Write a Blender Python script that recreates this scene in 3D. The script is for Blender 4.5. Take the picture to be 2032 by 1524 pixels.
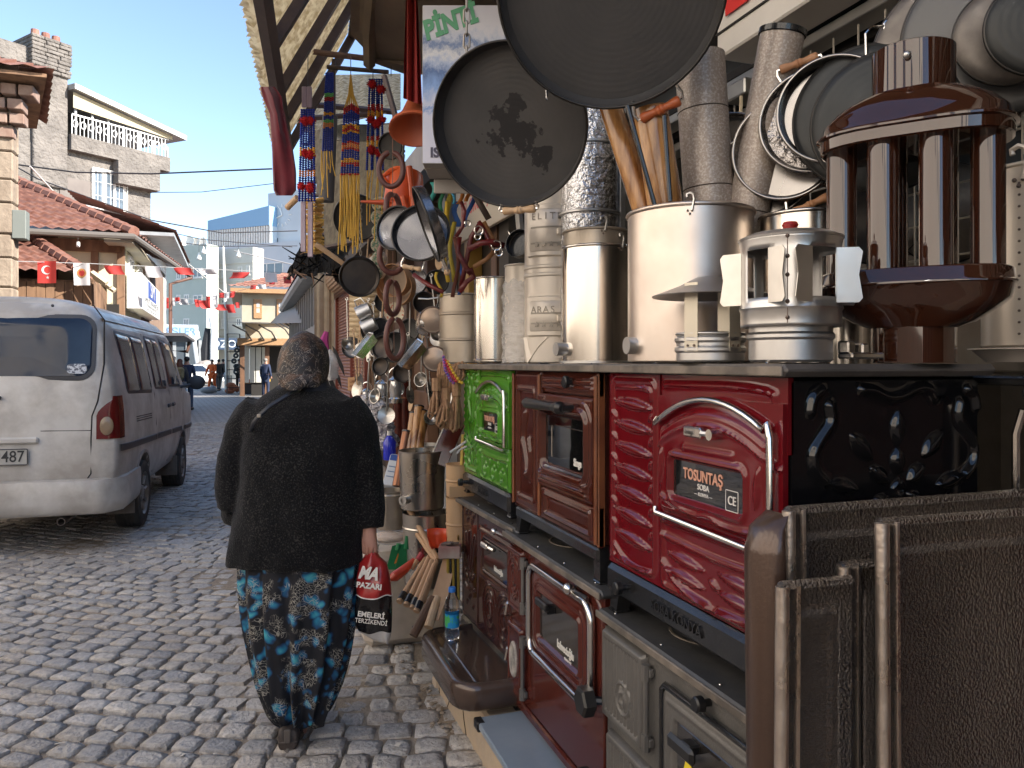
import bpy,math,random
import numpy as np
from mathutils import Vector,Matrix,Euler
random.seed(7)
rng=np.random.default_rng(7)
R=math.radians
sc=bpy.context.scene
for o in list(bpy.data.objects):
 bpy.data.objects.remove(o)
C=sc.collection
# ---------------------------------------------------------------- camera, light, exposure
A=R(19.09);F=1520.0;EYE=1.5;HOR=722.0;CX=1016.0
cam=bpy.data.cameras.new("camera")
camo=bpy.data.objects.new("camera",cam);C.objects.link(camo)
camo.location=(0,0,EYE);camo.rotation_euler=(R(90),0,-A)
cam.sensor_width=36;cam.lens=F/2032*36
cam.shift_y=-(762-HOR)/2032
cam.clip_start=0.05;cam.clip_end=2000
sc.camera=camo
SUN_EL=R(31);SUN_DIR=Vector((0.80*math.cos(SUN_EL),-0.60*math.cos(SUN_EL),math.sin(SUN_EL)))
w=bpy.data.worlds.new("World");sc.world=w;w.use_nodes=True
nt=w.node_tree;nt.nodes.clear()
sky=nt.nodes.new('ShaderNodeTexSky');sky.sky_type='NISHITA';sky.sun_disc=False
sky.sun_elevation=SUN_EL;sky.sun_rotation=math.atan2(SUN_DIR.x,SUN_DIR.y)
sky.altitude=1000;sky.air_density=1.0;sky.dust_density=.8;sky.ozone_density=1.0
bg=nt.nodes.new('ShaderNodeBackground');bg.inputs['Strength'].default_value=0.12
wo=nt.nodes.new('ShaderNodeOutputWorld')
nt.links.new(sky.outputs[0],bg.inputs[0]);nt.links.new(bg.outputs[0],wo.inputs[0])
sl=bpy.data.lights.new("sun",'SUN');sl.energy=4.7;sl.angle=R(0.5);sl.color=(1,0.93,0.84)
slo=bpy.data.objects.new("sun",sl);C.objects.link(slo)
slo.rotation_euler=SUN_DIR.to_track_quat('Z','Y').to_euler();slo.location=(10,-10,20)
sc.view_settings.view_transform='Standard';sc.view_settings.look='None'
sc.view_settings.exposure=1.55;sc.view_settings.gamma=1
sc.view_settings.use_curve_mapping=False
# ---------------------------------------------------------------- placement from measured pixels to metres
FW=Vector((math.sin(A),math.cos(A),0));RT=Vector((math.cos(A),-math.sin(A),0))
def ray(px,py):return FW+RT*((px-CX)/F)+Vector((0,0,(HOR-py)/F))
def pt(px,py,d):return Vector((0,0,EYE))+ray(px,py)*d
def ptY(px,py,Y):r=ray(px,py);return Vector((0,0,EYE))+r*(Y/r.y)
def ptX(px,py,X):r=ray(px,py);return Vector((0,0,EYE))+r*(X/r.x)
def ptZ(px,py,z):r=ray(px,py);return Vector((0,0,EYE))+r*((z-EYE)/r.z)
def depth(p):return Vector(p).dot(FW)
# ---------------------------------------------------------------- materials
MATS={}
def mat(name,col,rough=.5,metal=0,col2=None,ns=6,nd=4,bump=0,bs=60,coat=0,r2=None,rs=8,
  spec=.5,ramp=(.35,.65),trans=0,alpha=1,emit=0,stretch=None,sheen=0,ior=1.5,bdist=.01,aniso=0,sub=0):
 if name in MATS:return MATS[name]
 m=bpy.data.materials.new(name);m.use_nodes=True;MATS[name]=m
 t=m.node_tree;N=t.nodes;L=t.links
 b=N['Principled BSDF']
 def c4(c):return(c[0],c[1],c[2],1)
 tc=N.new('ShaderNodeTexCoord');src=tc.outputs['Object']
 if stretch:
  mp=N.new('ShaderNodeMapping');mp.inputs['Scale'].default_value=stretch
  L.new(src,mp.inputs[0]);src=mp.outputs[0]
 b.inputs['Base Color'].default_value=c4(col)
 b.inputs['Roughness'].default_value=rough;b.inputs['Metallic'].default_value=metal
 b.inputs['Specular IOR Level'].default_value=spec;b.inputs['IOR'].default_value=ior
 b.inputs['Coat Weight'].default_value=coat;b.inputs['Coat Roughness'].default_value=.025
 b.inputs['Transmission Weight'].default_value=trans;b.inputs['Alpha'].default_value=alpha
 b.inputs['Sheen Weight'].default_value=sheen
 if emit:
  b.inputs['Emission Color'].default_value=c4(col);b.inputs['Emission Strength'].default_value=emit
 if col2 is not None:
  n=N.new('ShaderNodeTexNoise');n.inputs['Scale'].default_value=ns;n.inputs['Detail'].default_value=nd
  n.inputs['Roughness'].default_value=.6
  r=N.new('ShaderNodeValToRGB');r.color_ramp.elements[0].position=ramp[0];r.color_ramp.elements[1].position=ramp[1]
  r.color_ramp.elements[0].color=c4(col);r.color_ramp.elements[1].color=c4(col2)
  L.new(src,n.inputs['Vector']);L.new(n.outputs['Fac'],r.inputs[0]);L.new(r.outputs[0],b.inputs['Base Color'])
 if r2 is not None:
  n=N.new('ShaderNodeTexNoise');n.inputs['Scale'].default_value=rs;n.inputs['Detail'].default_value=5
  mr=N.new('ShaderNodeMapRange');mr.inputs['From Min'].default_value=.35;mr.inputs['From Max'].default_value=.65
  mr.inputs['To Min'].default_value=rough;mr.inputs['To Max'].default_value=r2
  L.new(src,n.inputs['Vector']);L.new(n.outputs['Fac'],mr.inputs['Value']);L.new(mr.outputs[0],b.inputs['Roughness'])
 if bump:
  n=N.new('ShaderNodeTexNoise');n.inputs['Scale'].default_value=bs;n.inputs['Detail'].default_value=4
  bp=N.new('ShaderNodeBump');bp.inputs['Strength'].default_value=bump;bp.inputs['Distance'].default_value=bdist
  L.new(src,n.inputs['Vector']);L.new(n.outputs['Fac'],bp.inputs['Height']);L.new(bp.outputs[0],b.inputs['Normal'])
  if coat:L.new(bp.outputs[0],b.inputs['Coat Normal'])
 return m
# ---------------------------------------------------------------- mesh builder
def frame(p,zdir,xhint=(1,0,0)):
 z=Vector(zdir).normalized();x=Vector(xhint)
 x=x-z*x.dot(z)
 if x.length<1e-4:x=Vector((0,1,0))-z*z.y
 x.normalize();y=z.cross(x)
 M=Matrix((x,y,z)).transposed().to_4x4();M.translation=Vector(p);return M
def T(x=0,y=0,z=0,rx=0,ry=0,rz=0,s=1):
 return Matrix.LocRotScale(Vector((x,y,z)),Euler((rx,ry,rz)),Vector((s,s,s))if not hasattr(s,'__len__')else Vector(s))
class MB:
 def __init__(s):s.v=[];s.f=[];s.mi=[];s.cur=0
 def add(s,vs,fs,M=None):
  k=len(s.v)
  if M is not None:vs=[M@Vector(v)for v in vs]
  s.v.extend([tuple(v)for v in vs]);s.f.extend([tuple(i+k for i in f)for f in fs]);s.mi.extend([s.cur]*len(fs));return s
 def box(s,x0,x1,y0,y1,z0,z1,c=0,M=None):
  if x0>x1:x0,x1=x1,x0
  if y0>y1:y0,y1=y1,y0
  if z0>z1:z0,z1=z1,z0
  if c<=0:
   vs=[(x,y,z)for z in(z0,z1)for y in(y0,y1)for x in(x0,x1)]
   fs=[(0,2,3,1),(4,5,7,6),(0,1,5,4),(2,6,7,3),(0,4,6,2),(1,3,7,5)]
   return s.add(vs,fs,M)
  c=min(c,(x1-x0)*.45,(y1-y0)*.45,(z1-z0)*.45)
  vs=[];idx={}
  for i,x in enumerate((x0,x1)):
   for j,y in enumerate((y0,y1)):
    for k,z in enumerate((z0,z1)):
     sx,sy,sz=1-2*i,1-2*j,1-2*k
     idx[i,j,k,0]=len(vs);vs.append((x,y+sy*c,z+sz*c))
     idx[i,j,k,1]=len(vs);vs.append((x+sx*c,y,z+sz*c))
     idx[i,j,k,2]=len(vs);vs.append((x+sx*c,y+sy*c,z))
  fs=[]
  for i in(0,1):
   q=[idx[i,0,0,0],idx[i,1,0,0],idx[i,1,1,0],idx[i,0,1,0]];fs.append(q if i else q[::-1])
   q=[idx[0,i,0,1],idx[1,i,0,1],idx[1,i,1,1],idx[0,i,1,1]];fs.append(q[::-1]if i else q)
   q=[idx[0,0,i,2],idx[1,0,i,2],idx[1,1,i,2],idx[0,1,i,2]];fs.append(q if i else q[::-1])
  for a in(0,1):
   for b in(0,1):
    q=[idx[a,b,0,0],idx[a,b,1,0],idx[a,b,1,1],idx[a,b,0,1]];fs.append(q if a==b else q[::-1])
    q=[idx[a,0,b,0],idx[a,1,b,0],idx[a,1,b,2],idx[a,0,b,2]];fs.append(q[::-1]if a==b else q)
    q=[idx[0,a,b,1],idx[1,a,b,1],idx[1,a,b,2],idx[0,a,b,2]];fs.append(q if a==b else q[::-1])
  for i in(0,1):
   for j in(0,1):
    for k in(0,1):
     q=[idx[i,j,k,0],idx[i,j,k,1],idx[i,j,k,2]];fs.append(q if(i+j+k)%2 else q[::-1])
  return s.add(vs,fs,M)
 def tube(s,pts,r,n=8,closed=False,caps=True,M=None,flat=None):
  pts=[Vector(p)for p in pts];m=len(pts)
  rs=r if hasattr(r,'__len__')else[r]*m
  tang=[]
  for i in range(m):
   a=pts[(i-1)%m]if(closed or i>0)else pts[i];b=pts[(i+1)%m]if(closed or i<m-1)else pts[i]
   t=(b-a);tang.append(t.normalized()if t.length>1e-9 else Vector((0,0,1)))
  t0=tang[0];up=Vector((0,0,1))if abs(t0.z)<.9 else Vector((1,0,0))
  nrm=(up-t0*up.dot(t0)).normalized();vs=[]
  for i in range(m):
   t=tang[i];nrm=(nrm-t*nrm.dot(t))
   nrm=nrm.normalized()if nrm.length>1e-6 else Vector((1,0,0));bi=t.cross(nrm)
   for j in range(n):
    a=2*math.pi*j/n
    vs.append(pts[i]+nrm*(math.cos(a)*rs[i]*(flat or 1))+bi*(math.sin(a)*rs[i]))
  fs=[]
  for i in range(m if closed else m-1):
   for j in range(n):
    a=i*n+j;b=i*n+(j+1)%n;i2=(i+1)%m
    fs.append((a,b,i2*n+(j+1)%n,i2*n+j))
  if caps and not closed:
   fs.append(tuple(range(n))[::-1]);fs.append(tuple((m-1)*n+j for j in range(n)))
  return s.add(vs,fs,M)
 def lathe(s,prof,n=32,M=None,sx=1,sy=1,a0=0,a1=None):
  full=a1 is None;a1=a1 if a1 is not None else 2*math.pi
  cols=n if full else n+1;vs=[];m=len(prof)
  for j in range(cols):
   a=a0+(a1-a0)*j/n
   for(r,z)in prof:vs.append((r*math.cos(a)*sx,r*math.sin(a)*sy,z))
  fs=[]
  for j in range(n):
   j2=(j+1)%cols
   for i in range(m-1):
    if prof[i][0]<1e-9 and prof[i+1][0]<1e-9:continue
    q=[j*m+i,j2*m+i,j2*m+i+1,j*m+i+1]
    if prof[i][0]<1e-9:q=[j*m+i,j2*m+i+1,j*m+i+1]
    elif prof[i+1][0]<1e-9:q=[j*m+i,j2*m+i,j*m+i+1]
    fs.append(tuple(q))
  return s.add(vs,fs,M)
 def ell(s,c,rx,ry=None,rz=None,n=14,m=8,M=None):
  ry=ry or rx;rz=rz or rx
  prof=[(math.cos(-math.pi/2+math.pi*i/m),math.sin(-math.pi/2+math.pi*i/m))for i in range(m+1)]
  prof[0]=(0,-1);prof[-1]=(0,1)
  MM=Matrix.Translation(Vector(c))@Matrix.Diagonal((rx,ry,rz,1))
  return s.lathe(prof,n,(M@MM)if M is not None else MM)
 def prism(s,poly,z0,z1,M=None):
  n=len(poly)
  vs=[(x,y,z0)for x,y in poly]+[(x,y,z1)for x,y in poly]
  fs=[tuple(range(n))[::-1],tuple(range(n,2*n))]+[(i,(i+1)%n,n+(i+1)%n,n+i)for i in range(n)]
  return s.add(vs,fs,M)
 def grid(s,P,closeu=False,closev=False,M=None):
  nu,nv=len(P),len(P[0]);vs=[p for row in P for p in row];fs=[]
  for i in range(nu if closeu else nu-1):
   for j in range(nv if closev else nv-1):
    i2=(i+1)%nu;j2=(j+1)%nv
    fs.append((i*nv+j,i2*nv+j,i2*nv+j2,i*nv+j2))
  return s.add(vs,fs,M)
 def quad(s,a,b,c,d):return s.add([a,b,c,d],[(0,1,2,3)])
 def build(s,name,m,parent=None,world=False,ang=35,fix=False,weld=False):
  me=bpy.data.meshes.new(name);me.from_pydata(s.v,[],s.f)
  mats=m if isinstance(m,(list,tuple))else[m]
  for x in mats:me.materials.append(x)
  if len(mats)>1:me.polygons.foreach_set('material_index',s.mi)
  return finish(me,name,parent,world,ang,fix,weld)
def mworld(o):
 M=o.matrix_basis.copy()
 while o.parent:o=o.parent;M=o.matrix_basis@M
 return M
def finish(me,name,parent=None,world=False,ang=35,fix=False,weld=False):
 if world and parent is not None:me.transform(mworld(parent).inverted())
 if fix or weld:
  import bmesh
  bm=bmesh.new();bm.from_mesh(me)
  if weld:bmesh.ops.remove_doubles(bm,verts=bm.verts,dist=1e-4)
  if fix:bmesh.ops.recalc_face_normals(bm,faces=bm.faces)
  bm.to_mesh(me);bm.free()
 if ang:
  me.polygons.foreach_set('use_smooth',[True]*len(me.polygons));me.set_sharp_from_angle(angle=R(ang))
 me.update()
 o=bpy.data.objects.new(name,me);C.objects.link(o)
 if parent is not None:o.parent=parent
 return o
def npmesh(name,V,Fq,m,parent=None,world=False,ang=None,midx=None):
 """fast mesh from numpy arrays: V (n,3), Fq (k,4 or 3)"""
 me=bpy.data.meshes.new(name);k=Fq.shape[1]
 me.vertices.add(len(V));me.vertices.foreach_set('co',np.asarray(V,dtype=np.float32).ravel())
 me.loops.add(Fq.size);me.loops.foreach_set('vertex_index',Fq.astype(np.int32).ravel())
 me.polygons.add(len(Fq));me.polygons.foreach_set('loop_start',np.arange(0,Fq.size,k,dtype=np.int32))
 me.polygons.foreach_set('loop_total',np.full(len(Fq),k,dtype=np.int32))
 for x in(m if isinstance(m,(list,tuple))else[m]):me.materials.append(x)
 if midx is not None:me.polygons.foreach_set('material_index',midx.astype(np.int32))
 me.update(calc_edges=True)
 return finish(me,name,parent,world,ang)
def tag(o,label=None,cat=None,group=None,kind=None):
 if label:o['label']=label
 if cat:o['category']=cat
 if group:o['group']=group
 if kind:o['kind']=kind
 return o
def thing(name,label,cat,loc=(0,0,0),rz=0,group=None,rot=None):
 o=bpy.data.objects.new(name,None);C.objects.link(o);o.empty_display_size=.1
 o.location=loc;o.rotation_euler=rot if rot is not None else(0,0,rz)
 return tag(o,label,cat,group)
def kids(o):return[c for c in bpy.data.objects if c.parent==o]
def copy_tree(o,parent=None):
 c=o.copy();C.objects.link(c)
 if parent is not None:c.parent=parent
 for ch in kids(o):copy_tree(ch,c)
 return c
def text(s,size,m,parent,M,name='lettering',depth=.0008,sx=1,align='CENTER',bold=0,shear=0):
 cu=bpy.data.curves.new('txt','FONT');cu.body=s;cu.size=size;cu.extrude=depth
 cu.align_x=align;cu.align_y='CENTER';cu.offset=bold;cu.shear=shear;cu.resolution_u=3
 o=bpy.data.objects.new('txt',cu);C.objects.link(o)
 dg=bpy.context.evaluated_depsgraph_get();me=bpy.data.meshes.new_from_object(o.evaluated_get(dg))
 bpy.data.objects.remove(o)
 if sx!=1:me.transform(Matrix.Diagonal((sx,1,1,1)))
 me.transform(M);me.materials.clear();me.materials.append(m);me.name=name
 o=bpy.data.objects.new(name,me);C.objects.link(o)
 if parent is not None:o.parent=parent
 return o
def sd_rr(U,V,cx,cy,hw,hh,r):
 qx=np.abs(U-cx)-hw+r;qy=np.abs(V-cy)-hh+r
 return np.hypot(np.maximum(qx,0),np.maximum(qy,0))+np.minimum(np.maximum(qx,qy),0)-r
def sd_seg(U,V,x0,y0,x1,y1):
 dx,dy=x1-x0,y1-y0;t=np.clip(((U-x0)*dx+(V-y0)*dy)/(dx*dx+dy*dy+1e-12),0,1)
 return np.hypot(U-x0-t*dx,V-y0-t*dy)
def sd_poly(U,V,P):
 d=None
 if len(P)>2:
  for _ in range(2):
   Q=[P[0]]
   for a,b in zip(P[:-1],P[1:]):Q+=[(a[0]*.75+b[0]*.25,a[1]*.75+b[1]*.25),(a[0]*.25+b[0]*.75,a[1]*.25+b[1]*.75)]
   P=Q+[P[-1]]
 for(a,b)in zip(P[:-1],P[1:]):
  e=sd_seg(U,V,a[0],a[1],b[0],b[1]);d=e if d is None else np.minimum(d,e)
 return d
def ridge(d,w):return np.exp(-(d/w)**2)
def plateau(d,w):x=np.clip(.5-d/(2*w),0,1);return x*x*(3-2*x)
def lens(U,V,cx,cy,a,b,ang=0):
 c,s=math.cos(ang),math.sin(ang);x=((U-cx)*c+(V-cy)*s)/a;y=(-(U-cx)*s+(V-cy)*c)/b
 k=1-x*x;q=np.where(k>0,np.abs(y)/np.maximum(k,1e-4),9)
 return np.where(q<1,(1-q*q)*np.maximum(k,0)**.35,0)
def relief(name,x0,x1,z0,z1,fn,m,parent,y=0,step=.004,world=False,back=.012):
 """pressed sheet facing local -y; fn(U,V) = height towards the viewer"""
 nu=max(3,int(round((x1-x0)/step))+1);nv=max(3,int(round((z1-z0)/step))+1)
 U,Vv=np.meshgrid(np.linspace(x0,x1,nu),np.linspace(z0,z1,nv),indexing='ij')
 H=fn(U,Vv)
 V=np.stack([U,y-H,Vv],-1).reshape(-1,3)
 i=np.arange(nu-1)[:,None];j=np.arange(nv-1)[None,:];a=i*nv+j
 Fq=np.stack([a,a+nv,a+nv+1,a+1],-1).reshape(-1,4)
 ring=[k*nv for k in range(nu)]+[(nu-1)*nv+k for k in range(1,nv)]+[k*nv+nv-1 for k in range(nu-2,-1,-1)]+[k for k in range(nv-2,0,-1)]
 ring=np.array(ring);n0=len(V);B=V[ring].copy();B[:,1]=y+back
 V=np.concatenate([V,B]);q=np.arange(len(ring));q2=(q+1)%len(ring)
 Fs=np.stack([ring[q],n0+q,n0+q2,ring[q2]],-1)
 return npmesh(name,V,np.concatenate([Fq,Fs]),m,parent,world,ang=50)
# ================================================================ SETTING
def node_mat_setts(name,cols):
 m=bpy.data.materials.new(name);m.use_nodes=True;MATS[name]=m
 t=m.node_tree;N=t.nodes;L=t.links;b=N['Principled BSDF']
 g=N.new('ShaderNodeNewGeometry');oi=N.new('ShaderNodeObjectInfo')
 ad=N.new('ShaderNodeMath');ad.operation='ADD';fr=N.new('ShaderNodeMath');fr.operation='FRACT'
 L.new(g.outputs['Random Per Island'],ad.inputs[0]);L.new(oi.outputs['Random'],ad.inputs[1]);L.new(ad.outputs[0],fr.inputs[0])
 r=N.new('ShaderNodeValToRGB');e=r.color_ramp.elements
 e[0].color=(*cols[0],1);e[1].color=(*cols[-1],1)
 for i,c in enumerate(cols[1:-1]):
  q=e.new((i+1)/(len(cols)-1));q.color=(*c,1)
 L.new(fr.outputs[0],r.inputs[0])
 n=N.new('ShaderNodeTexNoise');n.inputs['Scale'].default_value=38;n.inputs['Detail'].default_value=7;n.inputs['Roughness'].default_value=.7
 L.new(g.outputs['Position'],n.inputs['Vector'])
 mr=N.new('ShaderNodeMapRange');mr.inputs['From Min'].default_value=.3;mr.inputs['From Max'].default_value=.7;mr.inputs['To Min'].default_value=.62;mr.inputs['To Max'].default_value=1.25
 L.new(n.outputs['Fac'],mr.inputs['Value'])
 mx=N.new('ShaderNodeMix');mx.data_type='RGBA';mx.blend_type='MULTIPLY';mx.inputs['Factor'].default_value=1
 L.new(r.outputs[0],mx.inputs['A']);L.new(mr.outputs[0],mx.inputs['B'])
 n3=N.new('ShaderNodeTexNoise');n3.inputs['Scale'].default_value=.8;n3.inputs['Detail'].default_value=5
 L.new(g.outputs['Position'],n3.inputs['Vector'])
 r3=N.new('ShaderNodeValToRGB');r3.color_ramp.elements[0].position=.42;r3.color_ramp.elements[1].position=.68
 L.new(n3.outputs['Fac'],r3.inputs[0])
 mx2=N.new('ShaderNodeMix');mx2.data_type='RGBA';mx2.inputs['B'].default_value=(.24,.19,.14,1)
 ml=N.new('ShaderNodeMath');ml.operation='MULTIPLY';ml.inputs[1].default_value=.4
 L.new(r3.outputs[0],ml.inputs[0]);L.new(ml.outputs[0],mx2.inputs['Factor']);L.new(mx.outputs['Result'],mx2.inputs['A'])
 L.new(mx2.outputs['Result'],b.inputs['Base Color'])
 bp=N.new('ShaderNodeBump');bp.inputs['Strength'].default_value=.9;bp.inputs['Distance'].default_value=.014
 n2=N.new('ShaderNodeTexNoise');n2.inputs['Scale'].default_value=60;n2.inputs['Detail'].default_value=6;L.new(g.outputs['Position'],n2.inputs['Vector'])
 L.new(n2.outputs['Fac'],bp.inputs['Height']);L.new(bp.outputs[0],b.inputs['Normal'])
 mr2=N.new('ShaderNodeMapRange');mr2.inputs['To Min'].default_value=.38;mr2.inputs['To Max'].default_value=.75
 L.new(n.outputs['Fac'],mr2.inputs['Value']);L.new(mr2.outputs[0],b.inputs['Roughness'])
 return m
SETT=node_mat_setts('sett_stone',[(.33,.31,.295),(.46,.435,.405),(.36,.345,.335),(.55,.51,.46),(.40,.37,.335),(.29,.285,.285),(.50,.47,.44),(.43,.38,.33)])
EARTH=mat('joint_earth',(.22,.175,.13),.95,col2=(.32,.26,.20),ns=14,bump=.8,bs=70)
g=MB();g.add([(-700,-120,-.010),(700,-120,-.015),(700,1500,-.010),(-700,1500,-.010)],[(0,1,2,3)])
street=tag(g.build('street',EARTH),kind='structure')
def far_paving_mat():
 m=bpy.data.materials.new('far_paving');m.use_nodes=True;t=m.node_tree;N=t.nodes;L=t.links;b=N['Principled BSDF']
 ge=N.new('ShaderNodeNewGeometry');mp=N.new('ShaderNodeMapping');mp.inputs['Rotation'].default_value=(0,0,.45)
 br=N.new('ShaderNodeTexBrick');br.inputs['Scale'].default_value=1;br.inputs['Brick Width'].default_value=.22;br.inputs['Row Height'].default_value=.18
 br.inputs['Mortar Size'].default_value=.014;br.inputs['Color1'].default_value=(.30,.285,.27,1);br.inputs['Color2'].default_value=(.24,.23,.22,1);br.inputs['Mortar'].default_value=(.11,.09,.07,1)
 L.new(ge.outputs['Position'],mp.inputs[0]);L.new(mp.outputs[0],br.inputs['Vector']);L.new(br.outputs['Color'],b.inputs['Base Color'])
 bp=N.new('ShaderNodeBump');bp.inputs['Strength'].default_value=.6;bp.inputs['Distance'].default_value=.02;bp.invert=True
 L.new(br.outputs['Fac'],bp.inputs['Height']);L.new(bp.outputs[0],b.inputs['Normal']);b.inputs['Roughness'].default_value=.6
 return m
g=MB();g.quad((-60,21,-.006),(60,21,-.006),(60,46,-.006),(-60,46,-.006))
tag(g.build('far_paving',far_paving_mat()),kind='structure')
g=MB();g.quad((-300,46,-.008),(300,46,-.008),(300,400,-.008),(-300,400,-.008))
tag(g.build('square_pavement',mat('square',(.20,.19,.175),.8,col2=(.25,.24,.22),ns=.5)),kind='structure')
xs=np.linspace(-9,2,1101)
slope=np.where(xs>-1.6,-.42+.3*xs,0);e=np.clip((-1.6-xs)/1.6,0,1)
slope=np.where(xs>-1.6,slope,-.9+(.75)*(e*e*(3-2*e)))
fx=np.concatenate([[0],np.cumsum((slope[1:]+slope[:-1])/2*np.diff(xs))]);fx-=np.interp(0,xs,fx)
def variant(k):
 r_=np.random.default_rng(100+k)
 cor=np.array([(-.5,-.5),(-.16,-.52),(.18,-.52),(.5,-.5),(.52,.0),(.5,.5),(.15,.52),(-.18,.52),(-.5,.5),(-.52,.02)])*np.array([1,.96])
 cor=cor+r_.normal(0,.024,cor.shape)
 for i in(0,3,5,8):cor[i]*=r_.uniform(.90,.99)
 V=[];n=len(cor)
 for s_,z in((1.0,-.03),(.992,-.004),(.955,.0025),(.6,.0045)):
  for q in cor:V.append((q[0]*s_,q[1]*s_,z+(r_.normal(0,.0016)if z>0 else 0)))
 V.append((0,0,.005+r_.normal(0,.0015)))
 Fc=[]
 for l in range(3):
  for i in range(n):
   Fc.append((l*n+i,l*n+(i+1)%n,(l+1)*n+(i+1)%n,(l+1)*n+i))
 for i in range(n):Fc.append((3*n+i,3*n+(i+1)%n,4*n,4*n))
 return np.array(V),Fc
NV=16;VAR=[variant(k)for k in range(NV)]
VM=[]
for V,Fc in VAR:
 me=bpy.data.meshes.new('sett');me.from_pydata(V.tolist(),[],[tuple(dict.fromkeys(f))for f in Fc]);me.materials.append(SETT)
 me.polygons.foreach_set('use_smooth',[True]*len(me.polygons));me.set_sharp_from_angle(angle=R(38));VM.append(me)
stones=[]
t=-6.0
while t<28:
 x=-7.5+random.random()*.1
 while x<(.82 if t<4.3 else 1.55):
  s_=float(np.interp(x,xs,slope));nn=math.hypot(1,s_)
  ln=random.uniform(.095,.155);xc=x+ln/2/nn;yc=t+float(np.interp(xc,xs,fx))
  if 1.6<yc<21.2:
   r_=Vector((xc,yc,0));d=r_.dot(FW)
   if d>.8:
    px=CX+F*r_.dot(RT)/d
    if-1100<px<1050 and 720+F*1.5/d<1640 or d>30:
     stones.append((d,xc,yc,math.atan2(s_,1)+random.gauss(0,.035),ln,.128/nn*random.uniform(.93,1.03),random.gauss(0,.0035)-(.006 if random.random()<.06 else 0),random.gauss(0,.03),random.gauss(0,.03),random.randrange(NV),px))
  x+=(ln+random.uniform(.006,.016))/nn
 t+=.135
def und(x,y):return.006*math.sin(1.7*x+.9*y)+.005*math.sin(2.9*y-1.3*x+1)+.004*math.sin(5.1*x+4.3*y)
def hidden(s):return 440<s[10]<720 and s[0]>3.2
stones.sort(key=lambda s:s[0])
vis=[s for s in stones if 0<s[10]<960 and s[0]>2.80 and not hidden(s)]
near=vis[:300];nearset=set(id(s)for s in near)
for s in near:
 o=bpy.data.objects.new('sett',VM[s[9]]);C.objects.link(o);o.parent=street
 o.location=(s[1],s[2],s[6]+und(s[1],s[2]));o.rotation_euler=(s[7],s[8],s[3]);o.scale=(s[4]-.004,s[5]-.006,1)
Vs,Fs,k=[],[],0
for s in stones:
 if id(s)in nearset:continue
 V,Fc=VAR[s[9]];c,sn=math.cos(s[3]),math.sin(s[3])
 X=V[:,0]*(s[4]-.004);Y=V[:,1]*(s[5]-.006);Z=V[:,2]+X*(-s[8])+Y*s[7]
 Vs.append(np.stack([s[1]+X*c-Y*sn,s[2]+X*sn+Y*c,s[6]+und(s[1],s[2])+Z],-1));Fs.append(np.array([f for f in Fc])+k);k+=len(V)
Vs=np.concatenate(Vs);Fs=np.concatenate(Fs)
me=bpy.data.meshes.new('setts');quads=Fs[Fs[:,2]!=Fs[:,3]];tris=Fs[Fs[:,2]==Fs[:,3]][:,:3]
me.vertices.add(len(Vs));me.vertices.foreach_set('co',Vs.astype(np.float32).ravel())
lv=np.concatenate([quads.ravel(),tris.ravel()]).astype(np.int32);me.loops.add(len(lv));me.loops.foreach_set('vertex_index',lv)
tot=np.concatenate([np.full(len(quads),4),np.full(len(tris),3)]).astype(np.int32);me.polygons.add(len(tot))
me.polygons.foreach_set('loop_start',np.concatenate([[0],np.cumsum(tot)[:-1]]).astype(np.int32));me.polygons.foreach_set('loop_total',tot)
me.materials.append(SETT);me.update(calc_edges=True);me.polygons.foreach_set('use_smooth',[True]*len(tot));me.set_sharp_from_angle(angle=R(38))
so=bpy.data.objects.new('setts',me);C.objects.link(so);so.parent=street;so['kind']='stuff'
g=MB()
for i in range(160):
 yy=random.uniform(2.3,5.5);xx=.80-abs(random.gauss(0,.035));s_=random.uniform(.003,.011)
 g.ell((xx,yy,.0),s_*1.3,s_,s_*.7,6,4)
tag(g.build('grit',mat('grit',(.25,.2,.15),.9,col2=(.35,.3,.25),ns=30)),'loose grit and crumbs along the foot of the concrete ledge','grit',kind='stuff')
g=MB()
for i in range(26):
 q=ptZ(random.uniform(20,860),random.uniform(1060,1500),.012);s_=random.uniform(.006,.02);a_=random.uniform(0,6)
 e1=Vector((math.cos(a_),math.sin(a_),random.uniform(-.2,.2)))*s_;e2=Vector((-math.sin(a_),math.cos(a_),random.uniform(-.3,.3)))*s_*random.uniform(.3,.9);g.quad(q-e1-e2,q+e1-e2,q+e1+e2+Vector((0,0,.004)),q-e1+e2)
tag(g.build('litter',mat('litter_scraps',(.38,.32,.24),.8,col2=(.55,.52,.48),ns=3),ang=0),'small scraps of paper and dry leaf scattered on the setts','litter',kind='stuff')
# ---------------- concrete ledge under the stoves (a step of the shop)
CONC=mat('concrete',(.52,.40,.27),.85,col2=(.42,.34,.26),ns=5,bump=.5,bs=30)
g=MB();g.box(.835,1.62,-1.0,3.47,-.03,.20,.012)
tag(g.build('ledge',CONC),kind='structure')
g=MB()
for y0 in(3.0,3.25,3.42):
 p=Vector((.8335,y0,.19));pts=[p.copy()]
 for k in range(6):p=p+Vector((0,random.uniform(-.03,.03),-.034));pts.append(p.copy())
 g.tube(pts,.0022,4)
g.build('crack',mat('crack_dark',(.05,.035,.02),.95),parent=None)
bpy.data.objects['crack'].parent=bpy.data.objects['ledge']
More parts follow.
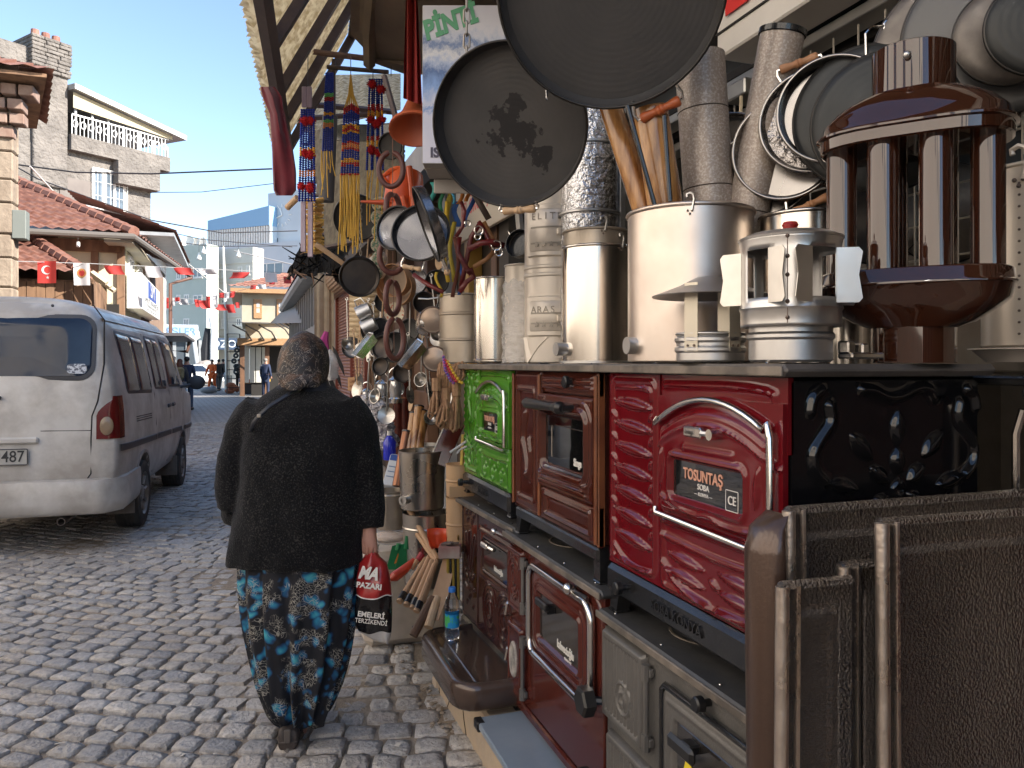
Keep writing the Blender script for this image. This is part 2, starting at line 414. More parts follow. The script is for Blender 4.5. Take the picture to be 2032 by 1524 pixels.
# ---------------- materials of buildings
STONE=mat('wall_stone',(.20,.155,.115),.9,col2=(.28,.225,.17),ns=3,bump=.6,bs=12,bdist=.03)
ROUGHPL=mat('rough_plaster',(.125,.113,.102),.95,col2=(.19,.172,.155),ns=2.2,bump=1,bs=9,bdist=.09)
SMOOTHPL=mat('patched_plaster',(.14,.122,.112),.95,col2=(.17,.15,.136),ns=2)
TILE=mat('roof_tile',(.17,.07,.05),.8,col2=(.26,.13,.095),ns=5)
OLDWOOD=mat('old_wood',(.13,.075,.045),.85,col2=(.24,.14,.08),ns=6,stretch=(1,1,.2),bump=.4,bs=20)
PINKPL=mat('pink_plaster',(.23,.155,.11),.9,col2=(.18,.12,.09),ns=3)
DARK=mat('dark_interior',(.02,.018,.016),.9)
GLASSW=mat('window_glass',(.10,.13,.16),.06,spec=.9)
WHITEP=mat('white_paint',(.72,.70,.66),.6,col2=(.6,.58,.54),ns=3)
CREAM=mat('cream_wall',(.36,.32,.235),.85,col2=(.41,.37,.29),ns=1.5)
GREYM=mat('grey_metal',(.38,.39,.39),.5,.3,col2=(.30,.31,.31),ns=4)
BROWNP=mat('brown_gutter',(.10,.045,.03),.5)
WIREM=mat('cable_black',(.03,.03,.035),.6)
FENCEW=mat('white_steel',(.7,.7,.68),.5)
def tiled(a,b,c,d,cols,rows,amp=.035,step=.03):
 """tiled roof plane: a-b eave, d-c ridge (bilinear); wave across, saw-tooth up the slope"""
 a,b,c,d=map(Vector,(a,b,c,d));n=(b-a).cross(d-a).normalized()
 if n.z<0:n=-n
 P=[]
 vs=[]
 for r_ in range(rows):
  vs+=[(r_/rows,1),((r_+.97)/rows,0)]
 for i in range(cols*4+1):
  u=i/(cols*4);row=[]
  wv=amp*(.5+.5*math.cos(2*math.pi*u*cols))
  for v,up in vs:
   p=(a.lerp(b,u)).lerp(d.lerp(c,u),v)
   row.append(p+n*(wv+step*up+random.uniform(0,.008)))
  P.append(row)
 return MB().grid(P)
def win(parent,x0,x1,z0,z1,y,M,frm=WHITEP,nm=2,t=.05,bars=None,name='window'):
 """window in a wall: local x along the wall, -y outwards"""
 g=MB();f=t
 g.box(x0,x1,y-.03,y+.05,z1-f,z1,0,M);g.box(x0,x1,y-.03,y+.05,z0,z0+f,0,M)
 for i in range(nm+1):
  xx=x0+(x1-x0-f)*i/nm;g.box(xx,xx+f,y-.03,y+.05,z0+f,z1-f,0,M)
 wo_=g.build(name,frm,parent,ang=0)
 q=MB();q.box(x0+.01,x1-.01,y,y+.02,z0+.01,z1-.01,0,M);q.build('pane',GLASSW,wo_,ang=0)
 g=MB();g.box(x0-.08,x1+.08,y-.09,y+.03,z0-.07,z0-.002,0,M);g.build('sill',frm,wo_,ang=0)
 if bars:
  g=MB()
  for i in range(bars+1):
   xx=x0+(x1-x0)*i/bars;g.tube([M@Vector((xx,y-.1,z0)),M@Vector((xx,y-.1,z1))],.008,4)
  for k in range(4):
   zz=z0+(z1-z0)*k/3;g.tube([M@Vector((x0,y-.1,zz)),M@Vector((x1,y-.1,zz))],.008,4)
  g.build('window_grille',FENCEW,wo_,ang=0)
 return wo_
I4=Matrix.Identity(4)
# ---------------- far-left stone house (only its corner is in frame)
b1=thing('stone_house','old stone block house at the far left edge with a brick dentil cornice','house',(-3.25,13,0))
c1=ptY(27,400,13.0)
x1=c1.x
g=MB();g.prism([(x1-7,13.06),(x1-.05,13.06),(x1-.85,16),(x1-7,16)],0,5.9);g.build('wall',STONE,b1,world=True)
B1D=(Vector((x1-.8,16,0))-Vector((x1,13.2,0))).normalized()
z=0.0;row=0
while z<5.5:
 h=random.uniform(.32,.46);x=x1
 first=True
 while x>x1-3.2:
  wd=random.uniform(.5,.95)*(.55 if first and row%2 else 1);first=False
  g=MB();g.box(x-wd+.012,x-random.uniform(0,.012),13.0-random.uniform(0,.03),13.2,z+.01,z+h-.006,.02)
  g.build('stone',STONE,b1,world=True);x-=wd
 g=MB();g.box(0,2.6,-random.uniform(0,.012),.09,z+.01,z+h-.006,.02,Matrix((B1D,Vector((-B1D.y,B1D.x,0)),Vector((0,0,1)))).transposed().to_4x4().copy()if False else frame((x1,13.22,0),(0,0,1),B1D));g.build('stone',STONE,b1,world=True)
 z+=h;row+=1
for k in range(4):
 for j in range(9):
  g=MB();e_=.06+.075*k;zz=4.80+.19*k
  g.box(x1+e_-.02-.22*(j+1)+.08*(k%2),x1+e_-.02-.22*j-.03+.08*(k%2),13-e_,13.1,zz,zz+.15,.01)
  g.build('brick',mat('weathered_brick',(.20,.125,.095),.9,col2=(.27,.19,.15),ns=7),b1,world=True)
zt=5.62
g=tiled((x1-6,12.35,zt),(x1+.62,12.35,zt),(x1-1.5,15,zt+1.1),(x1-6,15,zt+1.1),20,7)
tag(g.build('roof_tiles',TILE,b1,world=True,ang=60),kind='stuff')
g=tiled((x1+.62,12.35,zt),(x1-.1,15.3,zt),(x1-1.5,15.1,zt+1.1),(x1-1.5,15,zt+1.1),9,7)
tag(g.build('roof_tiles',TILE,b1,world=True,ang=60),kind='stuff')
g=MB();g.prism([(x1-6,12.42),(x1+.55,12.42),(x1-.2,15.2),(x1-6,15.2)],5.56,5.61);g.build('soffit',OLDWOOD,b1,world=True)
g=MB();p=pt(33,440,depth((x1,13.3,3))-.1);g.box(x1-.02,x1+.16,12.98,13.2,p.z-.28,p.z+.14,.01);g.build('meter_box',mat('box_grey',(.15,.165,.15),.6),b1,world=True)
# ---------------- tile-roofed house with the shop sign
b2=thing('tiled_house','low old house with two red tiled roofs behind the white van','house',(-4.5,18,0))
xr=ptY(238,520,18).x;xe=ptY(266,470,17.5).x
g=MB();g.box(-8,xr,18,27,0,4.25);g.build('wall',PINKPL,b2,world=True)
for px_ in(188,240):
 p=ptY(px_,520,17.96);g=MB();g.box(p.x-.07,p.x+.07,17.93,18.05,1.5,4.1);g.build('timber_post',OLDWOOD,b2,world=True)
p=ptY(150,488,17.93);g=MB();g.box(-8,xr+.02,17.9,18.0,p.z-.10,p.z+.14);g.build('timber_beam',OLDWOOD,b2,world=True)
pe=ptY(266,466,17.3);ze=pe.z;ap=ptY(20,358,20.5)
g=tiled((-8,17.3,ze),(pe.x,17.3,ze),(ap.x,20.5,ap.z),(-8,20.5,ap.z),26,11,.045,.04)
tag(g.build('roof_tiles',TILE,b2,world=True,ang=60),kind='stuff')
g=tiled((pe.x,17.3,ze),(pe.x+.55,24.2,ze),(ap.x,24.5,ap.z),(ap.x,20.5,ap.z),24,11,.045,.04)
tag(g.build('roof_tiles',TILE,b2,world=True,ang=60),kind='stuff')
a_,b_=Vector((pe.x,17.3,ze+.05)),Vector((ap.x,20.5,ap.z+.06))
for i in range(16):
 q0,q1=a_.lerp(b_,i/16),a_.lerp(b_,(i+1.12)/16)
 g=MB();g.tube([q0,q1],[.13,.105],8);g.build('ridge_tile',TILE,b2,world=True)
g=MB();g.tube([(-8,17.22,ze-.05),(pe.x,17.22,ze-.05),(pe.x+.6,24.2,ze-.05)],.065,8);g.build('gutter',mat('gutter_grey',(.14,.125,.11),.6),b2,world=True)
g=MB();g.box(xr-.2,pe.x-.03,17.35,24,ze-.16,ze-.08);g.build('soffit',CREAM,b2,world=True)
pl=ptY(168,545,16.2);al=ptY(62,478,17.9)
g=tiled((-8,16.2,pl.z),(pl.x,16.2,pl.z),(al.x,17.85,al.z),(-8,17.85,al.z),24,6,.045,.04)
tag(g.build('lower_roof_tiles',TILE,b2,world=True,ang=60),kind='stuff')
a_,b_=Vector((pl.x,16.2,pl.z+.05)),Vector((al.x,17.85,al.z+.06))
g=MB();g.add([a_-Vector((0,0,.06)),(pl.x+.2,17.9,pl.z-.1),b_-Vector((0,0,.08))],[(0,1,2)]);g.build('lower_roof_side',TILE,b2,world=True)
for i in range(9):
 q0,q1=a_.lerp(b_,i/9),a_.lerp(b_,(i+1.12)/9)
 g=MB();g.tube([q0,q1],[.13,.105],8);g.build('ridge_tile',TILE,b2,world=True)
q0=ptY(182,540,16.1);q1=ptY(212,562,16.0)
for k in range(3):
 g=MB();g.tube([q0+Vector((0,.12*k,-.03*k)),q1+Vector((.05*k,.12*k,-.06*k))],.05,4);g.build('broken_batten',mat('pale_wood',(.5,.42,.3),.8),b2,world=True)
g=MB();g.box(-8,pl.x+.1,16.5,18,0,pl.z-.08);g.build('lower_wall',OLDWOOD,b2,world=True)
x=-7.6
while x<pl.x:
 g=MB();g.box(x,x+.145,16.47-random.uniform(0,.012),16.5,.1,pl.z-.12);g.build('board',OLDWOOD,b2,world=True,ang=0);x+=.155
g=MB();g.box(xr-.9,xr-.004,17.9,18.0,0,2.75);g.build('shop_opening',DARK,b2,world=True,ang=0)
def street_face(px0,Y0,px1,Y1):
 a,b=ptY(px0,600,Y0),ptY(px1,600,Y1);a.z=b.z=0
 d=(b-a).normalized();n=Vector((d.y,-d.x,0))
 M=Matrix((d,-n,Vector((0,0,1)))).transposed().to_4x4();M.translation=a
 return M,(b-a).length
M2,L2=street_face(244,18.0,300,24.0)
g=MB();g.box(0,L2,.0,1.2,1.6,4.2,0,M2);g.build('street_wall',mat('yellow_plaster',(.62,.58,.40),.9,col2=(.52,.48,.34),ns=2),b2,world=True)
for k in range(3):
 wo_=win(b2,.7+k*1.75,1.55+k*1.75,2.75,3.9,-.02,mworld(b2).inverted()@M2,nm=2,t=.06)
b4=thing('white_shop_house','narrow white rendered house front with a tall window beyond the shop sign','house',(-2.2,26,0))
M4,L4=street_face(291,24.5,330,31.5)
g=MB();g.box(0,L4,.0,3,2.4,5.2,0,M4);g.build('wall',WHITEP,b4,world=True)
g=MB();g.box(.3,L4,.25,3,0,2.4,0,M4);g.build('shop_front',mat('shop_grey',(.16,.15,.14),.7),b4,world=True)
win(b4,2.9,4.4,2.95,4.6,-.02,mworld(b4).inverted()@M4,frm=GREYM,nm=3,t=.07)
g=MB();g.box(-.3,L4+.35,-.75,3,5.2,5.3,0,M4);g.build('eaves',GREYM,b4,world=True)
g=tiled(M4@Vector((-.3,-.8,5.32)),M4@Vector((L4+.4,-.8,5.32)),M4@Vector((L4+.4,2,6.3)),M4@Vector((-.3,2,6.3)),24,6)
tag(g.build('roof_tiles',TILE,b4,world=True,ang=60),kind='stuff')
g=MB();pp=M4@Vector((L4-.1,-.15,0));q=M4@Vector((L4+.3,-.85,5.15))
g.tube([q,q+Vector((0,0,-.35)),pp+Vector((0,0,4.5)),pp+Vector((0,0,2.0)),pp+Vector((.6,-.3,1.95)),pp+Vector((.7,-.3,2.5))],.07,8);g.build('drainpipe',BROWNP,b4,world=True)
g=MB();g.box(.2,L4,-1.0,.2,2.33,2.42,0,M4);g.build('canopy',mat('canopy_dark',(.09,.09,.10),.5),b4,world=True)
sg=thing('shop_sign','white lightbox shop sign with a blue emblem on the tiled house','sign',(-2.9,19,3))
Ms,Ls=street_face(249,18.2,291,22.8)
pb=ptY(249,612,18.2);ptp=ptY(249,540,18.2)
Msl=mworld(sg).inverted()@Ms
g=MB();g.box(0,Ls,-.32,-.02,pb.z,ptp.z,.01,Ms);g.build('box',mat('sign_white',(.72,.73,.74),.35),sg,world=True)
hh=ptp.z-pb.z;BLUE=mat('sign_blue',(.03,.08,.32),.4);INK=mat('sign_ink',(.10,.12,.12),.5)
g=MB();g.box(Ls*.30,Ls*.76,-.326,-.321,pb.z+.45*hh,pb.z+.95*hh,0,Ms);g.build('emblem',BLUE,sg,world=True)
def on_sign(s,size,u,v,m,sx):return text(s,size,m,sg,Msl@Matrix.Translation((Ls*u,-.333,pb.z+v*hh))@Matrix.Rotation(R(90),4,'X'),sx=sx)
on_sign('SM',.52,.53,.72,mat('sign_white',(.7,.7,.7)),1.9);on_sign('UMUT KAVAFİYE',.17,.5,.335,INK,2.9)
on_sign('VE ARAKADAŞLARI LTD.ŞTİ',.085,.5,.20,INK,2.6);on_sign('Tel: 0 332 350 74 04 - 352 11',.085,.5,.085,INK,2.6)
# ---------------- tall rough-rendered apartment building behind, turned towards the sun
b3=thing('plastered_building','tall rough plastered building with a chimney stack and roofed terrace','building',(-4,28,0))
cr=ptY(299,500,28);cr.z=0
dv=Vector((-.79,-.615,0)).normalized();nv=Vector((.615,-.79,0)).normalized()
M3=Matrix((-dv,-nv,Vector((0,0,1)))).transposed().to_4x4();M3.translation=cr
M3l=mworld(b3).inverted()@M3
def on3(px,py,y=0.0):
 r_=ray(px,py);o=Vector((0,0,EYE));q=M3@Vector((0,y,0));n=nv
 k=(q-o).dot(n)/r_.dot(n);return M3.inverted()@(o+r_*k)
zt_=on3(299,336).z
a=on3(135,160);fl=on3(135,268).z;ch0=on3(62,70);ch1=on3(131,90)
g=MB();g.box(-14,0,.0,9,0,zt_,0,M3);g.build('wall',ROUGHPL,b3,world=True,ang=0)
g=MB();g.box(-14,a.x,.02,9,zt_,on3(30,84).z,0,M3);g.build('upper_wall',ROUGHPL,b3,world=True,ang=0)
g=MB();g.box(a.x-.03,.55,-.25,9,zt_,fl,0,M3);g.build('terrace_slab',ROUGHPL,b3,world=True,ang=0)
g=MB();g.box(ch0.x,ch1.x,-.12,1.1,zt_-1.2,ch0.z-.05,.03,M3);g.build('chimney',ROUGHPL,b3,world=True,ang=0)
for k in range(9):
 xb_=ch0.x-.08;end_=ch1.x+.08
 while xb_<end_-.05:
  wd_=min(random.uniform(.25,.5),end_-xb_);g=MB();g.box(xb_+.004,xb_+wd_-.004,-.2-random.uniform(0,.04),1.15,ch0.z-1.0+.115*k,ch0.z-1.0+.105+.115*k,.02,M3)
  g.build('brick',ROUGHPL,b3,world=True);xb_+=wd_
for k in range(3):
 xx=ch0.x+(ch1.x-ch0.x)*(.2+.3*k);g=MB();g.lathe([(.0,0),(.13,0),(.11,.26),(.0,.26)],10,M3@T(xx,.2,ch0.z+.02));g.build('chimney_pot',TILE,b3,world=True)
r0=on3(135,176);
g=MB();V_=[M3@Vector(v)for v in[(a.x-.05,-.5,r0.z-.1),(1.0,-.5,r0.z-.75),(1.0,6,r0.z-.4),(a.x-.05,6,r0.z+.3)]]
V2=[v+Vector((0,0,.16))for v in V_]
g.add(V_+V2,[(3,2,1,0),(4,5,6,7),(0,1,5,4),(1,2,6,5),(2,3,7,6),(3,0,4,7)]);g.build('terrace_roof',GREYM,b3,world=True,ang=0)
g=MB();g.add([M3@Vector(v)for v in((a.x,-.3,r0.z-.15),(.6,-.3,r0.z-.68),(.6,-.3,r0.z-.80),(a.x,-.3,r0.z-.62))],[(3,2,1,0)]);g.build('roof_fascia',mat('fascia_cream',(.42,.36,.24),.8),b3,world=True,ang=0)
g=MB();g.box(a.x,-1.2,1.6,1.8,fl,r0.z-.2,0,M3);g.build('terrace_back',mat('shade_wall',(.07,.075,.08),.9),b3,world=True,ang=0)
for k in range(7):
 xx=a.x+.1+(.35-a.x)*k/6;g=MB();g.box(xx,xx+.06,-.2,-.14,fl,r0.z-.45-.1*k,0,M3);g.build('terrace_post',GREYM,b3,world=True,ang=0)
g=MB();rz_=fl+.60
g.tube([M3@Vector((a.x,-.22,rz_)),M3@Vector((.5,-.22,rz_)),M3@Vector((.5,5,rz_))],.03,5)
n_=26
for k in range(n_):
 xx=a.x+(.5-a.x)*k/n_;g.tube([M3@Vector((xx,-.22,fl)),M3@Vector((xx,-.22,rz_))],.014,4)
 if k%2==0:
  g.tube([M3@Vector((xx+.09+.08*math.cos(t_),-.22,fl+.33+.11*math.sin(t_)))for t_ in np.linspace(0,2*math.pi,9)],.02,4)
g.build('terrace_railing',FENCEW,b3,world=True)
p0,p1=on3(181,414),on3(249,347)
win(b3,p0.x,p1.x,p0.z,p1.z,-.02,M3l,nm=3,t=.09,bars=8)
p0,p1=on3(118,402),on3(183,362)
g=MB();g.box(p0.x,p1.x,-.03,.1,p0.z-.6,p1.z,0,M3);g.build('plaster_patch',SMOOTHPL,b3,world=True,ang=0)
g=MB();g.box(-1.3,.12,-.35,.2,zt_-.75,zt_-.02,0,M3);g.build('corbel',ROUGHPL,b3,world=True,ang=0)
# ---------------- sunlit row opposite (left and behind the camera, seen only as reflections and bounce)
ob=thing('opposite_row','sunlit plastered row of shops across the street behind the camera','building',(-5.6,0,0))
g=MB();g.box(-10,-5.6,-16,10.6,0,9.0);g.build('wall',mat('opp_wall',(.80,.73,.64),.9,col2=(.76,.68,.59),ns=1.2),ob,world=True,ang=0)
for k in range(8):
 y0=-15+k*3.2
 g=MB();g.box(-5.66,-5.56,y0,y0+3.17,0,1.95);g.build('shop_front',mat('opp_dark_band',(.055,.042,.034),.8,col2=(.09,.07,.055),ns=3),ob,world=True,ang=0)  # unseen dark band added so stove fronts reflect a dark lower facade
 for z0 in(4.0,6.6):g=MB();g.box(-5.63,-5.57,y0+.5,y0+1.4,z0,z0+1.2);g.build('window',GLASSW,ob,world=True,ang=0)
eb=thing('unseen_closing_row','shaded row of houses closing the street behind the camera','building',(-2,-17,0));g=MB();g.box(-10,3.4,-24,-17,0,3.2);g.build('wall',mat('closing_wall',(.10,.09,.08),.9),eb,world=True,ang=0)  # added unseen row, height and dark colour set for the van window reflections
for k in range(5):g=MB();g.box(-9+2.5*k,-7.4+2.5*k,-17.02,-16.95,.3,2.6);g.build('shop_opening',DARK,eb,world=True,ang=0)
# ================================================================ OUR SHOP ROW (right) and the far end of the street
WOODBR=mat('brown_wood',(.10,.05,.026),.6,col2=(.17,.085,.045),ns=5,stretch=(1,1,.15),bump=.2,bs=30)
SHUTM=mat('shutter_brown',(.40,.17,.10),.5,col2=(.33,.14,.08),ns=3)
FX=1.62
sh=thing('stove_shop','open fronted stove shop building on the right under a white lightbox sign','shop',(FX,2.5,0))
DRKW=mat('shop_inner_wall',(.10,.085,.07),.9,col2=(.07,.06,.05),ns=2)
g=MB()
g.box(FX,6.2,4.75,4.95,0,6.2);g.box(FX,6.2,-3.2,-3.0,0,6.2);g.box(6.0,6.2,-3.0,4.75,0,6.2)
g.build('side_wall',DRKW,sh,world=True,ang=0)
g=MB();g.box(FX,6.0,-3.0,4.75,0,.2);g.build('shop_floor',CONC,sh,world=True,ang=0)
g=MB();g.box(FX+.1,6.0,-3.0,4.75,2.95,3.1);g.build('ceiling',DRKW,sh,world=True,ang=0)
g=MB();g.box(FX-.05,FX+.2,-12,4.95,3.1,3.6);g.build('upper_wall',mat('upper_wall',(.45,.38,.3),.9,col2=(.38,.32,.26),ns=2),sh,world=True,ang=0)
g=MB();g.box(.9,FX,-12,2.35,3.25,3.35);g.build('upper_canopy',mat('canopy_under',(.20,.155,.115),.85,col2=(.14,.11,.085),ns=3,bump=.4,bs=12),sh,world=True,ang=0)
g=MB();g.box(FX-.1,6.3,-12,4.95,3.6,3.7);g.build('roof',GREYM,sh,world=True,ang=0)
sb_=thing('added_shade_block','taller plastered block standing back behind the low shop row','building',(3.4,5,0))  # added mass, sized to keep direct sun off the street and van
g=MB();g.box(3.4,12,-22,29,3.75,6.1);g.box(3.6,12,-22,29,0,3.7)if False else None;g.build('wall',mat('upper_wall',(.45,.38,.3),.9),sb_,world=True,ang=0)
ALU=mat('alu_profile',(.50,.49,.46),.35,.8,col2=(.4,.39,.37),ns=3)
for k,(dx,dz,m_)in enumerate([(.0,-.10,ALU),(.05,-.035,DARK),(.07,-.075,ALU),(.11,-.11,DARK),(.13,-.15,ALU)]):
 g=MB();g.box(FX-.02+dx,FX+.06+dx,-1,4.6,2.56+dz,2.592+dz,.003);g.build('shutter_rail',m_,sh,world=True)
for k,yy in enumerate((2.15,3.2)):
 g=MB();g.box(FX-.06,FX+.08,yy,yy+.12,2.40,2.455,.005);g.build('bracket',ALU,sh,world=True)
 g=MB();g.tube([(FX-.05,yy+.03,2.4),(FX-.055,yy+.03,2.25)],.006,5);g.build('rope_end',mat('string',(.55,.45,.3),.9),sh,world=True)
ls=thing('lightbox_sign','white lightbox sign with red lettering above the stove shop','sign',(FX-.1,1.5,2.6))
g=MB();g.box(FX-.16,FX-.02,-1,2.16,2.50,3.20,.006);g.build('box',mat('sign_panel',(.70,.66,.60),.4,col2=(.62,.58,.52),ns=3),ls,world=True)
g=MB();g.box(FX-.165,FX-.158,-1,2.16,2.575,2.582);g.build('seam',DARK,ls,world=True,ang=0)
REDL=mat('sign_red',(.62,.03,.02),.4)
p=ptX(1452,0,FX-.16)
g=MB();g.prism([(0,0),(.12,0),(.12,.26),(0,.26)],0,.004,frame((FX-.1665,p.y+.02,p.z-.045),(-1,0,0),(0,-1,0)));g.build('lettering',REDL,ls,world=True,ang=0)
lt=thing('strip_light','lit white strip light on the ceiling inside the dark shop','lamp',(0,0,0))
p=pt(1416,226,4.3);g=MB();g.box(p.x-.07,p.x+.04,p.y-.35,p.y+.35,p.z,p.z+.02,.005);g.build('tube',mat('lamp_glow',(.9,.97,1),.5,emit=6),lt,world=True)
g=MB();g.box(p.x-.09,p.x+.06,p.y-.4,p.y+.4,p.z+.022,p.z+.07,.005);g.build('housing',WHITEP,lt,world=True)
# ---- second shop (hanging pans), posts and shutters
s2=thing('hardware_shop','hardware shop front with brown wooden posts behind the hanging pans','shop',(1.6,7,0))
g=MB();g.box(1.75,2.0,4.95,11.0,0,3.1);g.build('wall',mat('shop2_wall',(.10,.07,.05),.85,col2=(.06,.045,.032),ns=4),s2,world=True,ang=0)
g=MB();g.box(1.5,12.0,4.95,17.0,3.1,3.25);g.build('roof',mat('roof_felt',(.06,.05,.042),.9,col2=(.1,.08,.06),ns=3),s2,world=True,ang=0)
g=MB();g.box(1.66,1.75,4.95,11.0,0,.12);g.build('plinth',CONC,s2,world=True,ang=0)
for yy,m_ in((5.05,WOODBR),(5.75,mat('yellow_post',(.42,.24,.05),.5)),(6.5,GREYM),(7.2,WOODBR),(8.2,WOODBR),(9.4,OLDWOOD),(10.8,OLDWOOD)):
 g=MB();g.box(1.63,1.745,yy,yy+.12,0,3.05,.006);g.build('post',m_,s2,world=True)
for k,(y0,y1)in enumerate(((7.5,8.15),(8.4,9.3))):
 for j in range(5):
  g=MB();g.box(1.70,1.745,y0,y1,.3+j*.5,.3+j*.5+.42,.01);g.build('panel',WOODBR,s2,world=True)
s3=thing('shuttered_shop','closed shop with two brown roller shutters beyond the hardware shop','shop',(1.6,13,0))
g=MB();g.box(1.7,2.0,11.0,17.0,0,3.1);g.build('wall',mat('shop3_wall',(.38,.30,.22),.9,col2=(.3,.24,.18),ns=3),s3,world=True,ang=0)
for(y0,y1)in((11.2,12.7),(12.75,14.9)):
 P=[]
 for i in range(2):
  row=[]
  for k in range(150):
   zz=.05+2.75*k/149;row.append((1.655-(.022 if k%3==1 else 0),(y0,y1)[i],zz))
  P.append(row)
 g=MB();g.grid(P);g.build('roller_shutter',SHUTM,s3,world=True,ang=0)
for yy in(11.1,12.70,14.92):
 g=MB();g.box(1.60,1.70,yy,yy+.06,0,2.85);g.build('shutter_guide',mat('rust_red',(.24,.06,.035),.6),s3,world=True,ang=0)
P=[]
for i in range(2):
 row=[]
 for k in range(61):
  aa=R(-10+200*k/60);rr=.24+(.012 if k%4<2 else 0);row.append((1.55-rr*math.sin(aa),(12.6,15.4)[i],2.98-rr*math.cos(aa)))
 P.append(row)
g=MB();g.grid(P);g.build('shutter_box',mat('shutter_box',(.42,.28,.18),.6),s3,world=True,ang=0)
for k in range(5):
 p=pt(700-6*k,690+24*k,9.5);q=MB()
 q.prism([(0,0),(.035,.12),(.03,.34),(.0,.42),(-.03,.28)],-.004,.004,frame(p-Vector((.1,0,.35)),(-.7,-.7,0),(.8,-.6,.5)))
 q.build('hanging_blade',mat('blade_black',(.03,.028,.027),.4,.3),s3,world=True,ang=0)
p=pt(640,600,13.5)
cl=MB();P=[]
for i in range(9):
 P.append([(p.x-.14+.07*i*.6,p.y+.02*math.sin(i*2),p.z+.5-1.4*k/10+.02*math.sin(k+i))for k in range(11)])
cl.grid(P);tag(cl.build('tarp',mat('tarp_beige',(.42,.33,.22),.9,col2=(.34,.26,.17),ns=6)),'beige tarpaulin hanging beside the brown roller shutters','tarp')
# ---- white house with brown shutters and black canopy at the end
wh=thing('white_house','cream two storey corner house with brown wooden shutters and tiled roof','house',(0,38,0))
YW=38.0
def wY(px,py,Y=YW):return ptY(px,py,Y)
l0,r0_=wY(480,600).x,wY(545,600).x;zt2=wY(510,583).z;zb2=wY(510,640).z;zf=wY(510,686).z
g=MB();g.box(l0,r0_+5,YW,YW+8,zb2,zt2);g.build('upper_wall',CREAM,wh,world=True,ang=0)
g=MB();g.box(l0+.15,r0_+5,YW+.2,YW+8,zf,zb2-.01);g.build('lower_wall',CREAM,wh,world=True,ang=0)
SHWOOD=mat('shutter_wood',(.30,.16,.07),.6,col2=(.4,.24,.12),ns=20)
for pa,pb_ in((503,520),(549,560)):
 a_,b_=wY(pa,632),wY(pb_,594);g=MB();g.box(a_.x,b_.x,YW-.06,YW+.04,a_.z,b_.z,.01);so_=g.build('window_shutter',SHWOOD,wh,world=True)
 for k in range(2):
  for j in range(2):
   xx=a_.x+(b_.x-a_.x)*(.36+.2*k);zz=a_.z+(b_.z-a_.z)*(.3+.28*j);g=MB();g.box(xx,xx+.05,YW-.068,YW-.061,zz,zz+.2);g.build('pane',WHITEP,so_,world=True,ang=0)
g=MB();g.box(l0-.5,r0_+5,YW-.55,YW+8,zt2,zt2+.2);g.build('eaves',SHWOOD,wh,world=True,ang=0)
g=tiled((l0-.6,YW-.6,zt2+.22),(r0_+5,YW-.6,zt2+.22),(r0_+5,YW+3,zt2+1.35),(l0+2.2,YW+3,zt2+1.35),24,8,.05,.05)
tag(g.build('roof_tiles',TILE,wh,world=True,ang=60),kind='stuff')
g=MB();g.box(l0-.2,r0_+5,YW-.7,YW+.1,zf,wY(510,672).z,.02);g.build('shop_fascia',SHWOOD,wh,world=True)
for k in range(3):
 p=wY(493+26*k,672);g=MB();g.ell((p.x,YW-.74,p.z+.02),.07);g.build('lamp_globe',CREAM,wh,world=True)
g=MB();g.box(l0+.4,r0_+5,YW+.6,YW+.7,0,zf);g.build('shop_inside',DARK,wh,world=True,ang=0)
for pxx in(481,530):
 p=wY(pxx,720);g=MB();g.box(p.x-.1,p.x+.1,YW-.2,YW,0,zf);g.build('door_post',WOODBR,wh,world=True,ang=0)
for j in range(4):
 p=wY(489+12*j,720,YW+.55);g=MB();g.box(p.x-.12,p.x+.12,YW+.5,YW+.58,.6,2.3,.01);g.build('display_glass',mat('lit_window',(.5,.5,.45),.2),wh,world=True)
cn=thing('black_canopy','black metal canopy on curved brackets in front of the cream house','canopy',(0,34,0))
BLK=mat('black_metal',(.035,.037,.04),.45)
c0,c1_,c2_,c3_=pt(450,640,37.0),pt(620,612,22),pt(620,600,22.5),pt(545,606,31)
a_,b_=wY(448,641,36.2),wY(535,641,36.2);cz=a_.z
g=MB();g.add([(a_.x,35.4,cz),(b_.x,35.4,cz-.05),(b_.x,YW,cz+.15),(a_.x,YW,cz+.15)],[(0,1,2,3)])
q=[pt(535,642,35.2),pt(640,640,20.0),pt(640,603,21.0),pt(572,604,30)]
g.add(q,[(0,1,2,3)]);g.build('sheet',BLK,cn,world=True,ang=0)
for k in range(9):
 t_=k/8;lo=pt(545+80*t_,641,34.5-13*t_);hi=lo+Vector((.9,.3,-.9))
 g=MB();g.tube([lo,lo.lerp(hi,.5)+Vector((0,0,.18)),hi],.03,5);g.build('bracket',BLK,cn,world=True)
for k in range(3):
 p=wY(462+26*k,645,35.6);g=MB();g.tube([p,p+Vector((.55,1.0,-.25)),p+Vector((1.0,2.3,-.9))],.035,5);g.build('bracket',BLK,cn,world=True)
th=thing('timber_house','white house front with grey timber strips and a grey gutter above the canopy','house',(1.5,24,0))
g=MB();g.box(1.66,5,17.0,33,0,3.7);g.build('wall',mat('white_wall2',(.50,.49,.47),.8,col2=(.42,.41,.39),ns=2),th,world=True,ang=0)
for k in range(17):
 g=MB();g.box(1.61,1.659,17.3+k*.92,17.52+k*.92,2.5,3.6);g.build('timber_strip',mat('grey_timber',(.22,.21,.20),.7),th,world=True,ang=0)
g=MB();g.box(1.25,1.75,17.0,33,3.62,3.92,.08);g.build('gutter',GREYM,th,world=True)
g=MB();g.box(1.4,5,17.0,33,3.92,4.2);g.build('roof',TILE,th,world=True,ang=0)
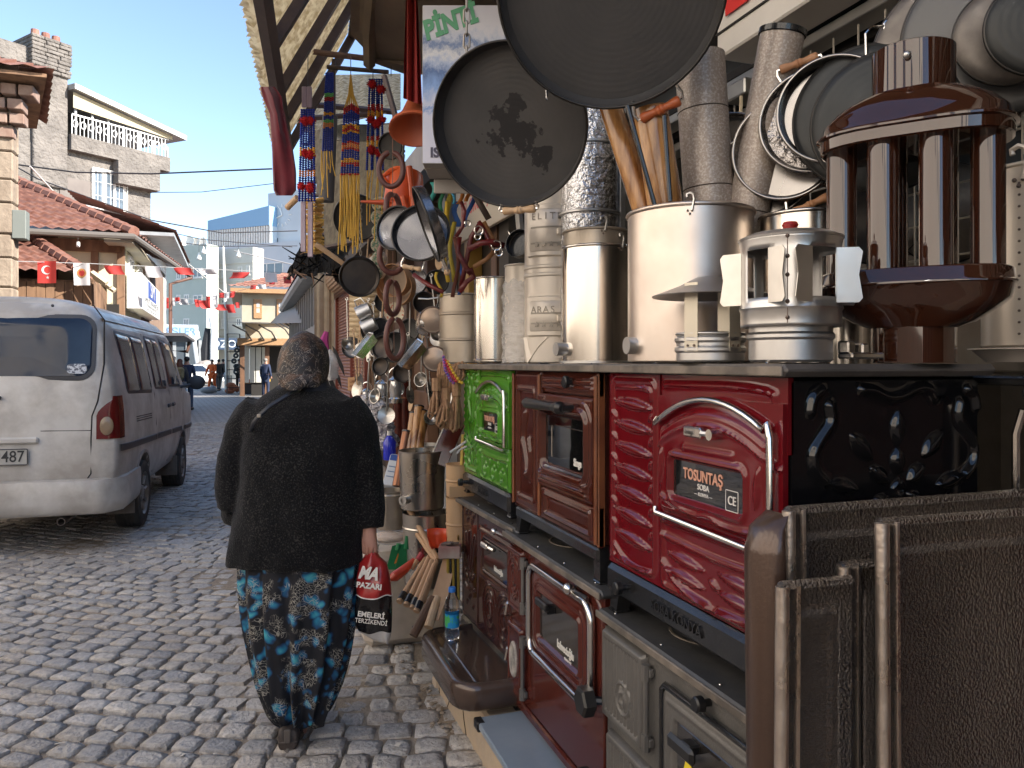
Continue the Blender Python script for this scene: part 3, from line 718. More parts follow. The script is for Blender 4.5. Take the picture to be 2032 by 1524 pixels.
g=MB();p=pt(640,590,16.6);g.tube([(1.25,17.1,3.7),(1.45,17.05,3.4),(1.62,17.05,3.1),(1.62,17.05,1.5)],.05,8);g.build('drainpipe',GREYM,th,world=True)
# ---- the far square: buildings
def far_building(name,label,pa,pb_,ptop,d,m,wins,wm=(5,2),extra=None):
 a_,b_=pt(pa,ptop,d),pt(pb_,ptop,d-(pb_-pa)/F*d*.5);zt=a_.z
 dx=(b_-a_);dx.z=0;ln=dx.length;dx.normalize();n=Vector((dx.y,-dx.x,0))
 M=Matrix((dx,-n,Vector((0,0,1)))).transposed().to_4x4();M.translation=(a_.x,a_.y,0)
 o=thing(name,label,'building',(a_.x,a_.y,0));Ml=mworld(o).inverted()@M
 g=MB();g.box(0,ln,0,1.5,0,zt,0,M);g.build('wall',m,o,world=True,ang=0)
 for(px0,py0,px1,py1,nm)in wins:
  k0=(px0-pa)/(pb_-pa)*ln;k1=(px1-pa)/(pb_-pa)*ln
  z0=EYE+(HOR-py1)/F*d;z1=EYE+(HOR-py0)/F*d
  win(o,k0,k1,z0,z1,-.03,Ml,nm=nm,t=.12)
 return o,M,ln,zt
SAGE=mat('sage_wall',(.40,.44,.39),.85,col2=(.45,.49,.44),ns=.4)
BEIGE=mat('beige_wall',(.50,.48,.43),.85,col2=(.57,.55,.50),ns=.35)
BLUEGR=mat('bluegrey_haze_wall',(.42,.46,.50),.6,col2=(.46,.50,.54),ns=.3)  # far wall colours lightened to stand in for haze
w1=[(351,537,360,556,2),(366,537,376,556,2),(384,536,402,555,2),(351,586,359,602,2),(366,586,376,602,2),(384,588,402,604,2),(337,632,345,650,1),(365,633,376,651,2)]
fb1,MF1,LF1,_=far_building('sage_block','grey green apartment block with satellite dishes at the end of the street',329,410,490,74,SAGE,w1)
for pxx,s_ in((374,.8),(389,.6),(402,.6)):
 p=pt(pxx,483,75);g=MB();g.lathe([(0,-.1),(.5*s_,-.02),(.9*s_,.2),(.92*s_,.2),(.5*s_,-.05),(0,-.14)],16,frame(p,(-.5,-.8,.35)));g.tube([p+Vector((0,.2,-.9)),p],.05,5);g.build('satellite_dish',WHITEP,fb1,world=True)
g=MB();p=pt(392,600,73.4)
g.box(*(lambda a_,b_:(a_.x,b_.x))(pt(383,590,73.2),pt(384.5,590,73.2)),p.y-.4,p.y,0,13);g.build('drainpipe',GREYM,fb1,world=True,ang=0)
a_,b_=pt(300,680,70),pt(396,655,70)
sb=thing('storefront_sign','long pale blue shop sign under the grey green block','sign',(a_.x,a_.y,3))
g=MB();g.box(a_.x,b_.x+.4,65.6,66.4,a_.z,b_.z,.03);g.build('box',mat('sign_paleblue',(.52,.58,.64),.4),sb,world=True)
g=MB();g.box(b_.x-1.8,b_.x+.2,65.55,65.61,a_.z+.15,b_.z-.15);g.build('emblem',mat('sign_sky',(.30,.45,.62),.4),sb,world=True,ang=0)
ink2=mat('sign_blue_ink',(.12,.2,.34),.5)
text('KARDEŞLER',.8,ink2,sb,mworld(sb).inverted()@Matrix.Translation((a_.x*.45+b_.x*.55,65.54,(a_.z+b_.z)/2))@Matrix.Rotation(R(90),4,'X'),sx=1.0)
g=MB();g.box(a_.x,b_.x+1.5,66.2,67.4,0,a_.z-.02);g.build('shop_front',mat('shop_glass',(.07,.085,.10),.15),sb,world=True,ang=0)
for k in range(7):
 xx=a_.x+(b_.x+1.5-a_.x)*k/6;g=MB();g.box(xx-.12,xx+.12,66.1,66.3,0,a_.z-.05);g.build('pillar',GREYM,sb,world=True,ang=0)
w2=[(423,537,433,555,2),(441,537,446,553,1),(473,533,481,551,2),(489,532,496,550,2),(422,586,432,604,2),(440,586,447,604,1),(423,633,432,652,2),(440,633,447,652,2),(470,633,480,648,2)]
fb2,MF2,LF2,zt_b=far_building('beige_block','beige concrete apartment block right of the grey green one',412,502,497,76,BEIGE,w2)
for k in range(6):
 g=MB();zz=2.5+k*1.75;g.box(-.05,LF2+.05,-.08,.0,zz,zz+.16,0,MF2);g.build('string_course',BEIGE,fb2,world=True,ang=0)
a_,b_=pt(425,690,73.5),pt(452,676,73.5)
bz=thing('store_sign','dark blue shop sign with pale letters under the beige block','sign',(a_.x,a_.y,3))
g=MB();g.box(a_.x-1.2,b_.x+5,a_.y-.3,a_.y+.2,a_.z-.2,b_.z+.25,.02);g.build('box',mat('sign_navy',(.04,.06,.10),.4),bz,world=True)
text('BOZOK',1.0,mat('sign_pale',(.6,.66,.7),.4),bz,mworld(bz).inverted()@Matrix.Translation(((a_.x+b_.x)/2+.3,a_.y-.33,(a_.z+b_.z)/2))@Matrix.Rotation(R(90),4,'X'))
fb3,MF3,LF3,zt3=far_building('civic_building','pale blue grey civic building with a glazed upper strip',411,620,492,98,BLUEGR,[(502,530,565,565,4)])
a_,b_=pt(411,462,98),pt(536,445,98)
g=MB();g.box(0,LF3*.6,.4,9,zt3,zt3+2.2,0,MF3);g.build('glazing',mat('glazing',(.45,.53,.60),.12),fb3,world=True,ang=0)
for k in range(26):
 xx=LF3*.6*k/25;g=MB();g.box(xx-.12,xx+.12,.15,.41,zt3,zt3+2.2,0,MF3);g.build('mullion',WHITEP,fb3,world=True,ang=0)
g=MB();V_=[MF3@Vector(v)for v in[(0,.1,zt3+2.2),(LF3*.6,.1,zt3+2.2),(LF3*.6,.1,zt3+4.6),(0,.1,zt3+3.5),(0,9,zt3+2.2),(LF3*.6,9,zt3+2.2),(LF3*.6,9,zt3+4.6),(0,9,zt3+3.5)]]
g.add(V_,[(0,1,2,3),(5,4,7,6),(1,5,6,2),(4,0,3,7),(3,2,6,7)]);g.build('blue_band',mat('blue_band',(.20,.36,.54),.5),fb3,world=True,ang=0)
ct=thing('clock_tower','plain blue grey clock tower with white clock hands on its wall','tower',(0,0,0))
a_,b_=pt(532,384,96),pt(640,384,92.4)
dx=(b_-a_);dx.z=0;lt_=dx.length;dx.normalize();n=Vector((dx.y,-dx.x,0))
MT=Matrix((dx,-n,Vector((0,0,1)))).transposed().to_4x4();MT.translation=(a_.x,a_.y,0)
g=MB();g.box(0,lt_,0,2,0,a_.z,0,MT);g.build('wall',BLUEGR,ct,world=True,ang=0)
cc=(pt(560,427,95.0));ccl=MT.inverted()@cc
g=MB()
for k in range(12):
 aa=R(30*k);r1,r2=1.05,1.42
 g.tube([MT@Vector((ccl.x+r1*math.sin(aa),-.06,ccl.z+r1*math.cos(aa))),MT@Vector((ccl.x+r2*math.sin(aa),-.06,ccl.z+r2*math.cos(aa)))],.075,4)
ck=g.build('clock_marks',FENCEW,ct,world=True,ang=0)
for nm_,aa,ll in(('minute_hand',-108,1.35),('hour_hand',-20,.95)):
 g=MB();g.tube([MT@Vector((ccl.x,-.1,ccl.z)),MT@Vector((ccl.x+ll*math.sin(R(aa)),-.1,ccl.z+ll*math.cos(R(aa))))],.085,4);g.build(nm_,FENCEW,ct,world=True,ang=0)
q0=MT.inverted()@pt(535,487,96);q1=MT.inverted()@pt(560,474,96)
g=MB();g.box(q0.x,q1.x,-.03,.3,q0.z,q1.z,0,MT);g.build('louvre_opening',mat('louvre',(.10,.12,.14),.4),ct,world=True,ang=0)
g=MB();p,q=pt(318,520,82),pt(335,720,82)
sal=thing('salmon_block','salmon painted block edge behind the brown drainpipe','building',(p.x,p.y,0))
g.box(p.x-14,q.x,p.y,p.y+8,0,p.z+1.0);g.build('wall',mat('salmon',(.50,.30,.22),.85),sal,world=True,ang=0)
bk=thing('backdrop_block','pale block behind the cream house at the far end of the square','building',(8,110,0))
g=MB();g.box(3,40,112,120,0,9);g.build('wall',BEIGE,bk,world=True,ang=0)
lp=thing('flag_pole','tall thin white pole standing before the square','pole',pt(453,778,40).to_tuple()[:2]+(0,))
g=MB();p=pt(453,778,40);top=pt(443,488,40);g.tube([(p.x,p.y,0),(p.x-.05,p.y,1.6),(top.x,top.y,top.z)],[.13,.12,.05],8);g.build('shaft',mat('pole_white',(.68,.66,.58),.5),lp,world=True)
g=MB();g.tube([(p.x,p.y,0),(p.x,p.y,.9)],.19,10);g.build('base',GREYM,lp,world=True)
# ================================================================ STOVES
def enamel(name,col,col2=None,rough=.07):
 return mat(name,col,rough,col2=col2 or tuple(c*.8 for c in col),ns=3,coat=.0,bump=.035,bs=14,bdist=.004,r2=rough+.09,rs=10,spec=.55)
E_RED=enamel('enamel_red',(.13,.005,.009));E_GRN=enamel('enamel_green',(.07,.24,.02));E_BRN=enamel('enamel_brown',(.070,.016,.009),(.05,.011,.007))
E_MAR=enamel('enamel_maroon',(.075,.016,.011));E_DBR=enamel('enamel_dark_brown',(.045,.013,.010));E_BLK=enamel('enamel_black',(.006,.006,.007),rough=.06)
E_EDGE=mat('enamel_copper_edge',(.24,.085,.035),.18,coat=.6,col2=(.15,.05,.025),ns=8)
IRON=mat('cast_iron_grey',(.105,.10,.093),.42,.35,col2=(.15,.143,.134),ns=5,bump=.35,bs=160,bdist=.003)
PLATE=mat('hot_plate',(.085,.082,.08),.42,.5,col2=(.17,.15,.135),ns=4,bump=.35,bs=90,bdist=.002,r2=.65)
PLATED=mat('hot_plate_dark',(.055,.057,.062),.38,.4,col2=(.10,.095,.09),ns=3,bump=.3,bs=90,bdist=.002,r2=.6)
EDGEM=mat('plate_edge',(.27,.23,.19),.55,.4,col2=(.12,.105,.09),ns=9,bump=.5,bs=50,bdist=.003)
CHROME=mat('chrome',(.72,.70,.67),.10,1,r2=.22,rs=20)
BLKP=mat('black_plastic',(.012,.012,.013),.3)
BLKI=mat('black_iron',(.014,.014,.015),.22,coat=.3,bump=.15,bs=60,bdist=.003)
OVGL=mat('oven_glass',(.006,.006,.006),.03,spec=1,coat=1)
LETW=mat('lettering_white',(.75,.72,.66),.5);LETY=mat('lettering_yellow',(.75,.60,.03),.5);LETC=mat('lettering_copper',(.62,.32,.22),.5)
FRONT=0.95
def rr_path(cx,cz,hw,hh,r,y,n=5):
 P=[]
 for(sx,sz,a0)in((1,1,0),(-1,1,90),(-1,-1,180),(1,-1,270)):
  for k in range(n+1):
   a=R(a0+90*k/n);P.append((cx+sx*(hw-r)+r*math.cos(a),y,cz+sz*(hh-r)+r*math.sin(a)))
 return P
def stove_shell(name,label,yfar,w,d,z0,h,leg,plate_t=.024,plate_m=PLATE,body=E_BLK,over=(.035,.03,.03),X=FRONT,yaw=0,group=None,legm=BLKI,skirt=True,plate_c=.01):
 o=thing(name,label,'stove',(X,yfar,z0),R(-90)+yaw,group)
 g=MB();g.box(.004,w-.004,.016,d,leg,h-plate_t-.002,.006);g.build('body',body,o)
 g=MB();g.box(-over[0],w+over[1],-over[2],d+.02,h-plate_t,h,plate_c);pl=g.build('top_plate',plate_m,o);g=MB();g.box(-over[0]+.004,w+over[1]-.004,-over[2]-.003,-over[2]+.004,h-plate_t+.001,h-.004,.002);g.build('worn_edge',EDGEM,pl)
 for cx_,rr_ in((w*.30,.11),(w*.70,.085)):
  g=MB();g.lathe([(rr_,0),(rr_,.003),(rr_-.006,.003),(rr_-.006,0)],32,T(cx_,d*.36,h-.0005));
  g.lathe([(rr_*.55,0),(rr_*.55,.002),(rr_*.55-.004,.002),(rr_*.55-.004,0)],24,T(cx_,d*.36,h-.0005));q=g.build('hob_ring',EDGEM,pl)
  g=MB();g.ell((cx_+.02,d*.36,h+.002),.014,.006,.004,8,5);g.build('hob_lug',CHROME,pl)
 for k in range(4):
  g=MB();g.ell((w*(.06+.29*k),-.012+over[2]*.3,h+.0015),.004,.004,.002,8,4);g.build('screw',CHROME,pl)
 for sx in(0,1):
  for sy in(0,1):
   xx=.012 if not sx else w-.062;yy=.008 if not sy else d-.06
   g=MB();s_=-1 if not sx else 1
   v=[(xx+.0,yy,leg+.01),(xx+.05,yy,leg+.01),(xx+.05,yy+.05,leg+.01),(xx,yy+.05,leg+.01)]
   a,b=(xx-.012,xx+.026)if not sx else(xx+.024,xx+.062)
   v2=[(a,yy-.008,0),(b,yy-.008,0),(b,yy+.03,0),(a,yy+.03,0)]
   g.add(v2+v,[(3,2,1,0),(4,5,6,7),(0,1,5,4),(1,2,6,5),(2,3,7,6),(3,0,4,7)]);g.box(a-.004,b+.004,yy-.012,yy+.034,0,.008,.003)
   g.build('leg',legm,o)
 return o
def knob(o,x,z,r=.016,m=BLKP,y=0,l=.03,name='knob'):
 g=MB();g.lathe([(0,0),(r*.5,0),(r*.45,l*.4),(r,l*.5),(r,l*.9),(r*.8,l),(0,l)],16,frame((x,y,z),(0,-1,0)));return g.build(name,m,o)
def arch_z(x,xc,z1,sag):return z1-sag*((x-xc)**2)
def arched_stove(name,label,yfar,w,d,z0,h,leg,m,motif,txt,legm=BLKI,pm=PLATE,over=(.035,.03,.03),group=None,side=False):
 o=stove_shell(name,label,yfar,w,d,z0,h,leg,plate_m=pm,over=over,group=group,legm=legm)
 pb,ptop=leg+.012,h-.026;H=ptop-pb;xs_=w*.37
 def Z(f):return pb+H*f
 def col(U,V):
  e_=sd_rr(U,V,xs_/2,(pb+ptop)/2,xs_/2-.022,H/2-.02,.02)
  h_=.006*ridge(e_,.006)+.004*plateau(e_,.02)*0
  if motif=='lens':
   for k in range(7):
    zz=Z(.845-.113*k);h_=h_+.011*lens(U,V,xs_/2,zz,xs_*.40,.0155,-.07)
    if k<6:
     h_=h_+.006*lens(U,V,.036,zz-.033,.017,.010,-.7)+.006*lens(U,V,xs_-.040,zz-.030,.017,.010,.5)
   h_=h_+.006*ridge(sd_poly(U,V,[(.04,Z(.93)),(xs_-.04,Z(.935)),(xs_-.04,Z(.88))]),.005)
   h_=h_+.008*ridge(sd_poly(U,V,[(.035,Z(.10)),(.09,Z(.045)),(xs_*.6,Z(.03)),(xs_-.04,Z(.05))]),.006)
  else:
   for k in range(14):
    zz=Z(.95-.068*k)
    for u_ in(.10,.90):h_=h_+.006*lens(U,V,xs_*u_,zz,.011,.011,0)
   xm=xs_/2
   for sg_ in(-1,1):
    h_=h_+.009*ridge(sd_poly(U,V,[(xm,Z(.52)),(xm+sg_*.03,Z(.62)),(xm+sg_*.055,Z(.78)),(xm+sg_*.03,Z(.86)),(xm,Z(.72))]),.008)
    h_=h_+.007*ridge(sd_poly(U,V,[(xm,Z(.30)),(xm+sg_*.045,Z(.36)),(xm+sg_*.075,Z(.50)),(xm+sg_*.06,Z(.60))]),.006)
    h_=h_+.006*lens(U,V,xm+sg_*.06,Z(.88),.02,.012,sg_*.6)+.006*lens(U,V,xm+sg_*.04,Z(.94),.018,.010,sg_*.9)
    h_=h_+.007*ridge(sd_poly(U,V,[(xm+sg_*.09,Z(.33)),(xm+sg_*.05,Z(.27)),(xm,Z(.25))]),.006)
    h_=h_+.006*lens(U,V,xm+sg_*.05,Z(.13),.035,.012,sg_*.5)
   h_=h_+.006*lens(U,V,xm,Z(.90),.02,.012,1.57)+.006*lens(U,V,xm,Z(.16),.03,.012,1.57)
  return h_
 relief('side_panel',0,xs_,pb,ptop,col,m,o)
 zd=Z(.36);xc=(xs_+w)/2;hw=(w-xs_)/2
 def top(U,V):
  return.007*ridge(sd_poly(U,V,[(xs_+.02,Z(.955)),(w-.035,Z(.96)),(w-.035,Z(.89))]),.006)+0*U
 relief('top_panel',xs_+.002,w,Z(.72),ptop,top,m,o,y=.004)
 def door(U,V):
  az=Z(.885)-1.35*(U-xc)**2
  dd=np.maximum(sd_rr(U,V,xc-.006,(zd+Z(1.05))/2,hw-.03,(Z(1.05)-zd)/2-.012,.02),V-az+.018)
  h_=.012*plateau(dd,.012)+.006*ridge(np.where(V>Z(.66),np.abs(V-az+.048),1),.005)
  h_=h_+.005*ridge(sd_seg(U,V,xc-.09,Z(.685),xc+.09,Z(.685)),.007)
  gl=sd_rr(U,V,xc-.012,Z(.545),hw*.60,H*.088,.015);h_=h_+.007*ridge(gl-.006,.007)-.006*plateau(gl,.004)
  for sg_ in(-1,1):h_=h_+.008*lens(U,V,xc-.012+sg_*hw*.79,Z(.585),.045,.012,1.45)
  h_=h_+.006*ridge(sd_poly(U,V,[(xs_+.035,Z(.445)),(xc-.06,Z(.40)),(xc,Z(.425)),(xc+.06,Z(.39)),(w-.07,Z(.41))]),.006)
  if motif=='tulip':
   for k in range(6):h_=h_+.004*lens(U,V,xc-.11+.045*k,Z(.83)-1.2*((-.11+.045*k)**2),.012,.008,0)
  return h_
 dr=relief('oven_door',xs_+.004,w-.002,zd,Z(.905),door,m,o,y=-.006)
 P=[(xs_+.014,-.012,Z(.80))]
 for k in range(15):
  x_=xs_+.014+(w-xs_-.055)*k/14;P.append((x_,-.020,Z(.90)-1.35*(x_-xc)**2))
 P+=[(w-.03,-.020,Z(.83)),(w-.022,-.020,Z(.78)),(w-.020,-.020,Z(.37))]
 g=MB();g.tube(P,.0075,8);g.build('trim',CHROME,o,ang=60)
 g=MB();g.tube([(xs_+.014,-.02,Z(.385)),(xs_+.02,-.022,Z(.36)),(w-.03,-.022,Z(.345)),(w-.02,-.02,Z(.36))],.007,8);g.build('trim',CHROME,o,ang=60)
 g=MB();g.box(xc-.055,xc+.012,-.045,-.030,Z(.765)-.012,Z(.765)+.012,.004);g.tube([(xc+.01,-.038,Z(.765)),(xc+.045,-.036,Z(.765))],.007,8);g.tube([(xc+.045,-.01,Z(.765)),(xc+.045,-.045,Z(.765))],.012,10);g.build('handle',CHROME,dr)
 g=MB();g.box(xc-.012-hw*.585,xc-.012+hw*.585,-.013,-.006,Z(.545)-H*.083,Z(.545)+H*.083,.002);gl=g.build('window',OVGL,dr,ang=0)
 RX=Matrix.Rotation(R(90),4,'X')
 s_=w/.735
 def tx(s,size,u,f,mm,**k):text(s,size*s_,mm,dr,Matrix.Translation((xc+u*s_,-.0142,Z(f)))@RX,**k)
 tx(txt[0],.034,-.025,.572,LETC,bold=.0006,sx=.85);tx(txt[1],.018,-.022,.528,LETW);tx('— '+txt[2]+' —',.011,-.022,.497,LETW)
 tx('CE',.026,.082,.507,LETW,sx=.9)
 g=MB();g.tube(rr_path(xc+.082*s_,Z(.507),.021*s_,.021*s_,.001,-.0142,1),.0009,4,closed=True);g.build('mark_frame',LETW,dr)
 text(txt[2].lower(),.015*s_,mat('engraved',(.2,.19,.18),.3,1),dr,Matrix.Translation((xc-.028,-.0455,Z(.765)))@RX)
 def drw(U,V):
  e_=sd_rr(U,V,xc,(pb+zd)/2,hw-.018,(zd-pb)/2-.012,.015);h_=.006*ridge(e_,.006)
  h_=h_+.007*ridge(sd_seg(U,V,xs_+.02,Z(.325),w-.02,Z(.325)),.006)+.007*ridge(sd_poly(U,V,[(xs_+.02,Z(.255)),(xc,Z(.235)),(w-.02,Z(.255))]),.007)
  if motif=='lens':
   for sg_ in(-1,1):
    for k in range(2):h_=h_+.011*lens(U,V,xc+sg_*.105-.01,Z(.175-.075*k),.085,.014,-.05)
   h_=h_+.008*lens(U,V,xc,Z(.13),.022,.012,-.2)
   h_=h_+.010*ridge(sd_poly(U,V,[(xs_+.025,Z(.13)),(xs_+.09,Z(.045)),(xc-.02,Z(.03))]),.007)+.010*ridge(sd_poly(U,V,[(w-.025,Z(.13)),(w-.09,Z(.045)),(xc+.02,Z(.03))]),.007)
  else:
   for k in range(-3,4):h_=h_+.006*lens(U,V,xc+k*.055,Z(.20 if k%2 else.16),.013,.011,0)
   for sg_ in(-1,0,1):
    for q in(-1,1):h_=h_+.008*ridge(sd_poly(U,V,[(xc+sg_*.11,Z(.05)),(xc+sg_*.11+q*.025,Z(.08)),(xc+sg_*.11+q*.028,Z(.14)),(xc+sg_*.11+q*.012,Z(.10))]),.006)
  return h_
 relief('drawer',xs_+.002,w,pb,zd-.003,drw,m,o)
 g=MB();g.box(.0,w,-.012,d,leg-.07,leg+.008,.012);sk=g.build('base_frame',legm,o)
 knob(o,.12 if motif=='lens' else-.0+w*.1,leg-.03,.017,BLKP,-.012,.035)
 text('SOBA KONYA' if motif=='lens' else 'KONYA',.035,legm,o,Matrix.Translation((w*.5,-.0135,leg-.032))@RX,depth=.004)
 return o
red=arched_stove('red_stove','glossy dark red enamel cooking stove with wavy embossed panels and chrome trim',1.917,.735,.48,.82,.68,.125,E_RED,'lens',('TOSUNTAŞ','SOBA','KONYA'))
def side_em(U,V):
 h_=0*U
 def pet(x,z,a,b,an,k=.011):return k*lens(U,V,x,z,a,b,an)
 cv=lambda P,w_=.0085,k=.010:k*ridge(sd_poly(U,V,P),w_)
 h_=h_+pet(.253,.553,.036,.019,1.57)+pet(.253,.489,.026,.019,1.57)+pet(.255,.432,.022,.020,1.57,.009)
 for sg_ in(-1,1):
  h_=h_+pet(.253+sg_*.09,.519,.038,.018,sg_*.75)+pet(.253+sg_*.046,.462,.027,.017,sg_*.65)+pet(.253+sg_*.046,.408,.027,.016,-sg_*.65)+pet(.253+sg_*.135,.444,.038,.016,sg_*.25)
  h_=h_+cv([(.253+sg_*.165,.600),(.253+sg_*.158,.570),(.253+sg_*.185,.540),(.253+sg_*.207,.510),(.253+sg_*.200,.475),(.253+sg_*.178,.455)])+cv([(.253+sg_*.185,.628),(.253+sg_*.206,.617),(.253+sg_*.210,.590)])
 h_=h_+cv([(.165,.630),(.195,.628),(.225,.612),(.265,.615),(.30,.632),(.335,.630),(.348,.612)])
 h_=h_-.006*plateau(np.hypot(U-.255,V-.432)-.008,.004)
 return h_
e_=bpy.data.objects.new('tmp',None)
sp=relief('side_plate',0,.465,.14,.645,side_em,E_BLK,red,step=.003)
sp.location=(.735,.012,0);sp.rotation_euler=(0,0,R(90))
bpy.data.objects.remove(e_)
green=arched_stove('green_stove','bright green enamel stove with embossed tulips and arched door',3.414,.655,.46,.91,.59,.085,E_GRN,'tulip',('TOSUNTAŞ','SOBA','KONYA'),over=(.33,.03,.03))
# ---- brown glass-door stove (between the green and the red one)
def brown_stove():
 w,d,h,leg=.725,.47,.63,.105
 o=stove_shell('brown_glass_stove','brown enamel stove with black bar handle and wide oven glass, between green and red stoves',2.705,w,d,.87,h,leg,body=E_DBR)
 pb,ptop=leg,h-.026;H=ptop-pb;xs_=.27
 Z=lambda f:pb+H*f
 def col(U,V):
  e1=sd_rr(U,V,xs_/2,(pb+ptop)/2,xs_/2-.012,H/2-.008,.01);e2=sd_rr(U,V,xs_/2,(pb+ptop)/2-.01,xs_/2-.05,H/2-.055,.015)
  h_=.008*plateau(e1,.01)+.008*ridge(e2,.008)-.004*plateau(e2,.01)
  for P in([(.125,Z(.70)),(.10,Z(.55)),(.135,Z(.38)),(.16,Z(.28))],[(.10,Z(.50)),(.12,Z(.36)),(.165,Z(.24))],[(.165,Z(.52)),(.185,Z(.38)),(.165,Z(.26))]):
   h_=h_+.012*ridge(sd_poly(U,V,P),.008)
  return h_
 relief('side_panel',0,xs_,pb,ptop,col,E_BRN,o)
 xc=(xs_+w)/2;hw=(w-xs_)/2
 def door(U,V):
  e1=sd_rr(U,V,xc,Z(.545),hw-.006,H*.305,.008);h_=.010*plateau(e1,.008)
  gl=sd_rr(U,V,xc+.005,Z(.56),hw*.70,H*.165,.02);h_=h_+.012*ridge(gl-.018,.010)+.006*ridge(gl-.045,.006)-.010*plateau(gl-.004,.006)
  for k in range(3):h_=h_+.010*ridge(sd_seg(U,V,xs_+.035,Z(.335-.028*k),w-.045,Z(.335-.028*k)),.006)
  return h_
 dr=relief('oven_door',xs_+.004,w-.012,Z(.235),Z(.855),door,E_BRN,o,y=-.010)
 def topp(U,V):
  h_=.004*plateau(sd_rr(U,V,xc,Z(.93),hw-.008,H*.06,.006),.005)
  for k in range(3):h_=h_+.009*ridge(sd_seg(U,V,xs_+.03,Z(.965-.032*k),w-.04,Z(.965-.032*k)),.0055)
  return h_
 relief('top_panel',xs_+.002,w,Z(.865),ptop,topp,E_BRN,o)
 def drw(U,V):
  e1=sd_rr(U,V,xc,Z(.115),hw-.006,H*.105,.008);e2=sd_rr(U,V,xc+.004,Z(.12),hw*.78,H*.062,.006)
  return.009*plateau(e1,.008)+.009*ridge(e2,.007)-.004*plateau(e2,.006)
 relief('drawer',xs_+.002,w,pb,Z(.225),drw,E_BRN,o)
 g=MB()
 for x_ in(.006,xs_+.001,w-.006):g.tube([(x_,-.010,pb+.01),(x_,-.010,ptop-.01)],.006,6)
 g.build('copper_edge',E_EDGE,o)
 g=MB();g.box(w-.012,w,-.006,.02,pb,ptop,.004);g.build('corner_post',E_EDGE,o)
 g=MB();g.box(xc+.005-hw*.69,xc+.005+hw*.69,-.016,-.008,Z(.40),Z(.72),.003);gl=g.build('window',OVGL,dr,ang=0)
 g=MB();g.tube([(xc-.07,-.0165,Z(.66)),(xc+.15,-.0165,Z(.655))],.0016,4);g.tube([(xc-.095,-.0165,Z(.45)),(xc-.095,-.0165,Z(.65))],.0014,4);g.build('rack_wire',CHROME,gl)
 g=MB();g.box(xc+.005-hw*.69,xc+.005+hw*.69,-.026,-.012,Z(.355),Z(.392),.005);g.build('drip_sill',CHROME,dr)
 text('Simge',.032,LETW,dr,Matrix.Translation((xc+.11,-.0172,Z(.455)))@Matrix.Rotation(R(90),4,'X'),sx=.75,bold=.0008)
 g=MB();g.tube([(xs_-.01,-.055,Z(.79)),(xs_+.02,-.06,Z(.79)),(xc+.01,-.062,Z(.785)),(xc+.035,-.062,Z(.785))],[.014,.019,.013,.013],12)
 g.tube([(xc+.03,-.062,Z(.785)),(xc+.075,-.060,Z(.785)),(xc+.09,-.058,Z(.785))],[.014,.021,.012],12);g.tube([(xc+.09,-.02,Z(.785)),(xc+.09,-.06,Z(.785))],.010,8);g.tube([(xs_+.03,-.01,Z(.79)),(xs_+.03,-.06,Z(.79))],.010,8)
 g.build('handle',BLKP,dr)
 knob(o,xc+.05,Z(.94),.019,BLKP,-.008,.03)
 g=MB();g.box(.01,w-.01,-.004,d,leg-.045,leg-.002,.008);g.build('base_frame',BLKI,o)
 return o
brown=brown_stove()
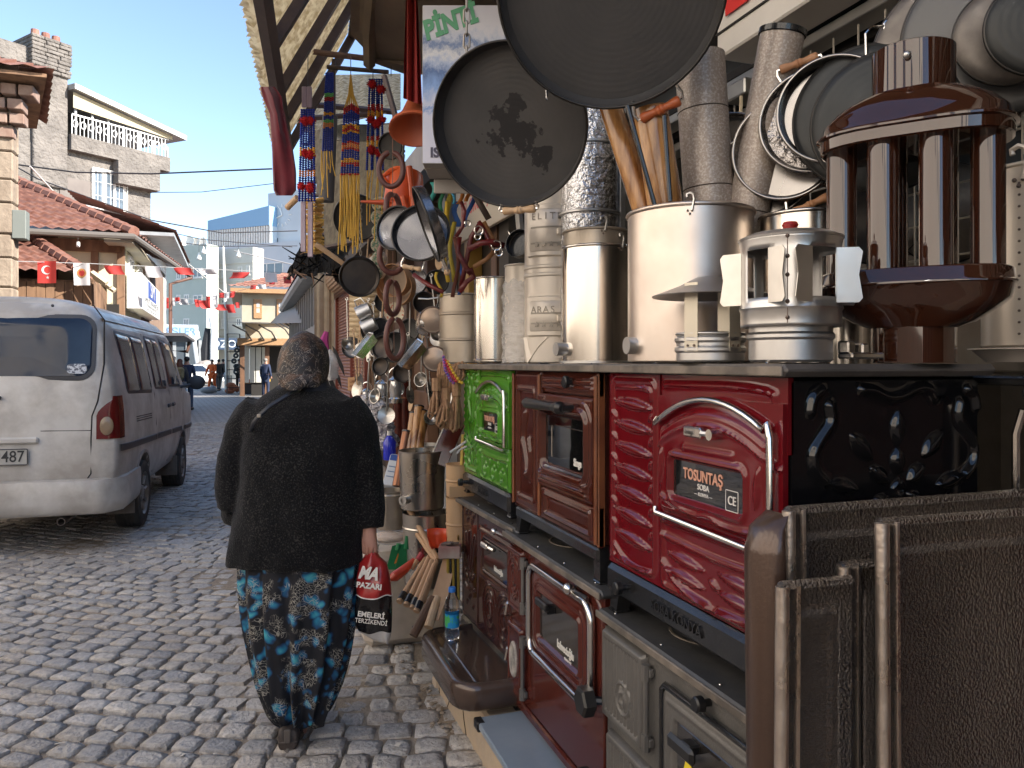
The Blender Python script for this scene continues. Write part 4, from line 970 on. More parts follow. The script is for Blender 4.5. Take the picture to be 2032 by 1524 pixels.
# ---- lower row -------------------------------------------------------------
def emb_swirl(U,V,x,z,r,k=.007,w_=.006):
 h_=0*U
 for rr_ in(r,r*.66,r*.33):h_=h_+k*ridge(np.hypot(U-x,(V-z)*.75)-rr_,w_)
 return h_
def lower_embossed():
 w,d,h,leg=.70,.46,.66,.12
 o=stove_shell('dark_brown_stove','dark brown embossed stove under the green one, small window in its door',3.45,w,d,.222,h,leg,plate_m=PLATED,body=E_DBR,yaw=R(2.0))
 pb,ptop=leg,h-.026;H=ptop-pb;Z=lambda f:pb+H*f;xs_=.235
 def col(U,V):
  h_=.005*ridge(sd_rr(U,V,xs_/2,(pb+ptop)/2,xs_/2-.01,H/2-.01,.01),.005)
  for(x_,z_)in((.06,.93),(.12,.95),(.17,.93),(.08,.87),(.145,.87),(.11,.20),(.07,.14),(.16,.14)):h_=h_+.008*lens(U,V,x_,Z(z_),.022,.013,.8)
  for P in([(.06,Z(.75)),(.085,Z(.6)),(.10,Z(.45))],[(.115,Z(.78)),(.115,Z(.6)),(.11,Z(.45))],[(.18,Z(.76)),(.15,Z(.6)),(.125,Z(.45))],[(.06,Z(.42)),(.09,Z(.35)),(.13,Z(.35)),(.17,Z(.42))],[(.05,Z(.30)),(.11,Z(.26)),(.18,Z(.30))]):h_=h_+.009*ridge(sd_poly(U,V,P),.007)
  return h_
 relief('side_panel',0,xs_,pb,ptop,col,E_DBR,o)
 xc=(xs_+w)/2;hw=(w-xs_)/2
 def drf(U,V):
  e1=sd_rr(U,V,xc,Z(.67),hw-.03,H*.20,.012);gl=sd_rr(U,V,xc,Z(.68),hw*.62,H*.125,.01)
  h_=.008*ridge(e1,.007)+.006*plateau(e1,.01)+.007*ridge(gl-.008,.006)-.008*plateau(gl,.005)
  for x_ in(xc-.08,xc+.09):h_=h_+emb_swirl(U,V,x_,Z(.25),.085)*1.0
  h_=h_+.007*lens(U,V,xc,Z(.18),.05,.018,1.57)
  return h_
 dr=relief('oven_door',xs_+.002,w,pb,ptop,drf,E_DBR,o)
 g=MB();g.box(xc-hw*.61,xc+hw*.61,-.008,.002,Z(.56),Z(.80),.002);g.build('window',mat('oven_glass_streaked',(.012,.011,.010),.08,col2=(.035,.03,.028),ns=9,spec=1,stretch=(1,1,4)),dr,ang=0)
 text('kahvecioğlu',.03,LETW,dr,Matrix.Translation((xc+.045,-.0095,Z(.625)))@Matrix.Rotation(R(90),4,'X'),sx=.7,bold=.0006)
 g=MB();g.box(xc-.085,xc-.01,-.045,-.02,Z(.79)-.012,Z(.79)+.012,.006);g.tube([(xc-.012,-.03,Z(.79)),(xc+.03,-.022,Z(.785))],.009,8);g.build('handle',CHROME,dr)
 g=MB();g.tube([(w-.13,-.045,Z(.965)),(w-.04,-.03,Z(.965))],.006,6);g.ell((w-.135,-.047,Z(.965)),.014);g.build('damper_pull',CHROME,o)
 for zz in(.46,.13):
  g=MB();g.tube([(w+.012,-.03,Z(zz)+.05),(w+.022,-.05,Z(zz)+.02),(w+.015,-.055,Z(zz)-.02),(w,-.03,Z(zz)-.03)],.006,6);g.build('latch',CHROME,o)
 g=MB();g.box(-.005,w+.005,-.010,d,leg-.085,leg-.004,.012);g.build('base_frame',BLKI,o)
 return o
lowbrown=lower_embossed()
def iron_door(o,x0,x1,z0,z1,m,kind,hinge=True):
 w2,cx_,cz_=(x1-x0)/2,(x0+x1)/2,(z0+z1)/2
 def f(U,V):
  e1=sd_rr(U,V,cx_,cz_,w2-.004,(z1-z0)/2-.004,.008);e2=sd_rr(U,V,cx_,cz_,w2-.022,(z1-z0)/2-.022,.004)
  h_=.014*plateau(e1,.005)-.004*plateau(e2,.004)
  if kind=='ribs':
   h_=h_+np.where(e2<-.004,.0035*np.sin(U*2*math.pi/.019),0)
   md=np.hypot(U-cx_-.01,V-cz_+.03);h_=np.where(md<.046,.010+.005*ridge(md-.040,.004)+.004*ridge(md-.016,.006)+.004*ridge(np.abs(U-cx_-.01)-.012,.004)*(md<.032),h_)
  elif kind=='rings':h_=h_+emb_swirl(U,V,cx_,cz_+.01,.055,.006,.006)
  return h_
 dr=relief('fire_door',x0,x1,z0,z1,f,m,o,y=-.012,back=.02,step=.003)
 if kind=='peep':
  g=MB();g.lathe([(0,.002),(.030,.002),(.034,.006),(.038,.002),(.038,-.004)],24,frame((cx_,-.024,cz_),(0,-1,0),(1,0,0))@Matrix.Diagonal((1,1.75,1,1)));g.build('mica_window',mat('mica',(.18,.17,.16),.25,col2=(.45,.42,.38),ns=25),dr)
 if hinge:
  g=MB();g.tube([(x1+.016,-.022,z0+.02),(x1+.016,-.022,z1-.02)],.007,8)
  for zz in(z0+.035,z1-.035):g.tube([(x1+.016,-.022,zz-.02),(x1+.016,-.022,zz+.02)],.012,8);g.box(x1-.01,x1+.03,-.02,-.005,zz-.011,zz+.011,.003)
  g.build('hinge',IRON if kind!='rings' else IRON,dr)
 return dr
def lower_maroon():
 w,d,h,leg=.79,.47,.665,.10
 o=stove_shell('maroon_stove','maroon stove under the brown glass stove, chrome framed oven door and two iron fire doors',2.735,w,d,.205,h,leg,plate_m=PLATED,body=E_MAR)
 pb,ptop=leg-.03,h-.026;H=ptop-pb;Z=lambda f:pb+H*f
 g=MB();g.box(0,w,-.004,.02,pb,ptop,.004);g.build('front_plate',E_MAR,o)
 iron_door(o,.005,.155,Z(.56),Z(.965),E_MAR,'rings');iron_door(o,.0,.15,Z(.02),Z(.47),E_MAR,'peep')
 x0,x1=.225,.735;z0,z1=Z(.40),Z(.93);xc,zc=(x0+x1)/2,(z0+z1)/2
 def f(U,V):
  e1=sd_rr(U,V,xc,zc,(x1-x0)/2-.018,(z1-z0)/2-.018,.03);e2=sd_rr(U,V,xc,zc,(x1-x0)/2-.085,(z1-z0)/2-.075,.012)
  return.008*plateau(e1,.006)+.009*ridge(e2-.008,.008)-.008*plateau(e2,.005)+.005*ridge(e2-.035,.006)
 dr=relief('oven_door',x0,x1,z0,z1,f,E_MAR,o,y=-.008)
 g=MB();g.tube(rr_path(xc,zc,(x1-x0)/2,(z1-z0)/2,.05,-.018),.013,8,closed=True);g.build('trim',CHROME,o,ang=60)
 g=MB();g.box(x0+.088,x1-.088,-.012,-.004,z0+.078,z1-.078,.002);g.build('window',MATS['oven_glass_streaked'],dr,ang=0)
 text('kahvecioğlu',.036,LETW,dr,Matrix.Translation((xc+.055,-.0135,zc-.045))@Matrix.Rotation(R(90),4,'X'),sx=.75,bold=.0007);text('EMAYE',.018,LETW,dr,Matrix.Translation((xc+.075,-.0135,zc-.075))@Matrix.Rotation(R(90),4,'X'))
 g=MB();g.box(xc-.115,xc-.02,-.052,-.035,zc+.052,zc+.078,.004);g.box(xc-.06,xc-.03,-.04,-.01,zc+.04,zc+.066,.004);g.build('handle',BLKP,dr)
 g=MB();g.tube([(x1-.12,-.035,Z(.965)),(x1-.12,-.0,Z(.965))],.006,8);g.ell((x1-.12,-.037,Z(.965)),.018);g.tube([(x1-.12,-.03,Z(.965)),(x1-.02,-.02,Z(.962))],.006,6);g.build('damper_pull',CHROME,o)
 for zz in(.40,-.0):
  g=MB();g.lathe([(0,.0),(.042,0),(.042,.03),(.035,.036),(0,.036)],6,frame((w+.0,-.045,Z(zz)+.06),(0,-1,0)));g.tube([(w,-.045,Z(zz)+.06),(w+.02,0,Z(zz)+.06)],.012,8);g.build('knob',BLKP,o,ang=20)
 g=MB();g.box(-.002,w,-.012,.03,pb-.035,pb-.002,.006);g.build('base_frame',E_MAR,o)
 return o
maroon=lower_maroon()
def lower_grey():
 w,d,h,leg=.84,.47,.62,.10
 o=stove_shell('grey_iron_stove','grey cast iron stove under the red one with ribbed fire doors and yellow lettering',1.925,w,d,.20,h,leg,plate_m=PLATED,body=IRON,over=(.02,.03,.03),legm=IRON)
 pb,ptop=leg-.05,h-.026;H=ptop-pb;Z=lambda f:pb+H*f
 g=MB();g.box(0,w,-.004,.02,pb,ptop,.004);g.build('front_plate',IRON,o)
 iron_door(o,.005,.235,Z(.52),Z(.965),IRON,'ribs');iron_door(o,.03,.25,Z(.02),Z(.465),IRON,'ribs')
 x0,x1=.315,.80;z0,z1=Z(.16),Z(.905);xc,zc=(x0+x1)/2,(z0+z1)/2
 def f(U,V):
  e1=sd_rr(U,V,xc,zc,(x1-x0)/2-.008,(z1-z0)/2-.008,.02);e2=sd_rr(U,V,xc,zc,(x1-x0)/2-.06,(z1-z0)/2-.065,.012)
  return.010*plateau(e1,.006)+.005*ridge(e1+.022,.006)-.010*plateau(e2,.005)
 dr=relief('oven_door',x0,x1,z0,z1,f,IRON,o,y=-.008)
 g=MB();g.tube([(x0+.004,-.016,z0),(x0+.004,-.016,z1-.015),(x0+.02,-.018,z1),(x1,-.018,z1)],.008,8);g.build('trim',BLKI,o,ang=60)
 g=MB();g.box(x0+.063,x1-.063,-.012,-.004,z0+.068,z1-.068,.002);g.build('window',MATS['oven_glass_streaked'],dr,ang=0)
 g=MB();g.box(x0+.085,x0+.19,-.055,-.038,z1-.108,z1-.072,.008);g.box(x0+.12,x0+.16,-.04,-.01,z1-.10,z1-.078,.004);g.build('handle',BLKP,dr)
 tz=z1-.150;text('ISIS',.052,LETY,dr,Matrix.Translation((x0+.225,-.0135,tz))@Matrix.Rotation(R(90),4,'X'),sx=.75,bold=.0015)
 g=MB();g.prism([(0,-.03),(.016,-.026),(.02,-.005),(.008,.02),(.004,.038),(-.010,.015),(-.018,-.008),(-.014,-.026)],0,.001,frame((x0+.115,-.0135,tz),(0,-1,0),(1,0,0)));g.build('flame_mark',LETY,dr,ang=0)
 knob(o,.50,Z(.953),.017,BLKP,-.004,.04)
 return o
grey=lower_grey()
# ---- ash tray / floor tray with a water bottle, blue sheet step
def rounded_tray(name,label,x0,x1,y0,y1,z0,z1,m,rr_=.05,yaw=0,cat='floor tray'):
 w,d=x1-x0,y1-y0;o=thing(name,label,cat,((x0+x1)/2,(y0+y1)/2,z0),yaw)
 def loop(s,z):return[(p[0],p[2],z)for p in rr_path(0,0,w/2-s,d/2-s,max(rr_-s,.006),0,6)]
 h=z1-z0
 P=[loop(.012,0),loop(.0,.010),loop(0,h-.02),loop(.008,h-.006),loop(.020,h),loop(.040,h-.002),loop(.052,h-.012),loop(.06,h-.014)]
 g=MB();g.grid(P,closev=True)
 k=len(g.v);g.add([(0,0,h-.014)],[]);n=len(P[0]);b=(len(P)-1)*n
 for i in range(n):g.f.append((b+i,b+(i+1)%n,k));g.mi.append(0)
 g.f.append(tuple(range(n))[::-1]);g.mi.append(0)
 g.build('pan',m,o,fix=True,ang=50);return o,w,d,h
BRTIN=mat('brown_tin',(.085,.055,.042),.22,.25,col2=(.06,.04,.032),ns=5,coat=.4,bump=.08,bs=30,bdist=.004)
fl=ptZ(838,1262,.335);nr=ptZ(890,1345,.335)
tr,w_,d_,h_=rounded_tray('brown_floor_tray','dark brown enamelled floor tray sticking out from the ledge with a bottle on it',.71,1.13,2.66,3.33,.235,.335,BRTIN,.10)
for(a_,b_)in(((-.12,-.30),(-.12,.30)),((.05,.02),(.20,.02))):
 g=MB();g.tube([(a_[0],a_[1],h_-.0135),(b_[0],b_[1],h_-.0135)],.004,6);g.build('bead',BRTIN,tr)
g=MB();g.box(-.21,.21,.0,.05,-.034,-.002,.004);g.build('foot',CONC,tr)
st=thing('blue_step_sheet','pale blue flat metal sheet lying on the ledge below the maroon stove','sheet',(.9,2.2,.1))
a_=ptZ(943,1424,.135)
a_=ptZ(943,1424,.228);g=MB();g.box(.775,1.10,1.0,a_.y,.204,.228,.004);g.build('board',mat('blue_sheet',(.20,.26,.33),.35,.2,col2=(.26,.31,.37),ns=3,bump=.1,bs=80,bdist=.002),st,world=True)
g=MB();g.box(.77,.80,a_.y-.05,a_.y+.004,.195,.230,.004);g.build('corner_cap',BLKP,st,world=True)
bt=thing('water_bottle','clear plastic water bottle with blue cap and green blue label on the brown tray','bottle',ptZ(897,1268,.325).to_tuple())
PET=mat('pet_plastic',(.93,.96,1),.04,trans=1,ior=1.3)
prof=[(0,.004),(.026,0),(.031,.006),(.032,.03),(.030,.05),(.0305,.052),(.0305,.115),(.032,.12),(.029,.128),(.032,.136),(.032,.15),(.026,.175),(.014,.195),(.013,.205)]
g=MB();g.lathe(prof,24);g.build('bottle_body',PET,bt,ang=40)
g=MB();g.lathe([(0,.006),(.027,.006),(.029,.05),(.029,.125),(0,.125)],20);g.build('water',mat('water',(.95,.98,1),.0,trans=1,ior=1.33),bt,ang=40)
g=MB();g.lathe([(.0312,.055),(.0312,.112)],24);g.build('label',mat('bottle_label',(.02,.28,.60),.35,col2=(.08,.45,.12),ns=22,ramp=(.5,.53)),bt)
g=MB();g.lathe([(0,.222),(.014,.222),(.0155,.219),(.0155,.203),(.014,.201)],18);g.build('cap',mat('cap_blue',(.02,.18,.60),.4),bt)
# ---- hammered brown floor trays leaning upright in the foreground
HAM=mat('hammered_brown',(.23,.20,.175),.22,.85,col2=(.31,.27,.235),ns=5,nd=3,bump=1,bs=185,bdist=.06,coat=.4)
HAMS=mat('brown_plate_smooth',(.060,.036,.027),.28,.4,col2=(.085,.05,.035),ns=4,bump=.12,bs=160,bdist=.003,coat=.4)
STRIPM=mat('tin_strip',(.62,.54,.47),.22,.95,bump=.5,bs=60,bdist=.004,r2=.5)
def lean_panel(name,label,X0,X1,Y,z0,z1,thick,tilt=0,roll=0,rim=True):
 o=thing(name,label,'metal panel',(X0,Y,z0));o.rotation_euler=(R(-tilt),R(roll),R(0))
 w,h=X1-X0,z1-z0
 def f(U,V):
  e1=sd_rr(U,V,w/2,h/2,w/2-.045,h/2-.05,.01)
  return-.006*plateau(e1,.006)+.004*ridge(e1-.012,.005)
 relief('sheet',0.012,w,0,h,f,HAM,o,step=.008,back=thick)
 g=MB();g.tube([(.006,-.002,0),(.006,-.002,h)],.011,8);g.tube([(.034,-.003,0),(.034,-.003,h)],.0055,6);g.build('folded_edge',STRIPM,o,ang=60)
 g=MB();g.tube([(.006,.002,h),(w,.002,h)],.008,6);g.build('top_edge',HAM,o,ang=60)
 return o
zb_=.20
pA=lean_panel('hammered_tray','rear brown hammered metal tray leaning with a rounded left rim',.864,1.75,1.06,zb_,1.250,.02,1)
g=MB();P=[]
for k in range(29):
 a_=R(180*k/28)
 P.append([(-.022-.034*math.sin(a_)*1.0,.020-.034*math.cos(a_)*1.3,z_)for z_ in(0,.98)]+[(-.018-.024*math.sin(a_),.020-.034*math.cos(a_)*1.2,1.02),(-.0-.0*math.sin(a_),.02-.030*math.cos(a_),1.045)])
g.grid(P);g.build('rounded_rim',HAMS,pA,ang=60)
g=MB();g.box(-.024,-.004,-.016,.05,0,1.03,.008);g.build('rim_web',HAMS,pA)
lean_panel('hammered_tray','big front brown hammered metal tray at the right edge of the picture',.945,1.75,.95,zb_,1.245,.02,1,.6)
lean_panel('hammered_tray','short narrow brown hammered metal panel in front of the taller ones',.770,.915,.985,zb_,1.150,.018,1,1.2)
lean_panel('narrow_tray','edge of a narrow brown hammered panel squeezed between the short and the big one',.912,.99,1.005,zb_,1.165,.018,1,1.0)
# ================================================================ POTS, PIPES AND COWLS ON THE STOVE TOPS
def metal(name,col,rough,r2=None,bump=.05,bs=20,stretch=None,col2=None,metalness=1):
 return mat(name,col,rough,metalness,col2=col2 or tuple(c*.82 for c in col),ns=4,r2=r2 or rough*1.8,rs=6,bump=bump,bs=bs,bdist=.004,stretch=stretch)
STEEL=metal('stainless_steel',(.74,.69,.62),.13,.26,.06,14,(1,1,.15))
ALUM=metal('aluminium_pot',(.74,.66,.59),.32,.46,.12,9,None,(.62,.52,.45))
GALV=metal('galvanised_tin',(.66,.65,.63),.30,.46,.08,16,None,(.52,.51,.50))
TINW=mat('dull_tin',(.44,.38,.31),.38,.75,col2=(.38,.33,.27),ns=4,r2=.5)
CREAME=mat('cream_enamel',(.62,.56,.48),.35,.25,col2=(.56,.50,.43),ns=4,bump=.05,bs=10)
WHITEE=mat('pale_enamel',(.66,.58,.48),.32,.3,col2=(.60,.52,.43),ns=3)
GRANPIPE=mat('speckled_pipe',(.34,.28,.235),.42,.2,col2=(.54,.48,.42),ns=170,nd=2,ramp=(.45,.68),bump=.12,bs=170,bdist=.002)
WOODPIPE=mat('wood_print_pipe',(.16,.055,.015),.25,col2=(.50,.25,.085),ns=10,nd=7,stretch=(2.6,2.6,.3),coat=.5,ramp=(.40,.60))
BLUEIN=mat('pan_dark',(.035,.035,.038),.38,.55,col2=(.055,.053,.052),ns=3,r2=.5)
RIVET=mat('rivet',(.16,.12,.10),.5,.6)
WOODH=mat('handle_wood',(.34,.15,.07),.5,col2=(.46,.24,.12),ns=14,stretch=(.3,1,1))
WOODL=mat('handle_pale_wood',(.52,.33,.18),.55,col2=(.60,.42,.26),ns=14)
WOODR=mat('handle_red_wood',(.42,.09,.025),.4,col2=(.50,.14,.05),ns=14)
def vessel(name,label,cat,px,d,z,r,h,m,ribs=(),rim=.006,open_=True,rb=None,n=40,group=None,ribh=.004):
 p=pt(px,HOR,d);o=thing(name,label,cat,(p.x,p.y,z),group=group)
 rb=rb or r;prof=[(0,0.002),(rb-.004,.002),(rb,.006)]
 for zz in ribs:prof+=[(rb+(r-rb)*(zz-.008)/h,zz-.008),(rb+(r-rb)*zz/h+ribh,zz-.003),(rb+(r-rb)*zz/h+ribh,zz+.003),(rb+(r-rb)*zz/h,zz+.008)]
 prof+=[(r,h-.008)]
 if open_:prof+=[(r-.003,h-.004),(r-.003,h-.02),(rb-.004,.012),(0,.012)]
 else:prof+=[(r,h),(0,h)]
 g=MB();g.lathe(prof,n);g.build('body',m,o,ang=22)
 if rim and open_:
  g=MB();g.tube([(r*math.cos(a),r*math.sin(a),h-.003)for a in np.linspace(0,2*math.pi,n,endpoint=False)],rim,8,closed=True);g.build('rim',m,o,ang=80)
 return o
def hook(o,x,y,z,dirx,m=GALV,s=1,name='hook_ear'):
 M=frame((x,y,z),dirx,(0,0,1));g=MB()
 pts=[(-.02,0,0)]+[(.022*math.cos(a)+.022,.018*math.sin(a)-.0,0)for a in np.linspace(-2.6,1.6,9)]
 g.tube([M@Vector((a*s,b*s,c*s+.003))for a,b,c in[(-.03,-.008,0),(-.01,-.012,0),(.012,-.016,0),(.03,-.012,0),(.036,.0,0),(.030,.012,0),(.020,.010,0)]],.0055*s,6)
 g.build(name,m,o)
 g=MB()
 for(a,b)in((-.03,-.008),(-.03,.008),(-.042,0)):g.ell(M@Vector((a*s,b*s,.002)),.0045*s,n=8,m=5)
 g.build('rivet',RIVET,o)
def toward(o):
 v=Vector((0,0,0))-Vector(o.location);v.z=0;return v.normalized()
ZT=1.502
b=vessel('grey_bucket','dull grey tin bucket with pressed ribs and hanging wire handle above the rope hanks','bucket',925,3.78,ZT,.132,.335,TINW,(.115,.24),.005)
t_=-RT
g=MB();cxx=t_*.137
for dx_ in(0,.012):g.tube([cxx+Vector((dx_,0,.30)),cxx+t_*.02+Vector((dx_,0,.25)),cxx+t_*.014+Vector((dx_,.0,.17)),cxx+t_*.002+Vector((dx_,0,.155)),cxx-t_*.008+Vector((dx_,-.012,.20)),cxx+Vector((dx_,-.01,.29))],.005,6)
g.build('wire_handle',BLKI,b)
g=MB();g.tube([cxx*1.0+Vector((0,0,.325)),cxx+t_*.05+Vector((0,0,.318)),cxx+t_*.10+Vector((0,0,.32))],.004,6);g.build('rim_wire',GALV,b)
vessel('bright_tin_drum','bright reflective tin cylinder between the grey bucket and the wrapped one','tin',980,3.38,ZT,.088,.375,STEEL,(.012,),.004)
wr=vessel('wrapped_drum','tin cylinder wrapped in creased clear plastic beside the cream water heater','tin',1042,3.22,ZT,.085,.41,CREAME,(),.004)
PLAS=mat('clear_plastic',(.95,.95,.95),.12,alpha=.33,bump=1,bs=26,spec=1,bdist=.03,stretch=(1,1,2.4))
g=MB();P=[]
for i in range(40):
 a=2*math.pi*i/40;P.append([((.094+.007*math.sin(7*a+k*1.7)+random.uniform(-.003,.003))*math.cos(a)*(1 if k<15 else 1-.12*(k-14)),(.094+.007*math.sin(7*a+k*1.7))*math.sin(a)*(1 if k<15 else 1-.12*(k-14)),.004+.41*k/18+random.uniform(-.004,.004))for k in range(19)])
g.grid(P,closeu=True);g.build('plastic_wrap',PLAS,wr,ang=80)
g=MB();P=pt(1035,486,3.1)-Vector(wr.location);g.lathe([(0,.0),(.055,.0),(.058,.004),(.058,.03),(.056,.03)],28,frame(P,(-.75,-.6,.15)));g.build('pipe_mouth',BLKI,wr)
wh_=vessel('cream_heater','cream tin water heater with two hinged doors and embossed stars','water heater',1098,2.98,ZT,.112,.70,CREAME,(.335,.365),0,False)
tw=toward(wh_)
def curved_panel(o,r,a0,a1,z0,z1,m,name,out=.008,n=10):
 base=math.atan2(tw.y,tw.x);g=MB();P=[]
 for i in range(n+1):
  a=base+a0+(a1-a0)*i/n;c,s=math.cos(a),math.sin(a);e_=1 if 0<i<n else.3
  P.append([(c*r,s*r,z0),(c*(r+out),s*(r+out),z0+.006),(c*(r+out),s*(r+out),z1-.006),(c*r,s*r,z1)])
 g.grid(P);return g.build(name,m,o,ang=40,fix=False)
def on_cyl(o,r,a,z,ins=0):
 base=math.atan2(tw.y,tw.x)+a;n=Vector((math.cos(base),math.sin(base),0));return frame(n*(r+ins)+Vector((0,0,z)),n,(-n.y,n.x,0)),n
for(z0,z1,tx_)in((.40,.60,'ELITE'),(.10,.255,'ARAS')):
 dr=curved_panel(wh_,.112,-.95,.75,z0,z1,CREAME,'door',.010)
 curved_panel(wh_,.122,-.78,.55,z0+.02,z1-.02,CREAME,'door_panel',.005)
 for zz in(z0+.05,(z0+z1)/2+.01):
  M,n=on_cyl(wh_,.129,-.1,zz)
  q=curved_panel(wh_,.126,-.72,.35,zz-.003,zz+.003,mat('emboss_grey',(.28,.25,.21),.4,.3),'emboss_line',.003)
 for k in range(5):
  M,n=on_cyl(wh_,.1285,-.62+.2*k,z1-.05 if tx_=='ELITE' else z1-.055)
  text(tx_[k]if k<len(tx_)else '',.036,MATS['emboss_grey'],wh_,M,name='lettering')if k<len(tx_)else None
 for k in range(4):
  M,n=on_cyl(wh_,.1285,-.5+.22*k,z0+.045)
  pts=[(.011*(1 if i%2==0 else.45)*math.sin(math.pi*i/5),.011*(1 if i%2==0 else.45)*math.cos(math.pi*i/5))for i in range(10)]
  g=MB();g.prism(pts,0,.003,M);g.build('star',MATS['emboss_grey'],wh_,ang=0)
 M,n=on_cyl(wh_,.126,.45,(z0+z1)/2-.01)
 g=MB();g.box(-.05,.06,-.012,.012,.002,.012,.003,M);g.build('latch',WHITEE,wh_);g=MB();g.ell(M@Vector((-.03,0,.014)),.006);g.build('rivet',RIVET,wh_)
g=MB();tl=-RT;
for sg_ in(-1,1):
 q=RT*(.10*sg_);g.add([q+Vector((0,0,.0)),q+tw*.06+Vector((0,0,0)),q*.55+tw*.10+Vector((0,0,.065)),q*.2+tw*.115+Vector((0,0,.10)),q*1.15+tw*.03+Vector((0,0,.10))],[(0,1,2,3,4)])
g.build('foot',CREAME,wh_,ang=0)
g=MB();M,n=on_cyl(wh_,.10,.95,.055);g.tube([M@Vector((0,0,0)),M@Vector((0,0,.06))],.022,14);g.build('drain_pipe',GALV,wh_)
fo=thing('foil_flue_pipe','crinkled shiny silver flue pipe standing behind the stainless pot','pipe',(*pt(1170,HOR,2.85).to_tuple()[:2],ZT))
FOIL=mat('foil',(.62,.62,.63),.10,1,bump=.9,bs=55,bdist=.012)
g=MB();prof=[]
for k in range(60):
 z_=.02+1.05*k/59;prof.append((.108+(.006 if abs((z_%.30)-.15)<.012 else 0),z_))
g.lathe(prof,40);g.build('pipe',FOIL,fo,ang=60)
g=MB();g.box(-.012,.012,-.012,.012,0,1.0,.003,T(*(RT*.118+toward(fo)*.02).to_tuple()));g.build('seam_strip',GALV,fo)
for zz in(.55,.80):g=MB();g.tube([(.111*math.cos(a),.111*math.sin(a),zz)for a in np.linspace(0,2*math.pi,36,endpoint=False)],.006,6,closed=True);g.build('band',GALV,fo)
sp_=vessel('stainless_pot','tall shiny stainless steel pot with a second rim nested inside it','pot',1182,2.5,ZT,.110,.375,STEEL,(),.005)
g=MB();g.lathe([(.104,.30),(.106,.405),(.104,.425),(.100,.425),(.100,.3)],40);g.build('nested_pot',TINW,sp_,ang=40)
g=MB();g.tube([(.105*math.cos(a),.105*math.sin(a),.425)for a in np.linspace(0,2*math.pi,40,endpoint=False)],.005,8,closed=True);g.build('nested_rim',TINW,sp_,ang=80)
tw=toward(sp_)
q=(tw*.6+RT*.55).normalized()*.111;hook(sp_,q.x,q.y,.385,q.normalized(),GALV,.7);q=(tw*.9+RT*.2).normalized()*.107;hook(sp_,q.x,q.y,.435,q.normalized(),GALV,.7)
g=MB();q=(-RT*.8+tw*.35).normalized();g.tube([q*.10+Vector((0,0,.045)),q*.145+Vector((0,0,.045))],.021,16);g.build('spout',GALV,sp_)
g=MB();g.lathe([(.108,0),(.118,0),(.118,.006),(.110,.008)],40);g.build('base_ring',GALV,sp_)
bp_=vessel('big_aluminium_pot','large pale aluminium pot holding speckled and wood patterned stove pipes','pot',1369,2.02,ZT,.162,.392,ALUM,(),.006)
tw=toward(bp_);q=tw*.163;hook(bp_,q.x,q.y,.390,tw,GALV,.65)
q=(-RT*.85+tw*.3).normalized();g=MB();g.tube([q*.15+Vector((0,0,.045)),q*.185+Vector((0,0,.045))],.022,16);g.build('spout',GALV,bp_)
def pipe_between(name,label,pa,da,pb_,db,ra,rb,m,seam=True,cap=None,group=None):
 a,b_=pt(*pa,da),pt(*pb_,db);o=thing(name,label,'stove pipe',a.to_tuple(),group=group)
 g=MB();L_=(b_-a).length;ax=(b_-a).normalized();M=frame((0,0,0),ax,RT)
 g.lathe([(ra,0),(rb,L_),(rb-.004,L_),(ra-.004,0)],32,M);g.build('pipe',m,o,ang=50)
 if seam:
  for f_ in seam if hasattr(seam,'__len__')else(.45,):
   g=MB();rr_=ra+(rb-ra)*f_;g.tube([M@Vector((rr_*math.cos(t),rr_*math.sin(t),L_*f_))for t in np.linspace(0,2*math.pi,32,endpoint=False)],.0018,4,closed=True);g.build('joint_seam',mat('seam_dark',(.05,.035,.025),.6),o)
 if cap:
  g=MB();g.lathe([(rb+.001,L_-.016),(rb+.004,L_-.014),(rb+.004,L_),(rb-.006,L_+.002)],32,M);g.build('end_band',cap,o)
 return o
GP='speckled stove pipes in the big pot'
pipe_between('speckled_pipe','thick brown speckled stove pipe leaning left in the big pot below the large pan',(1414,505),2.08,(1388,112),2.08,.067,.067,GRANPIPE,(.33,.72),None,GP)
pipe_between('speckled_pipe','brown speckled stove pipe with black rim leaning right in the big pot',(1468,505),2.06,(1554,60),1.98,.053,.056,GRANPIPE,(.2,),BLKI,GP)
GW='wood patterned pipes in the big pot'
pipe_between('wood_print_pipe','wood patterned stove pipe nearer the middle of the big pot',(1338,520),2.02,(1290,215),2.0,.047,.045,WOODPIPE,(),None,GW)
pipe_between('wood_print_pipe','wood patterned stove pipe leaning furthest left out of the big pot',(1312,520),2.08,(1205,190),2.12,.032,.032,WOODPIPE,(),None,GW)
for(pa,pb_)in(((1300,410),(1245,210)),((1330,400),(1318,230))):
 a,b_=pt(*pa,1.93),pt(*pb_,1.93);o=thing('black_rod','thin black iron rod leaning in the big pot, %s'%('left one' if pa[0]<1310 else 'right one'),'rod',a.to_tuple())
 g=MB();g.tube([(0,0,0),b_-a],.006,8);g.build('rod',BLKI,o)
cc_=vessel('cone_chimney_cap','small galvanised chimney cap with a cone roof on three strips','chimney cap',1409,1.72,ZT,.0745,.068,GALV,(.030,.052),.003)
tw=toward(cc_)
for k,a in enumerate((-.55,.75,2.7)):
 bA=math.atan2(tw.y,tw.x)+a;n=Vector((math.cos(bA),math.sin(bA),0));M=frame(n*.076+Vector((0,0,.05)),n,(0,0,1))
 g=MB();g.box(-.025,.125,-.0165,.0165,-.001,.001,0,M);g.build('strip',mat('pale_tin',(.60,.55,.45),.35,.6),cc_,ang=0)
 g=MB();[g.ell(M@Vector((-.012,s_,.002)),.003,n=6,m=4)for s_ in(-.008,.008)];g.build('rivet',RIVET,cc_)
